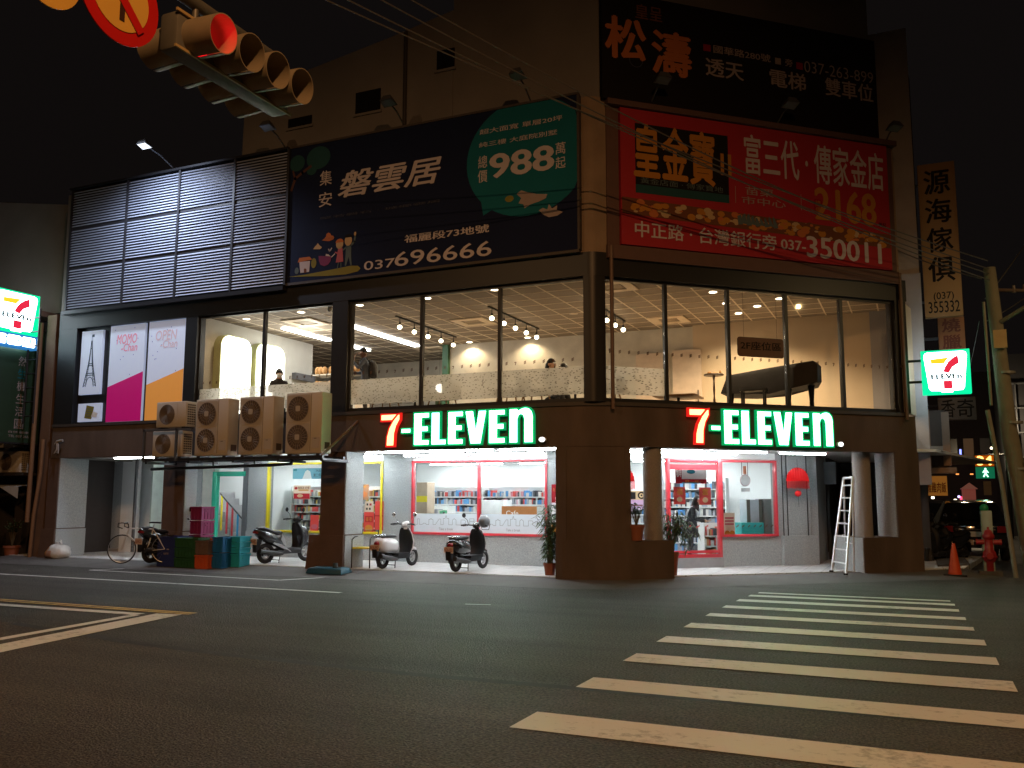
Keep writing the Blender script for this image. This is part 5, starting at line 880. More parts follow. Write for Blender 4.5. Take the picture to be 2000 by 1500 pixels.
cable((1.5, 22.2, 6.55), (-.2, 23.0, 7.6), .05, 'short cable from the pole to the pale side wall'); cable((1.4, 22.2, 5.6), (1.15, 24, 4.4), .02, 'thin cable slanting beside the right light box', .008)
t = T('utility_cabinet', 'slim pale green steel cabinet with a green cap beside the pole', 'cabinet', (1.4, 22.4, 0)); MB().box(1.20, 1.42, 22.45, 22.8, 0, 1.42).build('case', M('cabinet_green', (.33, .40, .36), .5, 0, .12), t, bevel=.015); MB().ell((1.28, 22.6, 1.47), (.09, .11, .10), 14, 8).build('cap', M('cap_green', (.02, .28, .12), .4), t, 60); MB().box(1.1, 1.55, 22.35, 22.9, 0, .12).build('plinth', concrete, t)
def hydrant(base):
    t = T('fire_hydrant', 'red fire hydrant in front of the pale green cabinet', 'hydrant', base, local=True); m = M('hydrant_red', (.36, .025, .03), .4, 0, .2, 6)
    MB().lathe([(0, 0), (.10, 0), (.10, .03), (.075, .05), (.075, .3), (.12, .34), (.145, .42), (.13, .52), (.09, .58), (.085, .80), (.12, .83), (.12, .88), (.10, .92), (.07, .99), (.03, 1.02), (.03, 1.07), (0, 1.07)], (0, 0, 0), 20).build('body', m, t, 50)
    for ax, dx in ((-1, -.09), (1, .09)): b = MB().cyl((dx, 0, .74), (dx+ax*.12, 0, .74), .055).build('side_outlet', m, t, 50); MB().cyl((dx+ax*.12, 0, .74), (dx+ax*.16, 0, .74), .065, n=8).build('outlet_cap', m, b)
    MB().cyl((0, -.09, .45), (0, -.2, .45), .07).build('front_outlet', m, t, 50); MB().lathe([(.15, .40), (.16, .42), (.15, .44)], (0, 0, 0), 16).build('flange', m, t)
hp = [1.342, 22.520]; hydrant((hp[0]-.02, hp[1]-.05, .0))
def cone(base):
    t = T('traffic_cone', 'orange traffic cone with a black foot near the hydrant', 'cone', base, local=True); MB().lathe([(.14, .04), (.035, .68), (.03, .70), (0, .70)], (0, 0, 0), 24).build('cone', M('cone_orange', (.62, .075, .02), .5, 0, .12, 4), t, 50); MB().box(-.23, .23, -.2, .2, 0, .045).build('foot', blackp, t, bevel=.01)
cn = [0.610, 21.877]; cone((cn[0], cn[1]+.1, .02))
kb_ = MB().prism([(.3, 23.4), (1.0, 24.2), (1.0, 60), (.3, 60)], 'z', -.02, .15); tag(kb_.build('kerb', concrete), 'low pavement edge of the side street', 'kerb', kind='structure')
# dark parked car seen from behind
def car(base, rz, lab, col):
    t = T('parked_car', lab, 'car', base, local=True, rz=rz, group='cars parked in the side street'); m = col
    side = [(-2.1, .35), (-2.15, .62), (-2.12, .98), (-1.85, 1.08), (-1.45, 1.58), (-.2, 1.66), (.6, 1.52), (1.15, 1.08), (2.0, .92), (2.2, .6), (2.15, .32)]
    vs = []; wd = [.78, .86, .86, .84, .64, .62, .64, .84, .80, .76, .72]
    for s_ in (-1, 1): vs += [(s_*w_, y, z) for (y, z), w_ in zip(side, wd)]
    n = len(side); b = MB().add(vs, [tuple(range(n))[::-1], tuple(range(n, 2*n))]+[(i, (i+1) % n, n+(i+1) % n, n+i) for i in range(n)]); b.build('body', m, t, bevel=.05)
    MB().add([(-.60, -1.84, 1.10), (.60, -1.84, 1.10), (.52, -1.50, 1.52), (-.52, -1.50, 1.52)], [(0, 1, 2, 3)]).shift((0, -.02, .015)).build('rear_window', M('car_glass', (.008, .008, .01), .08), t)
    for s_ in (-1, 1):
        MB().box(s_*.68-.14, s_*.68+.14, -2.17, -2.12, .78, .95).build('tail_light', red_lens, t)
        for y in (-1.35, 1.35): w_ = MB().lathe([(.2, -.1), (.32, -.1), (.33, -.06), (.33, .06), (.32, .1), (.2, .1)], (s_*.78, y, .33), 24, 'x').build('wheel', tyre, t, 40); MB().lathe([(0, .08), (.2, .08), (.2, -.08), (0, -.08)], (s_*.78, y, .33), 16, 'x').build('rim', alloy, w_, 40)
    MB().box(-.72, .72, -2.2, -2.14, .36, .56).build('rear_bumper', m, t, bevel=.02); MB().box(-.5, .5, -2.175, -2.15, .84, .87).build('chrome_strip', chrome, t); p = MB().box(-.17, .17, -2.172, -2.155, .66, .80).build('licence_plate', M('plate_white', (.5, .5, .5), .5), t)
    return t
car((1.25, 30.0, 0), 2, 'black hatchback parked behind the fire hydrant', M('car_black', (.010, .011, .013), .12, .2, .1, coat=.8)); car((-.1+.5, 37.5, 0), 0, 'dark car further along the side street under the orange banner', M('car_dark', (.014, .012, .012), .15, .2, .1, coat=.8))
for k, (px, lab) in enumerate(((1812, 'dark motor scooter parked beside the brown square pillar'), (1832, 'dark motor scooter next to the black hatchback'))):
    c_ = scooter((.55+.42*k, 26.6+.7*k, 0), 160-12*k, lab, 'sport', k_body, '%d-LPA' % (310+k))
# distant street: signal for walkers, signs, lamps, facades
ps = T('pedestrian_signal', 'lit walker signal with amber countdown above a green walking figure', 'traffic signal', (3.0, 45, 3.0)); 
sx0, sz0 = 2.281, 2.568; sx1, sz1 = 3.086, 3.641; wS = sx1-sx0; hS = sz1-sz0
MB().box(sx0, sx1, 45, 45.3, sz0, sz1).build('housing', blackp, ps); L_ = MB(); L_.m(2).flat([(sx0+.03, sz0+hS*.53), (sx1-.03, sz0+hS*.53), (sx1-.03, sz1-.03), (sx0+.03, sz1-.03)], 44.985); L_.m(3).flat([(sx0+.03, sz0+.03), (sx1-.03, sz0+.03), (sx1-.03, sz0+hS*.5), (sx0+.03, sz0+hS*.5)], 44.985)
L_.m(0).text('34', sx0+wS*.16, sz0+hS*.58, sx0+wS*.86, sz0+hS*.94, 44.97, .06); fx, fz = sx0+wS*.52, sz0+hS*.08; u = hS*.38
L_.m(1).flat(oval(fx+.0*u, fz+u*.9, u*.10, u*.10, 10), 44.97).flat([(fx-u*.14, fz+u*.78), (fx+u*.12, fz+u*.78), (fx+u*.30, fz+u*.5), (fx+u*.22, fz+u*.46), (fx+u*.1, fz+u*.62), (fx+u*.08, fz+u*.40), (fx+u*.28, fz+u*.05), (fx+u*.16, fz), (fx, fz+u*.3), (fx-u*.16, fz), (fx-u*.28, fz+u*.06), (fx-u*.1, fz+u*.42), (fx-u*.12, fz+u*.6), (fx-u*.26, fz+u*.44), (fx-u*.3, fz+u*.52)], 44.965)
L_.build('display', [EM('countdown_amber', (1, .62, .14), 3.2), EM('walker_green', (.5, 1, .75), 2.6), EM('amber_glow', (.8, .16, .0), .35), EM('green_glow', (.0, .35, .16), .3)], ps); MB().tube([(sx1+.5, 45.2, 0), (sx1+.5, 45.2, sz1+.3)], .08).tube([(sx0, 45.2, sz1), (sx1+.5, 45.2, sz1)], .04).build('post', STEEL, ps)
t = T('notice_board', 'small yellow notice board below the walker signal', 'sign', (3.2, 44, 2)); MB().box((2.529, 2.238)[0], (2.822, 2.237)[0], 44, 44.05, (2.507, 1.865)[1], (2.541, 2.458)[1]).build('board', M('notice_dull', (.30, .20, .10), .6), t)
far = T('street_building', 'dark row building with shop lights closing the far end of the side street', 'building', (4, 62, 0)); MB().box(-6, 16, 62, 66, 0, 9.5).build('wall', M('far_wall', (.05, .04, .038), .9), far)
fl_ = MB()
for k in range(11): x = -1+k*.9; fl_.m(k % 3).box(x, x+.55, 61.9, 61.95, 4.0+.5*(k % 2), 5.4)
fl_.build('window', [M('far_pane', (.03, .03, .035), .2), EM('far_pane_dim', (.5, .3, .15), .05), M('far_pane2', (.06, .05, .05), .4)], far)
neon = [((1.0, .05, .12), 3.2), ((.25, .3, 1), 2.4), ((1, .85, .6), 4), ((1, .35, .08), 1.6), ((.6, .5, 1), 2.2), ((1, .06, .05), 1.6)]
spots = [
    (1.346, 2.637, 0.083, 0.149, 0, 'round red lit sign over the far car'),
    (1.274, 2.285, 0.066, 0.083, 1, 'small blue lit sign below the round red one'),
    (0.685, 1.785, 0.083, 0.066, 2, 'white shop lamp behind the far car'),
    (0.277, 1.725, 0.083, 0.066, 5, 'red lamp at the left of the side street'),
    (2.047, 1.845, 0.066, 0.066, 4, 'violet lit sign beside the red pavilion'),
    (1.851, 1.641, 0.083, 0.066, 2, 'white lit sign below the violet one'),
    (2.171, 1.700, 0.066, 0.149, 0, 'narrow pink red lit sign'),
    (2.037, 3.132, 0.083, 0.033, 3, 'dim orange street lantern, left one'),
    (2.774, 3.126, 0.083, 0.033, 3, 'dim orange street lantern, right one'),
    (2.979, 3.999, 0.083, 0.050, 2, 'white street lamp left of the amber countdown'),
    (3.896, 4.595, 0.099, 0.066, 2, 'white street lamp above the amber countdown'),
    (2.264, 4.393, 0.050, 0.165, 1, 'slim blue lit sign high on the far wall'),
    (5.176, 1.708, 0.149, 0.231, 5, 'red lit shop sign right of the pole'),
    (4.800, 3.855, 0.066, 0.099, 5, 'small red lit box right of the pole'),
    (5.204, 4.252, 0.165, 0.033, 5, 'long dim red sign right of the pole'),
    (4.647, 1.279, 0.083, 0.050, 3, 'orange shop light right of the pole'),
    (5.208, 0.999, 0.099, 0.149, 2, 'warm shop light at the right edge'),
    (3.307, 1.501, 0.099, 0.066, 1, 'blue lit panel beyond the hatchback')]
for x, z, w_, h_, c, lab in spots:
    t = T('street_light_sign', lab, 'light', (x, 58, z), group='small lights along the far street'); MB().prism(rrect(x-w_, z-h_, x+w_, z+h_, min(w_, h_)*.6), 'y', 58, 58.15).build('lit_face', EM('neon_%d' % c, neon[c][0], neon[c][1]), t)
# red pavilion-like shop front and shapes in the far street
t = T('street_stall', 'reddish lit stall front at the end of the side street', 'stall', (2.2, 56, 0)); MB().box((2.162, 1.979)[0], (2.819, 1.980)[0], 56, 57, 0, (2.178, 2.261)[1]).build('wall', EM('stall_red', (.30, .07, .05), .35), t); MB().prism([((2.076, 2.261)[0], (2.076, 2.261)[1]), ((2.935, 2.259)[0], (2.935, 2.259)[1]), ((2.525, 2.597)[0], (2.525, 2.597)[1])], 'y', 55.8, 57).build('roof', EM('stall_roof', (.30, .10, .07), .3), t)
fr2 = T('street_building', 'dark building with a framed balcony grille right of the utility pole', 'building', (7, 48, 0)); x5 = (3.699, 3.479)[0]; MB().box(x5, x5+9, 48, 52, 0, 8.5).build('wall', M('far_wall2', (.035, .032, .036), .9), fr2)
b = MB()
for k in range(4): b.box(x5, x5+5, 47.9, 47.95, 3.6+k*1.15, 3.66+k*1.15)
for k in range(9): b.box(x5+k*.6, x5+k*.6+.05, 47.9, 47.95, 3.0, 7.1)
b.build('balcony_grille', M('grille_grey', (.12, .12, .13), .6), fr2)
# ================================================================ signal head over the road, near the camera
ts = T('traffic_signal', 'horizontal traffic signal seen from below with its red lens lit', 'traffic signal', (-5.35, 6.1, 5.42)); hm = M('signal_housing', (.11, .105, .09), .5, 0, .2, 5); vis = M('signal_visor', (.26, .21, .14), .5, 0, .2, 5)  # visor pale, housing dark: lit and unlit contrast put into the colours
hx0, hx1 = -5.68, -5.56; ya, yb = 5.38, 6.88; zc = 5.60
MB().box(hx0-.06, hx1+.02, ya, yb, zc-.17, zc+.17).build('housing', hm, ts, bevel=.03)
MB().box(hx1+.021, hx1+.04, ya-.02, yb+.03, zc-.175, zc-.15).box(hx1+.021, hx1+.04, ya-.02, yb+.03, zc+.15, zc+.175).build('door_flange', M('signal_lit_edge', (.40, .28, .12), .5), ts)  # orange lamplight on the flange put into its colour
for s_, xf, nm in ((1, hx1+.02, 'front'), (-1, hx0-.06, 'rear')):
    for k in range(4):
        y = 5.60+k*.36; r_ = .168; L = .34; prof = []; n = 26; vs = []; open_ = R(4)
        v = MB(); m_ = 22
        for i in range(m_+1):                                   # cut-away tube: longer on top than below
            a = R(-90)+open_+(2*PI-2*open_)*i/m_; c_, q_ = math.cos(a), math.sin(a)
            ln = L*(.93+.07*q_)
            for rr_ in (r_, r_-.008): vs += [(xf, y+rr_*c_, zc+rr_*q_), (xf+s_*ln, y+rr_*c_, zc+rr_*q_-.05*ln)]
        v.add(vs, [f for i in range(m_) for f in ((4*i, 4*i+4, 4*i+5, 4*i+1), (4*i+2, 4*i+3, 4*i+7, 4*i+6), (4*i+1, 4*i+5, 4*i+7, 4*i+3))]); v.build('visor', vis, ts, 60)
        lit = k == 0 and s_ > 0
        MB().lathe([(0, .05*s_), (.08, .045*s_), (.14, .02*s_), (.158, 0)], (xf+.002*s_, y, zc), 24, 'x').build('lens', EM('lens_red_lit', (1, .008, .012), 1.25) if lit else M('lens_dark_%d' % k, ((.08, .006, .005), (.10, .05, .004), (.006, .04, .02), (.006, .04, .02))[k], .2), ts, 60, label='lit red lens' if lit else None)
lamp('signal_light', 'SPOT', (-5.44, 5.60, 5.60), 6, (1, .015, .015), (-4.2, 5.6, 5.4), .08, 120, .5)
MB().tube([(-5.66, -2, 6.05), (-5.66, 6.9, 6.0)], .06, 12).tube([(-5.66, 5.7, 6.0), (-5.66, 5.7, 5.8)], .03).tube([(-5.66, 6.5, 6.0), (-5.66, 6.5, 5.8)], .03).build('mast_arm', M('mast_grey', (.12, .115, .10), .5, .3), ts, 50)
def plate(lab, name, y, z, r, turn):
    t = T(name, lab, 'sign', (-5.5, y, z)); xs_ = -5.50
    for k, (rr_, nm_, m_) in enumerate(((r, 'rim', M('sign_red', (.55, .012, .010), .4, 0, .06)), (r*.72, 'field', M('sign_amber', (.72, .42, .08), .4, 0, .06)))): MB().lathe([(0, .0), (rr_, 0), (rr_, .012), (0, .012)], (xs_+k*.006, y, z), 40, 'x').build(nm_, m_, t, 30)
    if turn:
        b = MB(); X = xs_+.022; s2 = r*.72
        b.m(0); P = lambda u, w_: (X, y+u*s2, z+w_*s2)
        b.poly([P(-.02, -.72), P(.16, -.72), P(.16, .1), P(-.1, .42), P(.02, .56), P(-.42, .62), P(-.46, .18), P(-.30, .30), P(-.02, .0)])
        b.m(1); X2 = X+.004; d = r*.075; c_ = math.cos(R(-45)); b.poly([(X2, y-r*.55-d, z+r*.55-d), (X2, y+r*.55-d, z-r*.55-d), (X2, y+r*.55+d, z-r*.55+d), (X2, y-r*.55+d, z+r*.55+d)]); b.build('symbol', [M('symbol_dark', (.05, .02, .012), .5), M('sign_red', (.55, .012, .01))], t)
    MB().tube([(xs_-.01, y, z), (-5.66, y, z+.0), (-5.66, y, 6.02)], .02).build('bracket', STEEL, t)
pz = 4.744, 5.532
plate('round red ringed no turning sign with amber field beside the signal', 'prohibition_sign', pz[0], pz[1], .385, True)
pz2 = 4.127, 5.363
t = T('lane_sign', 'amber round sign cut by the top edge, left of the red ringed one', 'sign', (-5.5, pz2[0], pz2[1])); MB().lathe([(0, 0), (.26, 0), (.26, .012), (0, .012)], (-5.5, pz2[0], pz2[1]+.02), 36, 'x').build('plate', M('sign_amber', (.72, .42, .08)), t, 30); MB().tube([(-5.51, pz2[0], pz2[1]), (-5.66, pz2[0], pz2[1]), (-5.66, pz2[0], 6.02)], .02).build('bracket', STEEL, t)
# ================================================================ printed panels left of the upper windows
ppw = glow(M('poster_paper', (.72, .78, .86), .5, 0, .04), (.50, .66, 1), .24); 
def panel(lab, xa, za, xb, zb, name='wall_poster'):
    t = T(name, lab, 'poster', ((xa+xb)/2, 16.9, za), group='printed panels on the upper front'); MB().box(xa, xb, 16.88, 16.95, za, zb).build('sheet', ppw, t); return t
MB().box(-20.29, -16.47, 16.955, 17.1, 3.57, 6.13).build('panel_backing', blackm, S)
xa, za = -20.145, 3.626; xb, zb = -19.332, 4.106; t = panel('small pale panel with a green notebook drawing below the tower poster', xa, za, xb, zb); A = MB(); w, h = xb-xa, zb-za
A.m(0).flat([(xa+w*.30, za+h*.2), (xa+w*.62, za+h*.12), (xa+w*.72, za+h*.80), (xa+w*.38, za+h*.9)], 16.876); A.m(1).flat([(xa+w*.60, za+h*.25), (xa+w*.85, za+h*.2), (xa+w*.9, za+h*.45), (xa+w*.68, za+h*.55)], 16.875); A.m(2)
for k in range(4): A.flat([(xa+w*.38, za+h*(.3+.13*k)), (xa+w*.62, za+h*(.27+.13*k)), (xa+w*.62, za+h*(.3+.13*k)), (xa+w*.38, za+h*(.33+.13*k))], 16.874)
A.build('printed_drawing', inks('olive', 'white', 'slate'), t)
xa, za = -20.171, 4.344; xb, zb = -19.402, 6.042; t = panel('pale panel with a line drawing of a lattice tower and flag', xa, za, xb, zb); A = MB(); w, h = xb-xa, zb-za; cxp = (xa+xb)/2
def ln(p, q_, wd=.014, y=16.876):
    d = Vector((q_[0]-p[0], q_[1]-p[1])).normalized(); n = Vector((-d.y, d.x))*wd/2; A.flat([(p[0]-n.x, p[1]-n.y), (q_[0]-n.x, q_[1]-n.y), (q_[0]+n.x, q_[1]+n.y), (p[0]+n.x, p[1]+n.y)], y)
prof = [(.30, .12), (.20, .30), (.115, .45), (.07, .58), (.035, .72), (.012, .84)]; PX = lambda u, v: (cxp+u*w*1.0, za+v*h)
for s_ in (-1, 1):
    for a, b_ in zip(prof, prof[1:]):
        ln(PX(s_*a[0], a[1]), PX(s_*b_[0], b_[1]), .03); ln(PX(s_*a[0]*.62, a[1]), PX(s_*b_[0]*.62, b_[1]), .014)
        for q in range(4): u0 = q/4; u1 = (q+1)/4; e0 = a[0]+(b_[0]-a[0])*u0; e1 = a[0]+(b_[0]-a[0])*u1; v0 = a[1]+(b_[1]-a[1])*u0; v1 = a[1]+(b_[1]-a[1])*u1; ln(PX(s_*e0, v0), PX(s_*e1*.62, v1), .009); ln(PX(s_*e0*.62, v0), PX(s_*e1, v1), .009)
for v, u in ((.30, .22), (.33, .2), (.45, .14), (.48, .12), (.72, .04), (.84, .02)): ln(PX(-u, v), PX(u, v), .022)
for k in range(8): a0 = PI*k/8; a1 = PI*(k+1)/8; ln(PX(.17*math.cos(a0), .14+.13*math.sin(a0)), PX(.17*math.cos(a1), .14+.13*math.sin(a1)), .02)
ln(PX(0, .84), PX(0, .93), .012); A.flat([PX(.0, .9), PX(.11, .9), PX(.11, .94), PX(0, .94)], 16.876); A.build('printed_drawing', M('drawing_slate', (.05, .10, .13), .6), t)
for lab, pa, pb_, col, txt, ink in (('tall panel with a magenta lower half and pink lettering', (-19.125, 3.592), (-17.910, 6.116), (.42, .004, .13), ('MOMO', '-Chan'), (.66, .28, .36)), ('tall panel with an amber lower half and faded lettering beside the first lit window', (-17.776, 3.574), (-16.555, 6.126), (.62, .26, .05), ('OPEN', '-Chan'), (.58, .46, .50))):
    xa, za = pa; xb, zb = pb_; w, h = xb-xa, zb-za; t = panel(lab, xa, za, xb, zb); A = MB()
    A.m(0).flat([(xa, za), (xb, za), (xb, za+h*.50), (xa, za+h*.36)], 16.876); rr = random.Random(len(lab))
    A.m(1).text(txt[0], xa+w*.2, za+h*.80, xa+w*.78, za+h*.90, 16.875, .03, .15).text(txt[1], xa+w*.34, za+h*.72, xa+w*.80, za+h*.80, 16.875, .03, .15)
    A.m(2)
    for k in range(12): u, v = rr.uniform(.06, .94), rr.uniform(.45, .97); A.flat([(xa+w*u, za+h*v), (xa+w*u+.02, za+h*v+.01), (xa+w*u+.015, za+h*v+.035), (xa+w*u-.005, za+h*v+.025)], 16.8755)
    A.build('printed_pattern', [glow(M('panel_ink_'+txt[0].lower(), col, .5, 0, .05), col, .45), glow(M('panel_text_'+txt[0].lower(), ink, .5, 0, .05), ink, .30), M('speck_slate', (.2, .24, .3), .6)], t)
t = T('wall_tap', 'pale bent pipe fitting on the brown fascia near its left end', 'pipe', (-20.4, 16.78, 2.9)); MB().tube([(-20.75, 16.75, 3.05), (-20.62, 16.7, 3.12), (-20.45, 16.72, 3.14)], .035, 8).tube([(-20.62, 16.7, 3.1), (-20.6, 16.68, 2.9), (-20.68, 16.68, 2.8)], .02, 6).tube([(-20.58, 16.7, 3.05), (-20.54, 16.68, 2.8)], .018, 6).build('fitting', M('fitting_pale', (.35, .33, .31), .6), t, 60)
for xp, fr_, n_ in ((1.0, RF, 'brown downpipe on the right of the black corner column'), (7.62, RF, 'brown downpipe at the right end of the upper windows')):
    xq = (0.399, 4.863)[0] if xp == 1.0 else (7.534, 5.277)[0]; t = T('downpipe', n_, 'pipe', (xq, -.06, 3.4), RF, 'downpipes on the right front'); MB().tube([(xq, -.07, 3.42), (xq, -.07, 6.75)], .04, 10).box(xq-.05, xq+.05, -.06, 0, 4.6, 4.64).build('pipe', M('downpipe_brown', (.13, .08, .055), .5), t, 50)
# ================================================================ upper floor interior
ceil_t = M('ceiling_tile', (.24, .195, .15), .85, 0, .25, 40); tbar = M('ceiling_bar', (.75, .64, .50), .6); wallw = M('marbled_wall', (.62, .58, .50), .8, 0, .3, 3.0); wallr = M('plaster_wall', (.62, .50, .36), .85, 0, .06, 2)
CZ = 6.16
MB().prism([(-16.15, 16.95), (-6.0, 16.95), rp(.2, .22), rp(7.4, .22), (-.3, 26), (-19, 26), (-19, 21.6), (-16.15, 21.6)], 'z', CZ+.004, CZ+.03).build('grid_ceiling', ceil_t, S)
g = MB(); c0 = C_ = Vector((-5.8, 16.8)); slope = math.tan(R(42.2))
for k in range(-20, 12):
    x = -6.66+.597*k
    if x < -18.9 or x > -.5: continue
    ys_ = 17.0 if x < -5.9 else 17.05+(x+5.6)*slope; ys_ = 21.65 if x < -16.15 else ys_; ye = 25.8 if x < -12.45 else 23.2
    if ye-ys_ > .1: g.box(x-.016, x+.016, ys_, ye, CZ-.004, CZ+.003)
for k in range(15):
    y = 17.35+.597*k; xa = -16.1 if y < 21.6 else -18.9; xb = -6.0 if y < 17.1 else -5.75+(y-17.05)/slope
    if y > 23.2: xb = -12.5
    g.box(xa, min(xb, -.4), y-.014, y+.014, CZ-.0035, CZ+.0035)
g.build('ceiling_grid_bars', tbar, S)
MB().box(-16.25, -16.15, 17.11, 21.55, 3.60, CZ).build('inner_wall', M('inner_wall_left', (.60, .58, .53), .8, 0, .12, 3.5), S); MB().box(-12.45, -.45, 23.2, 23.3, 3.60, CZ).build('inner_wall', wallw, S); MB().box(-19, -12, 25.6, 25.7, 3.60, CZ).box(-19.1, -19, 21.5, 25.6, 3.60, CZ).build('inner_wall', wallw, S); MB().box(-12.65, -12.46, 23.1, 23.4, 3.60, CZ).build('green_post', M('post_green', (.04, .13, .06), .5), S)
MB().box(-5.2, .05, 23.05, 23.19, 3.60, CZ).build('inner_wall', wallr, S); MB().prism([(-.27, 21.90), (-.19, 21.84), (.03, 23.049), (-.05, 23.049)], 'z', 3.60, CZ).build('inner_wall', wallr, S)
dz0 = 3.60; MB().box((-6.737, 5.514)[0], (-5.944, 5.463)[0], 23.02, 23.05, 3.60, (-6.331, 5.488)[1]).build('inner_door', M('door_cream', (.66, .54, .44), .6), S); dd = MB().box((-5.739, 5.450)[0], (-4.986, 5.402)[0], 23.0, 23.04, 3.60, (-5.371, 5.521)[1]).build('inner_door', M('door_cream', (.66, .54, .44)), S); xh = (-5.025, 5.405)[0]; MB().box(xh-.06, xh-.04, 22.95, 22.99, 4.1, 4.45).build('handle', STEEL, dd)
MB().box(-14.2, -12.7, 25.5, 25.59, 3.60, 5.2).build('green_panel', M('panel_olive', (.09, .12, .05), .7), S)
warm = (1, .74, .46); dl_m = EM('downlight_glow', (1, .86, .64), 14)
def downlight(x, y, lab, on=True, power=26, grp='round downlights in the upper ceiling'):
    t = T('downlight', lab, 'ceiling light', (x, y, CZ), group=grp, local=True); MB().lathe([(.085, 0), (.115, -.012), (.085, -.014), (.085, 0)], (0, 0, 0), 20).build('trim', M('trim_white', (.6, .56, .5), .5), t, 50); MB().disc((0, 0, -.008), .084, 'z', 20).build('lens', dl_m if on else M('lens_off', (.75, .62, .45), .5), t)
    if on: lamp('downlight_light', 'SPOT', (x, y, CZ-.03), power, warm, (x, y, 0), .06, 140, .5)
DL = [(-15.34, 17.69, 'downlight nearest the left edge of the lit upper windows'), (-13.54, 17.55, 'downlight in the second left window'), (-11.77, 17.44, 'downlight next to the dark column of the left front'), (-9.95, 17.43, 'downlight near the glass of the middle left bay'), (-8.2, 17.29, 'downlight behind the last mullion of the left front'), (-6.37, 17.17, 'downlight nearest the black corner column'), (-9.84, 22.94, 'downlight washing the right half of the marbled wall'), (-11.69, 22.97, 'downlight washing the marbled wall beside the green post'), (-3.91, 19.41, 'downlight nearest the glass in the right front'), (-3.87, 20.66, 'downlight hidden by a mullion of the right front'), (-3.26, 21.27, 'downlight above the board with the seating notice'), (-3.81, 21.92, 'lower left of the downlights above the piano'), (-2.67, 20.65, 'rightmost bright downlight above the piano')]
for x, y, lab in DL: downlight(x, y, lab, True, 230 if x > -5 else (75 if y > 22.5 else 46))
downlight(-7.51, 20.36, 'large unlit round ceiling disc left of the corner column', False); downlight(-14.11, 20.76, 'large unlit round ceiling disc between the two light strips', False)
bulb_m = EM('bulb_warm', (1, .84, .60), 10)
def track(x, ya, yb, n, lab):
    t = T('track_light', lab, 'track light', (x, ya, CZ), group='spot tracks on the upper ceiling'); MB().box(x-.02, x+.02, ya, yb, CZ-.045, CZ-.012).build('track', blackm, t)
    for k in range(n):
        y = ya+.2+(yb-ya-.35)*k/(n-1); s_ = MB().tube([(x, y, CZ-.045), (x, y, CZ-.16)], .01, 6).tube([(x, y, CZ-.15), (x, y+.0, CZ-.24)], .028, 10).build('spot_stem', M('spot_black', (.03, .028, .025), .5), t); MB().ell((x, y, CZ-.27), (.058, .058, .055), 14, 10).build('bulb', bulb_m, s_, 60)
    lamp('track_glow', 'SPOT', (x, (ya+yb)/2, CZ-.34), 170, warm, (x, (ya+yb)/2, 0), .1, 165, .4)
track(-11.62, 18.8, 22.0, 5, 'black track with five bulbs left of the ceiling cassette'); track(-9.03, 18.7, 21.8, 5, 'black track with five bulbs right of the ceiling cassette'); track(-6.62, 18.7, 21.7, 5, 'black track with bulbs partly hidden by the black corner column')
strip_m = EM('strip_white', (.98, .98, 1), 13)
def cstrip(x, ya, yb, lab): t = T('light_strip', lab, 'ceiling light', (x, ya, CZ), group='bright white ceiling strips on the upper floor'); MB().box(x-.10, x+.10, ya, yb, CZ-.055, CZ-.012).build('diffuser', strip_m, t)
cstrip(-15.15, 18.95, 20.95, 'white light strip near the left inner wall, nearer the glass'); cstrip(-13.34, 19.2, 22.8, 'long white light strip above the standing man'); cstrip(-15.12, 21.7, 22.9, 'short white light strip behind the standing man')
def cassette(x, y, lab, w=.9):
    t = T('ceiling_cassette', lab, 'air conditioner', (x, y, CZ), group='square cassettes in the upper ceiling', local=True); b = MB()
    h = w/2; i = w*.27
    for a in ((-h, h, -h, -i), (-h, h, i, h), (-h, -i, -i, i), (i, h, -i, i)): b.box(*a, -.035, -.01)
    b.build('panel', M('cassette_cream', (.72, .60, .45), .6), t); MB().box(-i+.04, i-.04, -i+.04, i-.04, -.025, -.012).build('grille', M('cassette_grille', (.32, .25, .17), .7), t)
cassette(-10.2, 20.25, 'square air cassette in the middle left bay'); cassette(-5.75, 18.0, 'square air vent just right of the black corner column'); cassette(-5.55, 22.0, 'square air vent above the cream doors'); cassette(-14.2, 18.6, 'square air vent left of the long light strip'); cassette(-13.2, 23.6, 'far square air vent above the standing man')
# luminous rounded panels on the left inner wall
for k, (ya_, yb_) in enumerate(((17.45, 18.62), (18.78, 20.0))):
    t = T('glowing_wall_box', ('big glowing rounded white panel nearest the left end of the upper windows', 'second glowing rounded white panel behind the seated person')[k], 'light panel', (-16.0, (ya_+yb_)/2, 3.6), group='glowing rounded wall panels')
    P = [(y, z) for y, z in rrect(ya_, 3.52, yb_, 5.80, .32, 7)]; MB().prism(P, 'x', -16.14, -15.92).build('frame', M('panel_frame_lime', (.62, .66, .38), .6), t, 30); P2 = [(y, z) for y, z in rrect(ya_+.03, 3.55, yb_-.03, 5.77, .29, 7)]; MB().prism(P2, 'x', -15.918, -15.905).build('lit_face', EM('panel_white_lit', (1, .98, .90), 4.0), t)
t = T('wall_notice', 'small lime green notice with black characters on the inner wall', 'sign', (-16.1, 20.35, 4.6)); MB().box(-16.14, -16.12, 20.2, 20.45, 4.68, 4.86).build('plate', M('notice_lime', (.45, .62, .03), .5), t); MB().text('取餐區', 20.5, 4.68, 20.85, 4.82, -16.13, .01, 0, 'x').build('lettering', INK['black'], t)
t = T('wall_slot', 'dark horizontal wall shelf above the lime green notice', 'shelf', (-16.1, 21, 5)); MB().box(-16.14, -16.0, 20.6, 21.5, 5.02, 5.2).build('board', M('slot_grey', (.12, .12, .13), .6), t)
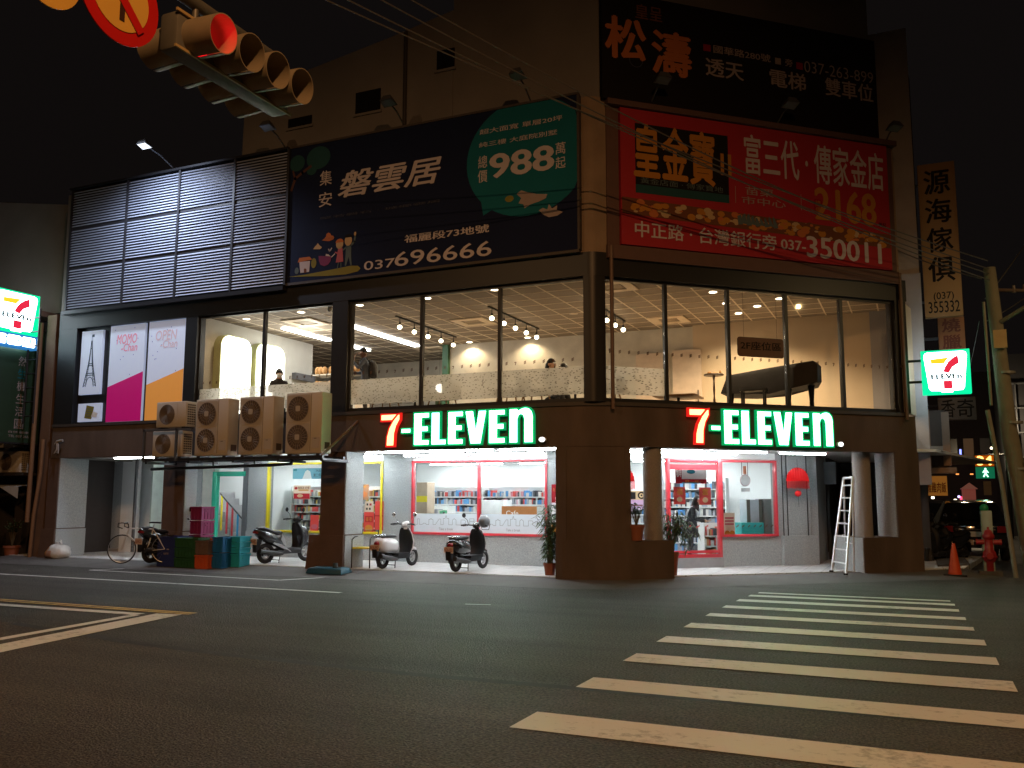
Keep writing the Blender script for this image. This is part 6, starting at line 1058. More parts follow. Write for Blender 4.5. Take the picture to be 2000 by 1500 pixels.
# bakery rack and counter
t = T('bakery_rack', 'two-tier rack of breads on the upper floor left of the standing man', 'rack', (-14.6, 20.6, 3.60)); 
bw = M('bread_crust', (.42, .22, .08), .7, 0, .35, 9); MB().box(-15.2, -13.7, 20.2, 20.9, 3.60, 4.32).build('counter', M('counter_white', (.6, .55, .5), .5), t)
for k, z in enumerate((4.62, 5.02)): MB().box(-15.2, -13.7, 20.3, 20.8, z, z+.03).build('shelf', M('shelf_pale', (.5, .45, .36), .5), t)
rr = random.Random(8); b = MB()
for z in (4.33, 4.65, 5.05):
    for k in range(11): b.ell((-15.1+.135*k, 20.42+rr.uniform(-.08, .1), z+.1), (.07, .10, rr.uniform(.07, .14)), 8, 6)
b.build('bread_loaves', bw, t, 60)
# lounge chairs and tables behind the frosted film
chm = M('chair_grey_green', (.035, .037, .028), .8, 0, .2, 8); woodm = M('table_wood', (.25, .14, .06), .5, 0, .3, 4)
def lounge(x, y, rz, lab):
    t = T('lounge_chair', lab, 'chair', (x, y, 3.60), group='dark lounge chairs behind the frosted film', local=True, rz=rz)
    MB().box(-.30, .30, -.30, .30,   .28, .40).build('seat', chm, t, bevel=.04); MB().prism([(-.34, .30), (-.28, .30), (-.22, .64), (-.30, .70)], 'x', -.30, .30).shift((0, 0, 0)).build('backrest', chm, t, bevel=.02)
    for sx in (-1, 1):
        for sy in (-1, 1): MB().tube([(sx*.22, sy*.2, .29), (sx*.28, sy*.26, 0)], .018, 6).build('leg', woodm, t)
for k, (x, rz) in enumerate(((-13.9, 80), (-11.25, -85), (-9.75, 90), (-8.05, 90), (-7.45, -90), (-5.85, 95))): lounge(x-.0, 17.85, rz, ('lounge chair behind the film under the seated person', 'lounge chair just right of the dark column, facing right', 'lounge chair left of the first mullion pair, facing left', 'lounge chair left of the last mullion, facing left', 'lounge chair right of the last mullion, facing right', 'lounge chair beside the black corner column, facing left')[k])
def table(x, y, lab, w=.62, h=.72):
    t = T('cafe_table', lab, 'table', (x, y, 3.60), group='small tables on the upper floor', local=True); MB().box(-w/2, w/2, -w/2, w/2, h-.02, h+.015).build('table_top', woodm, t, bevel=.006); MB().cyl((0, 0, .03), (0, 0, h-.02), .03).cyl((0, 0, 0), (0, 0, .03), .22).build('pedestal', blackm, t)
table(-10.5, 17.9, 'small table between the two left lounge chairs'); table(-7.75+1.1, 18.1, 'small table near the black corner column'); table(-4.6, 18.9, 'wooden table low behind the first right window', .9, .22); table(-13.0, 17.9, 'small table by the dark column')
# covered grand piano, stool, stand, notice board
pn = T('grand_piano', 'grand piano under a black cover behind the right upper windows', 'piano', (-2.9, 20.6, 3.60))
def PP(x, y): return (-3.95+x*2.12, 20.2+y)
plan = [PP(0, -.05), PP(.03, .85), PP(.30, 1.05), PP(.62, .95), PP(.95, .72), PP(1.0, .35), PP(.98, -.05), PP(.5, -.1)]
cm = M('piano_cover', (.018, .015, .014), .65, 0, .5, 4, .6, 7, spec=.25); b = MB(); n = len(plan); vs = []; topz = [4.40, 4.44, 4.5, 4.54, 4.62, 4.64, 4.63, 4.52]; botz = [4.0, 3.98, 3.96, 3.98, 4.12, 4.2, 4.16, 3.94]
for (x, y), z in zip(plan, botz): vs.append((x, y, z))
for (x, y), z in zip(plan, topz): vs.append((x+(.12 if x < -3.8 else 0), y, z-.10))
cxm = sum(p[0] for p in plan)/n; cym = sum(p[1] for p in plan)/n
for (x, y), z in zip(plan, topz): vs.append((x+(cxm-x)*.10, y+(cym-y)*.10, z))
b.add(vs, [(i, (i+1) % n, n+(i+1) % n, n+i) for i in range(n)]+[(n+i, n+(i+1) % n, 2*n+(i+1) % n, 2*n+i) for i in range(n)]+[tuple(range(2*n, 3*n)), tuple(range(n))[::-1]]); b.build('cover', cm, pn, 50)
for (x, y) in (PP(.10, .08), PP(.68, .15), PP(.90, .25)): MB().tube([(x, y, 4.12), (x, y, 3.74)], [.075, .045], 10).tube([(x, y, 3.76), (x, y, 3.66)], .05, 10).cyl((x, y-.02, 3.635), (x, y+.02, 3.635), .035).build('leg', M('piano_black', (.012, .01, .009), .2), pn)
q = PP(.36, -.3); t = T('piano_stool', 'black stool in front of the covered piano', 'stool', (q[0], q[1], 3.60), local=True); MB().box(-.28, .28, -.17, .17, .38, .44).build('seat', blackm, t); 
for sx in (-1, 1):
    for sy in (-1, 1): MB().box(sx*.23-.02, sx*.23+.02, sy*.13-.02, sy*.13+.02, 0, .38).build('leg', blackm, t)
q = -4.183, 4.042; t = T('pedestal_table', 'slender wooden pedestal table with things on top left of the piano', 'table', (q[0], 20.6, 3.60), local=True); dk = M('wood_dark', (.05, .025, .012), .4); MB().lathe([(.0, .87), (.22, .87), (.23, .89), (.22, .905), (0, .905)], (0, 0, 0), 24).build('table_top', dk, t, 50); MB().lathe([(.02, .25), (.03, .3), (.018, .4), (.028, .55), (.016, .75), (.035, .87)], (0, 0, 0), 12).build('stem', dk, t, 60)
for k in range(3): a = 2.1*k; MB().tube([(0, 0, .27), (.1*math.cos(a), .1*math.sin(a), .2), (.2*math.cos(a), .2*math.sin(a), 0)], .018, 6).build('foot', dk, t)
MB().ell((-.1, 0, .94), (.05, .05, .035), 8, 6).ell((.05, 0, .93), (.09, .06, .025), 8, 6).ell((.15, 0, .945), (.03, .03, .04), 8, 6).build('trinket', bw, t, 60)
xa, za = 3.380, 4.675; xb, zb = 4.500, 5.034; nbd = T('notice_board', 'brown rounded board with black seating notice hung in the right upper window', 'sign', ((xa+xb)/2, .1, za), RF); MB().prism(rrect(xa, za, xb, zb+.04, .06), 'y', .085, .10).build('board', M('board_brown', (.12, .060, .028), .6), nbd); MB().prism(rrect(xa-.012, za-.012, xb+.012, zb+.052, .065), 'y', .1001, .105).build('edge', M('board_edge', (.06, .03, .015), .6), nbd)
MB().text('2F座位區', xa+.06, za+.14, xb-.06, zb-.04, .082, .02).build('lettering', INK['black'], nbd); MB().tube([(xa+.15, .1, zb+.05), (xa+.15, .1, 6.08)], .004, 4).tube([(xb-.15, .1, zb+.05), (xb-.15, .1, 6.08)], .004, 4).build('hanging_cord', blackm, nbd)
for k, (px, lab) in enumerate((((2.723, -1.872), ''),)): pass
for k, (x, y, z, lab) in enumerate(((-13.0, 23.6, 4.95, 'upper round glowing pendant globe near the green post'), (-12.8, 23.4, 4.68, 'lower round glowing pendant globe near the green post'))):
    t = T('pendant_globe', lab, 'pendant lamp', (x, y, z), group='round pendant globes'); MB().ell((x, y, z), (.13, .13, .13), 18, 12).build('globe', EM('globe_lit', (1, .93, .82), 5), t, 60); MB().tube([(x, y, z+.13), (x, y, CZ)], .005, 4).build('cord', blackm, t)
t = T('ceiling_speaker', 'small white camera dome under the ceiling in the second left window', 'camera', (-12.55, 17.35, CZ)); MB().ell((-12.55, 17.35, CZ-.06), (.06, .06, .07), 12, 8).build('dome', white_paint, t, 60)
# lighting of the alcove at the left end
lamp('counter_light', 'POINT', (-14.6, 19.4, 5.7), 60, (1, .95, .85), None, .3)
# ================================================================ people
skin = M('skin', (.42, .24, .16), .55, 0, .06); hairm = M('hair_black', (.010, .008, .007), .5, 0, .3, 20)
def person(name_lab, base, rz, joints, zones, rad, hair=None, group=None, parts=()):
    """one continuous skinned body: joints {name: (pos, radius, parent)}; zones: list of (test, material)"""
    t = T('person', name_lab, 'person', base, local=True, rz=rz, group=group)
    names = list(joints); me = bpy.data.meshes.new('body'); me.from_pydata([joints[n][0] for n in names], [(names.index(joints[n][2]), i) for i, n in enumerate(names) if joints[n][2]], [])
    o = bpy.data.objects.new('body', me); COL.objects.link(o); md = o.modifiers.new('s', 'SKIN'); 
    for i, n in enumerate(names): r_ = joints[n][1]; me.skin_vertices[0].data[i].radius = r_ if isinstance(r_, tuple) else (r_, r_); me.skin_vertices[0].data[i].use_root = (i == 0)
    md.use_smooth_shade = True; o.modifiers.new('u', 'SUBSURF').levels = 2
    dg = bpy.context.evaluated_depsgraph_get(); nm = bpy.data.meshes.new_from_object(o.evaluated_get(dg)); nm.name = 'body'; o.modifiers.clear(); o.data = nm; bpy.data.meshes.remove(me)
    for _, m_ in zones: nm.materials.append(m_)
    nm.materials.clear()
    for _, m_ in zones: nm.materials.append(m_)
    for p in nm.polygons:
        c = p.center
        for k, (f_, _) in enumerate(zones):
            if f_(c): p.material_index = k; break
        p.use_smooth = True
    o.parent = t
    for nm_, mb, m_ in parts: mb.build(nm_, m_, t, 60)
    return t
def head(c, yaw, hair='short', mask=False, r=.105):
    """hair, face features as child meshes around a head centre; face looks along local -y turned by yaw"""
    M_ = Matrix.Translation(c) @ Matrix.Rotation(yaw, 4, 'Z'); out = []
    def tr(mb): mb.v = [M_ @ v for v in mb.v]; return mb
    h = MB(); n, m_ = 16, 10; vs = []
    for i in range(m_+1):
        for k in range(n):
            a = 2*PI*k/n; ph = PI*i/m_; x, y, z = math.sin(ph)*math.cos(a), math.sin(ph)*math.sin(a), math.cos(ph)
            low = -.15 if y > -.1 else .42
            zz = max(z, low) if hair == 'short' else (max(z, -2.6 if y > .1 else .42) if y > -.35 else max(z, .42)); s_ = 1.10
            vs.append((x*r*.82*s_, y*r*.98*s_+.008, zz*r*1.18*s_+.012))
    h.add(vs, [(i*n+k, (i+1)*n+k, (i+1)*n+(k+1) % n, i*n+(k+1) % n) for i in range(m_) for k in range(n)])
    if hair == 'long': h.add([], []); h.tube([(0, .05, .02), (0, .085, -.12), (.02, .09, -.30)], [.085, .085, .05], 10).tube([(.06, -.02, .02), (.085, .0, -.12), (.08, -.01, -.28)], [.04, .04, .02], 8)
    out.append(('hair', tr(h), hairm))
    f = MB(); f.tube([(0, -r*.95, .01), (0, -r*1.16, -.018), (0, -r*.98, -.03)], [.010, .016, .012], 8).ell((-r*.85, .01, -.005), (.014, .025, .035), 8, 6).ell((r*.85, .01, -.005), (.014, .025, .035), 8, 6); out.append(('nose_and_ears', tr(f), skin))
    e = MB(); e.ell((-.034, -r*.93, .022), (.012, .008, .007), 8, 6).ell((.034, -r*.93, .022), (.012, .008, .007), 8, 6).ell((0, -r*.96, -.058), (.024, .008, .006), 8, 6); out.append(('eyes_and_mouth', tr(e), M('eye_dark', (.03, .015, .012), .4)))
    if mask: mm = MB().ell((0, -r*.62, -.045), (.07, .062, .055), 14, 10); out.append(('face_mask', tr(mm), M('mask_white', (.62, .62, .62), .7)))
    return out
def fingers(mb, p, d, side, r=.008, l=.075):
    p = Vector(p); d = Vector(d).normalized(); s_ = Vector(side).normalized(); n_ = d.cross(s_)
    for k, (o_, f_) in enumerate(((-.03, .9), (-.01, 1.05), (.01, 1.0), (.03, .8))): a = p+s_*o_; mb.tube([a, a+d*l*f_*.5+n_*.008, a+d*l*f_+n_*.028], [r, r*.95, r*.7], 6)
    a = p-s_*.035-d*.04; mb.tube([a, a-s_*.022+d*.025, a-s_*.02+d*.055], [r*1.15, r, r*.8], 6); return mb
# man in a denim jacket, hand raised to his face, backpack
denim = M('denim_blue_grey', (.055, .065, .09), .85, 0, .25, 18); dark_tr = M('trousers_dark', (.018, .019, .024), .85, 0, .2, 15); dark_sh = M('sweater_dark', (.022, .020, .022), .9, 0, .2, 15)
J = dict(pelvis=((0, 0, .93), (.16, .12), None), waist=((0, .0, 1.08), (.155, .115), 'pelvis'), chest=((0, -.02, 1.30), (.19, .13), 'waist'), neck=((0, -.04, 1.47), (.062, .062), 'chest'), skull=((0, -.075, 1.60), (.085, .10), 'neck'), crown=((0, -.08, 1.66), (.07, .085), 'skull'),
    shl=((.185, -.02, 1.40), .07, 'chest'), ell=((.26, -.16, 1.18), .052, 'shl'), wrl=((.14, -.33, 1.38), .036, 'ell'), hal=((.08, -.28, 1.50), (.040, .026), 'wrl'), shr=((-.185, -.02, 1.40), .07, 'chest'), elr=((-.25, -.06, 1.13), .052, 'shr'), wrr=((-.18, -.28, 1.10), .036, 'elr'), har=((-.15, -.36, 1.12), (.04, .026), 'wrr'),
    hil=((.10, 0, .86), .10, 'pelvis'), knl=((.11, -.02, .48), .065, 'hil'), anl=((.11, .02, .09), .045, 'knl'), tol=((.12, -.14, .04), .042, 'anl'), hir=((-.10, 0, .86), .10, 'pelvis'), knr=((-.11, -.02, .48), .065, 'hir'), anr=((-.11, .02, .09), .045, 'knr'), tor=((-.12, -.14, .04), .042, 'anr'))
zon = [(lambda c: c.z > 1.50 or (c.y < -.28 and c.z > 1.40) or (c.y < -.33 and c.z < 1.2 and c.z > 1), skin), (lambda c: c.z < .10, blackp), (lambda c: c.z < .90, dark_tr), (lambda c: True, denim)]
hd_ = head((0, -.085, 1.62), -.25, 'short'); hm_ = fingers(MB(), (.075, -.275, 1.52), (-.15, .15, .9), (1, 0, 0)); fingers(hm_, (-.145, -.38, 1.12), (0, -.9, -.2), (1, 0, 0)); hd_.append(('fingers', hm_, skin))
mx, my = (-12.927, 4.786)[0], 19.5; zm = (-13.011, 5.543)[1]
person('man in a grey blue denim jacket standing with a hand raised to his face', (mx, my, 3.60 + (zm-3.60-1.76)), 118-180, J, zon, None, parts=hd_)
MB_bp = T('backpack', 'black backpack on the back of the standing man', 'backpack', (mx, my, 3.60+(zm-3.60-1.76)), local=True, rz=118-180); loft([(.10, 1.18, .13, .20), (.15, 1.19, .16, .24), (.24, 1.17, .15, .22), (.29, 1.14, .11, .16)], 14).build('pack', M('pack_black', (.014, .013, .015), .8, 0, .2, 20), MB_bp, 50); b = MB()
for s_ in (-1, 1): b.tube([(s_*.11, .10, 1.38), (s_*.12, .0, 1.475), (s_*.12, -.12, 1.42), (s_*.11, -.165, 1.25), (s_*.13, -.05, 1.05), (s_*.12, .10, 1.0)], .016, 6)
b.build('strap', M('pack_black', (.014, .013, .015)), MB_bp, 60)
# seated people of the upper floor
def seated(base, rz, lab, top, hair, mask=False, grp=None):
    J2 = dict(pelvis=((0, 0, .52), (.17, .14), None), waist=((0, .02, .68), (.15, .115), 'pelvis'), chest=((0, 0, .92), (.18, .125), 'waist'), neck=((0, -.02, 1.09), .058, 'chest'), skull=((0, -.05, 1.21), (.082, .098), 'neck'), crown=((0, -.05, 1.27), (.068, .08), 'skull'),
        shl=((.175, 0, 1.01), .066, 'chest'), ell=((.23, -.10, .78), .05, 'shl'), wrl=((.13, -.32, .76), .035, 'ell'), hal=((.09, -.40, .77), (.04, .025), 'wrl'), shr=((-.175, 0, 1.01), .066, 'chest'), elr=((-.23, -.10, .78), .05, 'shr'), wrr=((-.13, -.32, .76), .035, 'elr'), har=((-.09, -.40, .77), (.04, .025), 'wrr'),
        knl=((.12, -.44, .52), .075, 'pelvis'), anl=((.12, -.42, .10), .045, 'knl'), tol=((.12, -.56, .05), .04, 'anl'), knr=((-.12, -.44, .52), .075, 'pelvis'), anr=((-.12, -.42, .10), .045, 'knr'), tor=((-.12, -.56, .05), .04, 'anr'))
    z = [(lambda c: c.z > 1.11 or (c.y < -.36 and c.z > .70), skin), (lambda c: c.z < .12, blackp), (lambda c: c.z < .58 and (c.y < -.1 or c.z < .5), dark_tr), (lambda c: True, top)]
    p = head((0, -.055, 1.225), .1, hair, mask); p.append(('fingers', fingers(fingers(MB(), (.085, -.42, .77), (0, -1, -.1), (1, 0, 0)), (-.085, -.42, .77), (0, -1, -.1), (1, 0, 0)), skin))
    return person(lab, base, rz, J2, z, None, parts=p, group=grp)
sx_, sy_ = (-14.816, 4.617)[0], 18.4; ztop = (-14.830, 4.935)[1]; seated((sx_, sy_, ztop-1.36), 40, 'seated person in dark clothes and a face mask in the second upper window', dark_sh, 'short', True)
hx_, hy_ = (-7.447, 4.670)[0], 18.6; ztop = (-7.447, 4.775)[1]; seated((hx_, hy_, ztop-1.36), 75, 'seated person with long dark hair, only the head above the film', dark_sh, 'long')
hx_, hy_ = (-7.294, 4.721)[0], 19.2; ztop = (-7.294, 4.744)[1]; seated((hx_, hy_, ztop-1.36), -70, 'person sitting low behind the film beside the corner column, only hair seen', denim, 'short')
# woman in a dark coat bending over the counter by the red door
coat = M('coat_charcoal', (.030, .031, .036), .85, 0, .2, 14); jeans = M('jeans_dark', (.04, .045, .055), .85, 0, .2, 14)
JW = dict(pelvis=((0, 0, .88), (.16, .12), None), waist=((0, -.02, 1.03), (.145, .11), 'pelvis'), chest=((0, -.09, 1.24), (.165, .12), 'waist'), neck=((0, -.15, 1.38), .052, 'chest'), skull=((0, -.21, 1.48), (.08, .092), 'neck'), crown=((0, -.22, 1.53), (.066, .08), 'skull'),
    shl=((.16, -.09, 1.31), .064, 'chest'), ell=((.21, -.14, 1.06), .052, 'shl'), wrl=((.13, -.34, 1.0), .034, 'ell'), hal=((.10, -.41, 1.0), (.036, .023), 'wrl'), shr=((-.16, -.09, 1.31), .064, 'chest'), elr=((-.21, -.14, 1.06), .052, 'shr'), wrr=((-.12, -.35, 1.02), .034, 'elr'), har=((-.08, -.42, 1.02), (.036, .023), 'wrr'),
    hil=((.10, 0, .80), .105, 'pelvis'), knl=((.11, -.02, .45), .068, 'hil'), anl=((.11, .03, .09), .045, 'knl'), tol=((.12, -.11, .04), .038, 'anl'), hir=((-.10, 0, .80), .105, 'pelvis'), knr=((-.11, -.02, .45), .068, 'hir'), anr=((-.11, .03, .09), .045, 'knr'), tor=((-.12, -.11, .04), .038, 'anr'))
zw = [(lambda c: c.z > 1.395 or (c.y < -.37 and c.z > .9), skin), (lambda c: c.z < .10, blackp), (lambda c: c.z < .62, jeans), (lambda c: True, coat)]
hp_ = head((0, -.215, 1.50), .2, 'long', True, .10); hp_.append(('fingers', fingers(fingers(MB(), (.095, -.43, 1.0), (0, -1, -.1), (1, 0, 0), .007), (-.075, -.44, 1.02), (0, -1, -.1), (1, 0, 0), .007), skin)); cs = MB()
ss = [(y, z, hw, hh) for y, z, hw, hh in ()]
hp_.append(('coat_skirt', MB().lathe([(.20, .62), (.195, .75), (.18, .92), (.165, 1.02)], (0, -.01, 0), 18), coat))
wp = RF.m @ Vector(((3.910, 1.346)[0], 3.3, 0)); zt_w = (3.975, 1.703)[1]
person('woman in a dark coat and face mask bending over behind the red framed door', (wp.x, wp.y, max(FZ, zt_w-1.60)), 100, JW, zw, None, parts=hp_)
t = T('shoulder_bag', 'pale shoulder bag hanging across the woman behind the red door', 'bag', (wp.x, wp.y, max(FZ, zt_w-1.60)), local=True, rz=100); b = MB(); b.tube([(-.15, -.08, 1.36), (-.05, -.225, 1.22), (.1, -.215, 1.05), (.22, -.12, .88)], .016, 6).tube([(-.15, -.08, 1.36), (-.06, .05, 1.22), (.1, .12, 1.02), (.22, -.02, .88)], .016, 6); b.build('strap', M('bag_strap_grey', (.45, .45, .46), .6), t, 60); MB().box(.18, .27, -.2, .08, .70, .90).build('pouch', M('bag_pale', (.5, .5, .5), .6), t, bevel=.02)
# ================================================================ shop interior goods
GOODS = [M('goods_%d' % k, c, .5, 0, .2, 9) for k, c in enumerate(((.55, .06, .05), (.60, .40, .08), (.08, .25, .50), (.60, .58, .55), (.10, .40, .22), (.45, .20, .08), (.30, .32, .36), (.05, .05, .06), (.55, .25, .30)))]
rk = M('rack_white', (.66, .67, .66), .5, 0, .05)
def rack(base, w, h, rows, lab, rz=0, fr=W, seed=1, d=.42, palette=None, grp='shop racks full of goods'):
    t = T('shop_rack', lab, 'shelf', base, fr, grp, local=True, rz=rz); r_ = random.Random(seed); b = MB().box(-w/2, w/2, d-.03, d, 0, h).box(-w/2-.03, -w/2, 0, d, 0, h).box(w/2, w/2+.03, 0, d, 0, h)
    for k in range(rows): b.box(-w/2, w/2, .02, d-.03, .12+(h-.2)*k/rows, .145+(h-.2)*k/rows)
    b.build('frame', rk, t); g = MB()
    for k in range(rows):
        x = -w/2+.03; z = .147+(h-.2)*k/rows
        while x < w/2-.06: ww = r_.uniform(.035, .09); hh = (h-.2)/rows*r_.uniform(.5, .86); g.m(palette[r_.randrange(len(palette))] if palette else r_.randrange(len(GOODS))).box(x, x+ww*.9, .05+r_.uniform(0, .06), d-.05, z, z+hh); x += ww
    tag(g.build('goods', GOODS, t), kind='stuff'); return t
rack((-14.9, YS+.75, FZ), 1.5, 1.85, 8, 'white rack of packets behind the yellow framed window', seed=2, palette=[3, 7, 6, 0, 3, 1, 6]); rack((-13.0, YS+.95, FZ), 1.9, 1.85, 8, 'rack of snacks behind the middle pillar', seed=3, palette=[0, 3, 6, 7, 1, 5])
rack((-12.0, 22.2, FZ), 2.0, 1.85, 8, 'free standing rack of goods left of the tan display', seed=21, palette=[6, 7, 3, 2, 0, 6]); rack((-9.9, 22.2, FZ), 1.9, 1.85, 8, 'free standing rack of goods behind the window mullion', seed=22, palette=[6, 7, 3, 8, 0, 2]); rack((-10.2, 24.6, FZ), 3.2, 1.65, 6, 'long back rack of goods in the left half of the red framed window', seed=4, palette=[6, 7, 2, 3, 0, 8]); rack((-7.0, 24.6, FZ), 2.8, 1.65, 6, 'long back rack of goods in the right half of the red framed window', seed=5, palette=[7, 3, 2, 6, 8, 6]); rack((-5.6, 24.3, FZ), 1.75, 2.1, 8, 'cigarette wall of small packets behind the red framed door', seed=6, palette=[3, 7, 6, 3, 7, 2, 6]); rack((-4.55, 22.6, FZ), .75, .95, 3, 'low display of boxed sweets right of the woman', seed=7, palette=[5, 7, 3, 0], rz=35)
def block(name, lab, cat, base, dims, m, fr=W, extra=(), bev=.01, rz=0):
    t = T(name, lab, cat, base, fr, local=True, rz=rz); w, d, h = dims; MB().box(-w/2, w/2, 0, d, 0, h).build('body', m, t, bevel=bev)
    for nm, (a, b_, c, e), mm, off in extra: MB().box(-w/2+w*a, -w/2+w*c, -off, -.001, h*b_, h*e).build(nm, mm, t)
    return t
xr = -11.771, 1.309; block('parcel_locker', 'tall tan rounded display with a yellow band at the left of the red framed window', 'display', (xr[0], 20.4, FZ), (.42, .4, 1.95), M('tan_card', (.42, .33, .24), .6), extra=(('yellow_band', (0, .74, 1, .82), yellow, .004), ('grey_base', (0, 0, 1, .38), M('grey_base', (.3, .3, .31), .5), .005)))
xr = -11.521, 1.305; rack((xr[0], 20.9, FZ), .55, 1.35, 4, 'open grey tray trolley beside the tan display', seed=12, palette=[7, 6, 3, 4])
xr = -10.873, 1.310; block('bread_cabinet', 'orange topped grey food cabinet left of the window mullion', 'cabinet', (xr[0], 20.9, FZ), (.95, .5, 1.15), M('cab_grey', (.36, .38, .37), .4), extra=(('orange_edge', (0, .86, 1, .96), M('edge_orange', (.55, .24, .05), .5), .006), ('glass_door', (.06, .3, .72, .78), M('door_grey', (.14, .17, .16), .2), .005), ('warm_glow', (.82, .25, .95, .8), EM('glow_orange', (1, .62, .3), 2.2), .006)))
xr = -9.840, 1.321; block('steamer', 'white steam cabinet right of the window mullion', 'machine', (xr[0], 20.7, FZ), (.62, .5, 1.50), M('steamer_white', (.62, .64, .64), .35), extra=(('dark_base', (0, .3, 1, .52), M('steam_dark', (.16, .18, .17), .4), .005), ('control_panel', (.05, .60, .95, .64), M('panel_grey', (.3, .32, .33), .4), .005)))
xr = -9.063, 1.329; q_ = block('sausage_counter', 'grey hot snack counter with an orange picture panel', 'counter', (xr[0], 20.6, FZ), (.95, .5, 1.35), M('counter_grey', (.42, .43, .40), .4), extra=(('picture_panel', (0, .68, 1, 1), M('panel_orange', (.48, .19, .06), .4), .006),)); MB().text('Cafe', -.35, 1.12, -.02, 1.24, -.009, .01).m(0).build('lettering', INK['white'], q_)
xr = -10.194, 1.858; block('blue_awning_rack', 'bright blue topped promotional rack far in the shop', 'display', (xr[0], 23.6, FZ), (1.35, .5, 1.86), M('promo_white', (.6, .62, .62), .5), extra=(('blue_top', (0, .90, 1, 1), M('promo_blue', (.02, .16, .50), .4), .05),))
for k, (px, lab, col) in enumerate(((1050, 'turquoise slim display right of the hot snack counter', (.02, .42, .45)), (1062, 'pink red gift display near the right end of the red framed window', (.5, .12, .12)))):
    xr2 = gy_ = (((-9.014, 1.317)[0]) if k == 0 else ((-8.624, 1.325)[0])); block('promo_display', lab, 'display', (xr2, 21.6-.4*k, FZ), (.30, .3, 1.25), M('promo_%d' % k, col, .5), extra=(('white_band', (0, .5, 1, .62), white_paint, .004),))
# counter, coffee machines behind the right window
def rblock(*a, **k): return block(*a, fr=RF, **k)
s0 = (5.221, 1.111)[0]; rblock('service_counter', 'turquoise service counter behind the right shop window', 'counter', (s0, 2.6, FZ), (.62, .5, .98), M('counter_turq', (.02, .36, .36), .4))
s0 = (5.381, 1.596)[0]; rblock('coffee_machine', 'grey coffee machine with dark sides on the turquoise counter', 'machine', (s0, 2.75, FZ+.98), (.44, .3, .55), M('machine_blue_grey', (.42, .47, .52), .3), extra=(('dark_side', (0, 0, .22, 1), M('machine_dark', (.09, .09, .07), .4), .006), ('dark_side', (.78, 0, 1, 1), M('machine_dark', (.09, .09, .07)), .006)))
s0 = (5.794, 1.351)[0]; t = rblock('slush_machine', 'dark grey slanted machine at the right end of the shop window', 'machine', (s0-.04, 2.7, FZ+.2), (.30, .4, 1.35), M('machine_grey', (.13, .135, .13), .4), bev=.04)
s0 = (4.411, 1.002)[0]; t = rblock('poster_stand', 'standing juice poster with two oranges beside the red door', 'poster', (s0, 2.32, FZ+.6), (.30, .02, .62), M('juice_paper', (.62, .52, .42), .5), bev=0); A = MB().m(0).flat(oval(-.06, .13, .075, .085, 16), -.004).flat(oval(.07, .13, .075, .085, 16), -.004); A.m(1); [A.flat([(-.12, .34+.07*k), (.12, .34+.07*k), (.12, .38+.07*k), (-.12, .38+.07*k)], -.004) for k in range(3)]; A.build('printed_pattern', inks('gold', 'pink'), t)
s0, z0_ = 5.051, 2.107; t = T('hanging_sign', 'round white hanging sign with an orange tab inside the right shop window', 'sign', (s0, 2.6, z0_), RF, local=True); MB().lathe([(0, 0), (.14, 0), (.14, .03), (0, .03)], (0, 0, 0), 28, 'y').build('disc', M('disc_white', (.7, .7, .7), .5), t, 30); MB().ring((0, -.002, 0), .135, .006, 'y', 28, 4).build('rim', M('rim_pink', (.5, .25, .28), .5), t); MB().box(-.04, .04, .0, .02, .15, .34).build('tab', M('tab_orange', (.6, .2, .1), .5), t); MB().box(-.12, .12, 0, .02, -.27, -.18).build('plate', M('disc_white', (.7, .7, .7)), t); MB().tube([(-.08, .01, .1), (-.08, .01, .45)], .008, 5).tube([(.08, .01, .1), (.08, .01, .45)], .008, 5).build('hanger', STEEL, t)
# posters stuck on and behind the shop glass
def poster(fr, u, y, z, w, h, bg, lab, blocks=(), texts=(), grp='posters at the shop windows'):
    t = T('window_poster', lab, 'poster', (u+w/2, y, z), fr, grp); b = MB().box(u, u+w, y-.004, y, z, z+h).build('sheet', M('sheet_'+bg, {'red': (.52, .045, .035), 'cream': (.60, .48, .36), 'white': (.66, .66, .66), 'blue': (.16, .42, .55), 'pinkish': (.55, .36, .55), 'brown': (.33, .16, .08), 'greyp': (.42, .42, .40)}[bg], .5, 0, .06), t)
    A = MB(); ms = []
    for ink, pts in blocks:
        if ink not in ms: ms.append(ink)
        A.m(ms.index(ink)).flat([(u+a*w, z+c*h) for a, c in pts], y-.006-.0004*len(A.f))
    for ink, s_, a, c, e, g_ in texts:
        if ink not in ms: ms.append(ink)
        A.m(ms.index(ink)).text(s_, u+a*w, z+c*h, u+e*w, z+g_*h, y-.012, .02)
    if A.f: A.build('printed_pattern', inks(*ms), t)
    return t
rc = lambda a, c, e, g_: [(a, c), (e, c), (e, g_), (a, g_)]
def pl_(px0, py0, px1, py1, y): return None
u, z = -14.988, 1.627; u2, z2 = -14.447, 1.984; poster(W, u, 19.36, z, u2-u, z2-z, 'cream', 'square cream and red food poster on the yellow framed window', (('crimson', rc(.03, .03, .97, .42)), ('cream', oval(.4, .25, .18, .12, 12)), ('crimson', oval(.15, .8, .1, .1, 12)), ('gold', rc(.3, .62, .9, .7))), (('brownish', '集點送 好禮', .28, .74, .94, .92),))
u, z = -15.293, 2.162; u2, z2 = -14.157, 2.444; poster(W, u, 19.7, z, u2-u, z2-z, 'blue', 'wide pale blue banner at the top of the yellow framed window', (('white', [(.28, 0), (.36, .7), (.42, .85), (.5, .7), (.55, 0)]), ('cyan', rc(.02, .75, .12, .95))), (('slate', '冰品 優惠', .66, .66, .96, .9), ('slate', '第二件 六折', .6, .2, .96, .5)))
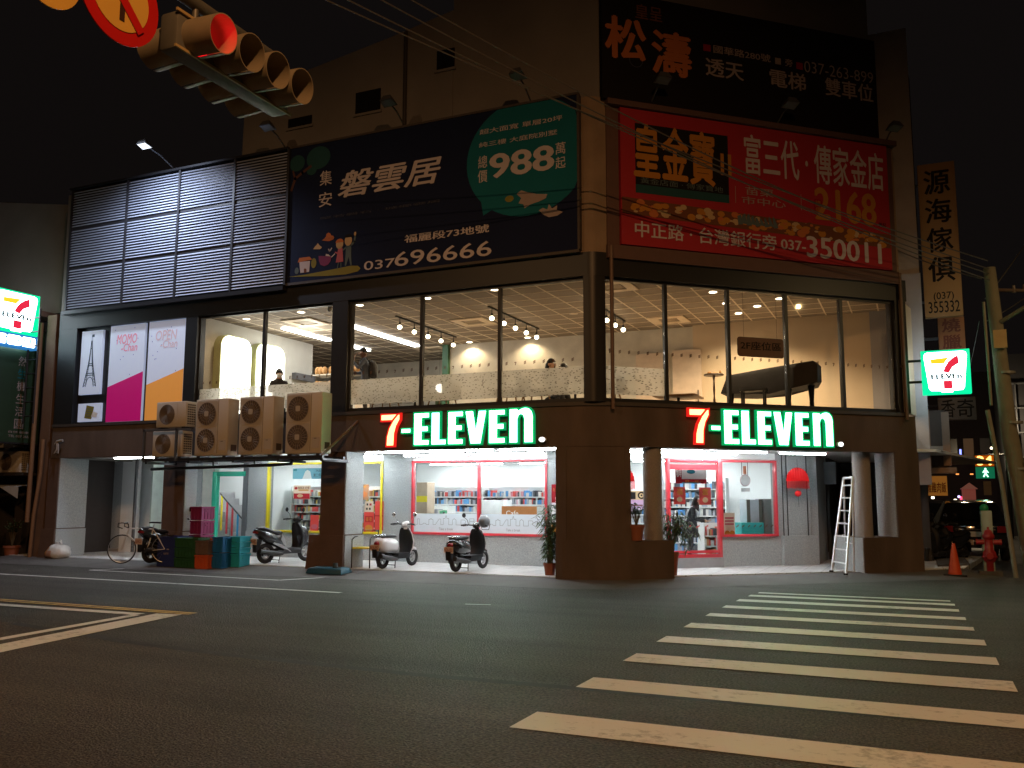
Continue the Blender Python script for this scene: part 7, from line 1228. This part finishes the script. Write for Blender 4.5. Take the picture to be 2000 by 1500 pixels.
u, z = -13.029, 1.619; u2, z2 = -12.658, 2.003; poster(W, u, 19.36, z, u2-u, z2-z, 'brown', 'brown food poster right of the middle pillar', (('orange', oval(.6, .35, .3, .2, 12)), ('cream', oval(.35, .3, .22, .14, 12)), ('gold', rc(.1, .8, .8, .9))))
u, z = -12.461, 0.861; u2, z2 = -12.210, 1.583; poster(W, u, 19.36, z, u2-u, z2-z, 'red', 'tall red poster at the right end of the yellow framed window', (('crimson', rc(0, .48, 1, .52)),))
u, z = -12.777, 0.806; u2, z2 = -12.488, 1.316; poster(W, u, 19.36, z, u2-u, z2-z, 'red', 'small red and gold gift poster below the brown one', (('gold', oval(.5, .2, .4, .18, 12)), ('crimson', rc(.1, .5, .9, .8))), (('gold', '福 禮', .2, .55, .8, .75),))
u, z = -12.761, 1.314; u2, z2 = -12.510, 1.582; poster(W, u, 19.36, z, u2-u, z2-z, 'cream', 'little cream bag notice with dark dots above the red gift poster', (('black', rc(.15, .2, .35, .4)), ('black', rc(.5, .2, .7, .4)), ('black', rc(.2, .6, .4, .8)), ('crimson', rc(.55, .6, .8, .8))))
u, z = -14.418, 0.803; u2, z2 = -14.161, 1.224; poster(W, u, 19.36, z, u2-u, z2-z, 'red', 'red poster half hidden behind the dark sporty scooter mirror', (('pink', oval(.5, .3, .4, .15, 12)),))
u, z = -7.688, 0.894; u2, z2 = -7.322, 1.981; poster(W, u, 19.32, z, u2-u, z2-z, 'white', 'tall red headed food poster on the grey wall beside the corner pillar', (('crimson', rc(0, .62, 1, 1)), ('black', oval(.78, .86, .16, .05, 12)), ('slate', oval(.3, .52, .18, .04, 12)), ('slate', oval(.75, .5, .18, .04, 12)), ('slate', oval(.3, .36, .18, .04, 12)), ('slate', oval(.75, .34, .18, .04, 12)), ('gold', rc(0, 0, 1, .18))), (('white', '金賞', .25, .64, .85, .76), ('orange', '新上市', .1, .85, .55, .93)))
u, z = 1.708, 1.423; u2, z2 = 2.183, 1.834; poster(RF, u, 2.12, z, u2-u, z2-z, 'pinkish', 'lilac poster with a dark round emblem between the corner pillar and the round column', (('greyp' if 0 else 'cream', rc(0, .52, 1, 1)), ('black', rc(.06, .56, .44, .94)), ('black', oval(.74, .76, .20, .20, 16)), ('cream', oval(.74, .76, .12, .12, 16)), ('black', oval(.74, .76, .05, .05, 12)), ('brownish', rc(.2, .2, .8, .26))))
for k, (pa, lab, ch) in enumerate((((1316, 984, 1338, 951), 'red new year poster in the left half of the red framed door', '福'), ((1366, 986, 1388, 952), 'red new year poster in the right half of the red framed door', '富'))):
    u, z = ((3.338, 1.532), (4.024, 1.520))[k]; u2, z2 = ((3.649, 1.945), (4.342, 1.937))[k]; poster(RF, u, 3.0, z, u2-u, z2-z, 'red', lab, (('cream', oval(.5, .28, .24, .16, 14)),), (('gold', ch, .25, .55, .75, .92),))
u, z = 3.404, 2.028; u2, z2 = 4.243, 2.404; poster(RF, u, 3.02, z, u2-u, z2-z, 'white', 'white and red promotion sign at the top of the red framed door', (('crimson', rc(0, 0, .2, 1)), ('crimson', rc(0, 0, 1, .28)), ('teal', oval(.5, .75, .14, .14, 12)), ('cyan', rc(.2, .0, .8, .08))), (('white', '咖啡', .03, .4, .18, .9), ('gold', '買一送一', .3, .06, .9, .22)))
for o in list(bpy.data.objects):
    if o.type == 'MESH' and o.parent is None and o.get('kind') is None and not o.get('label'): print('UNTAGGED', o.name)
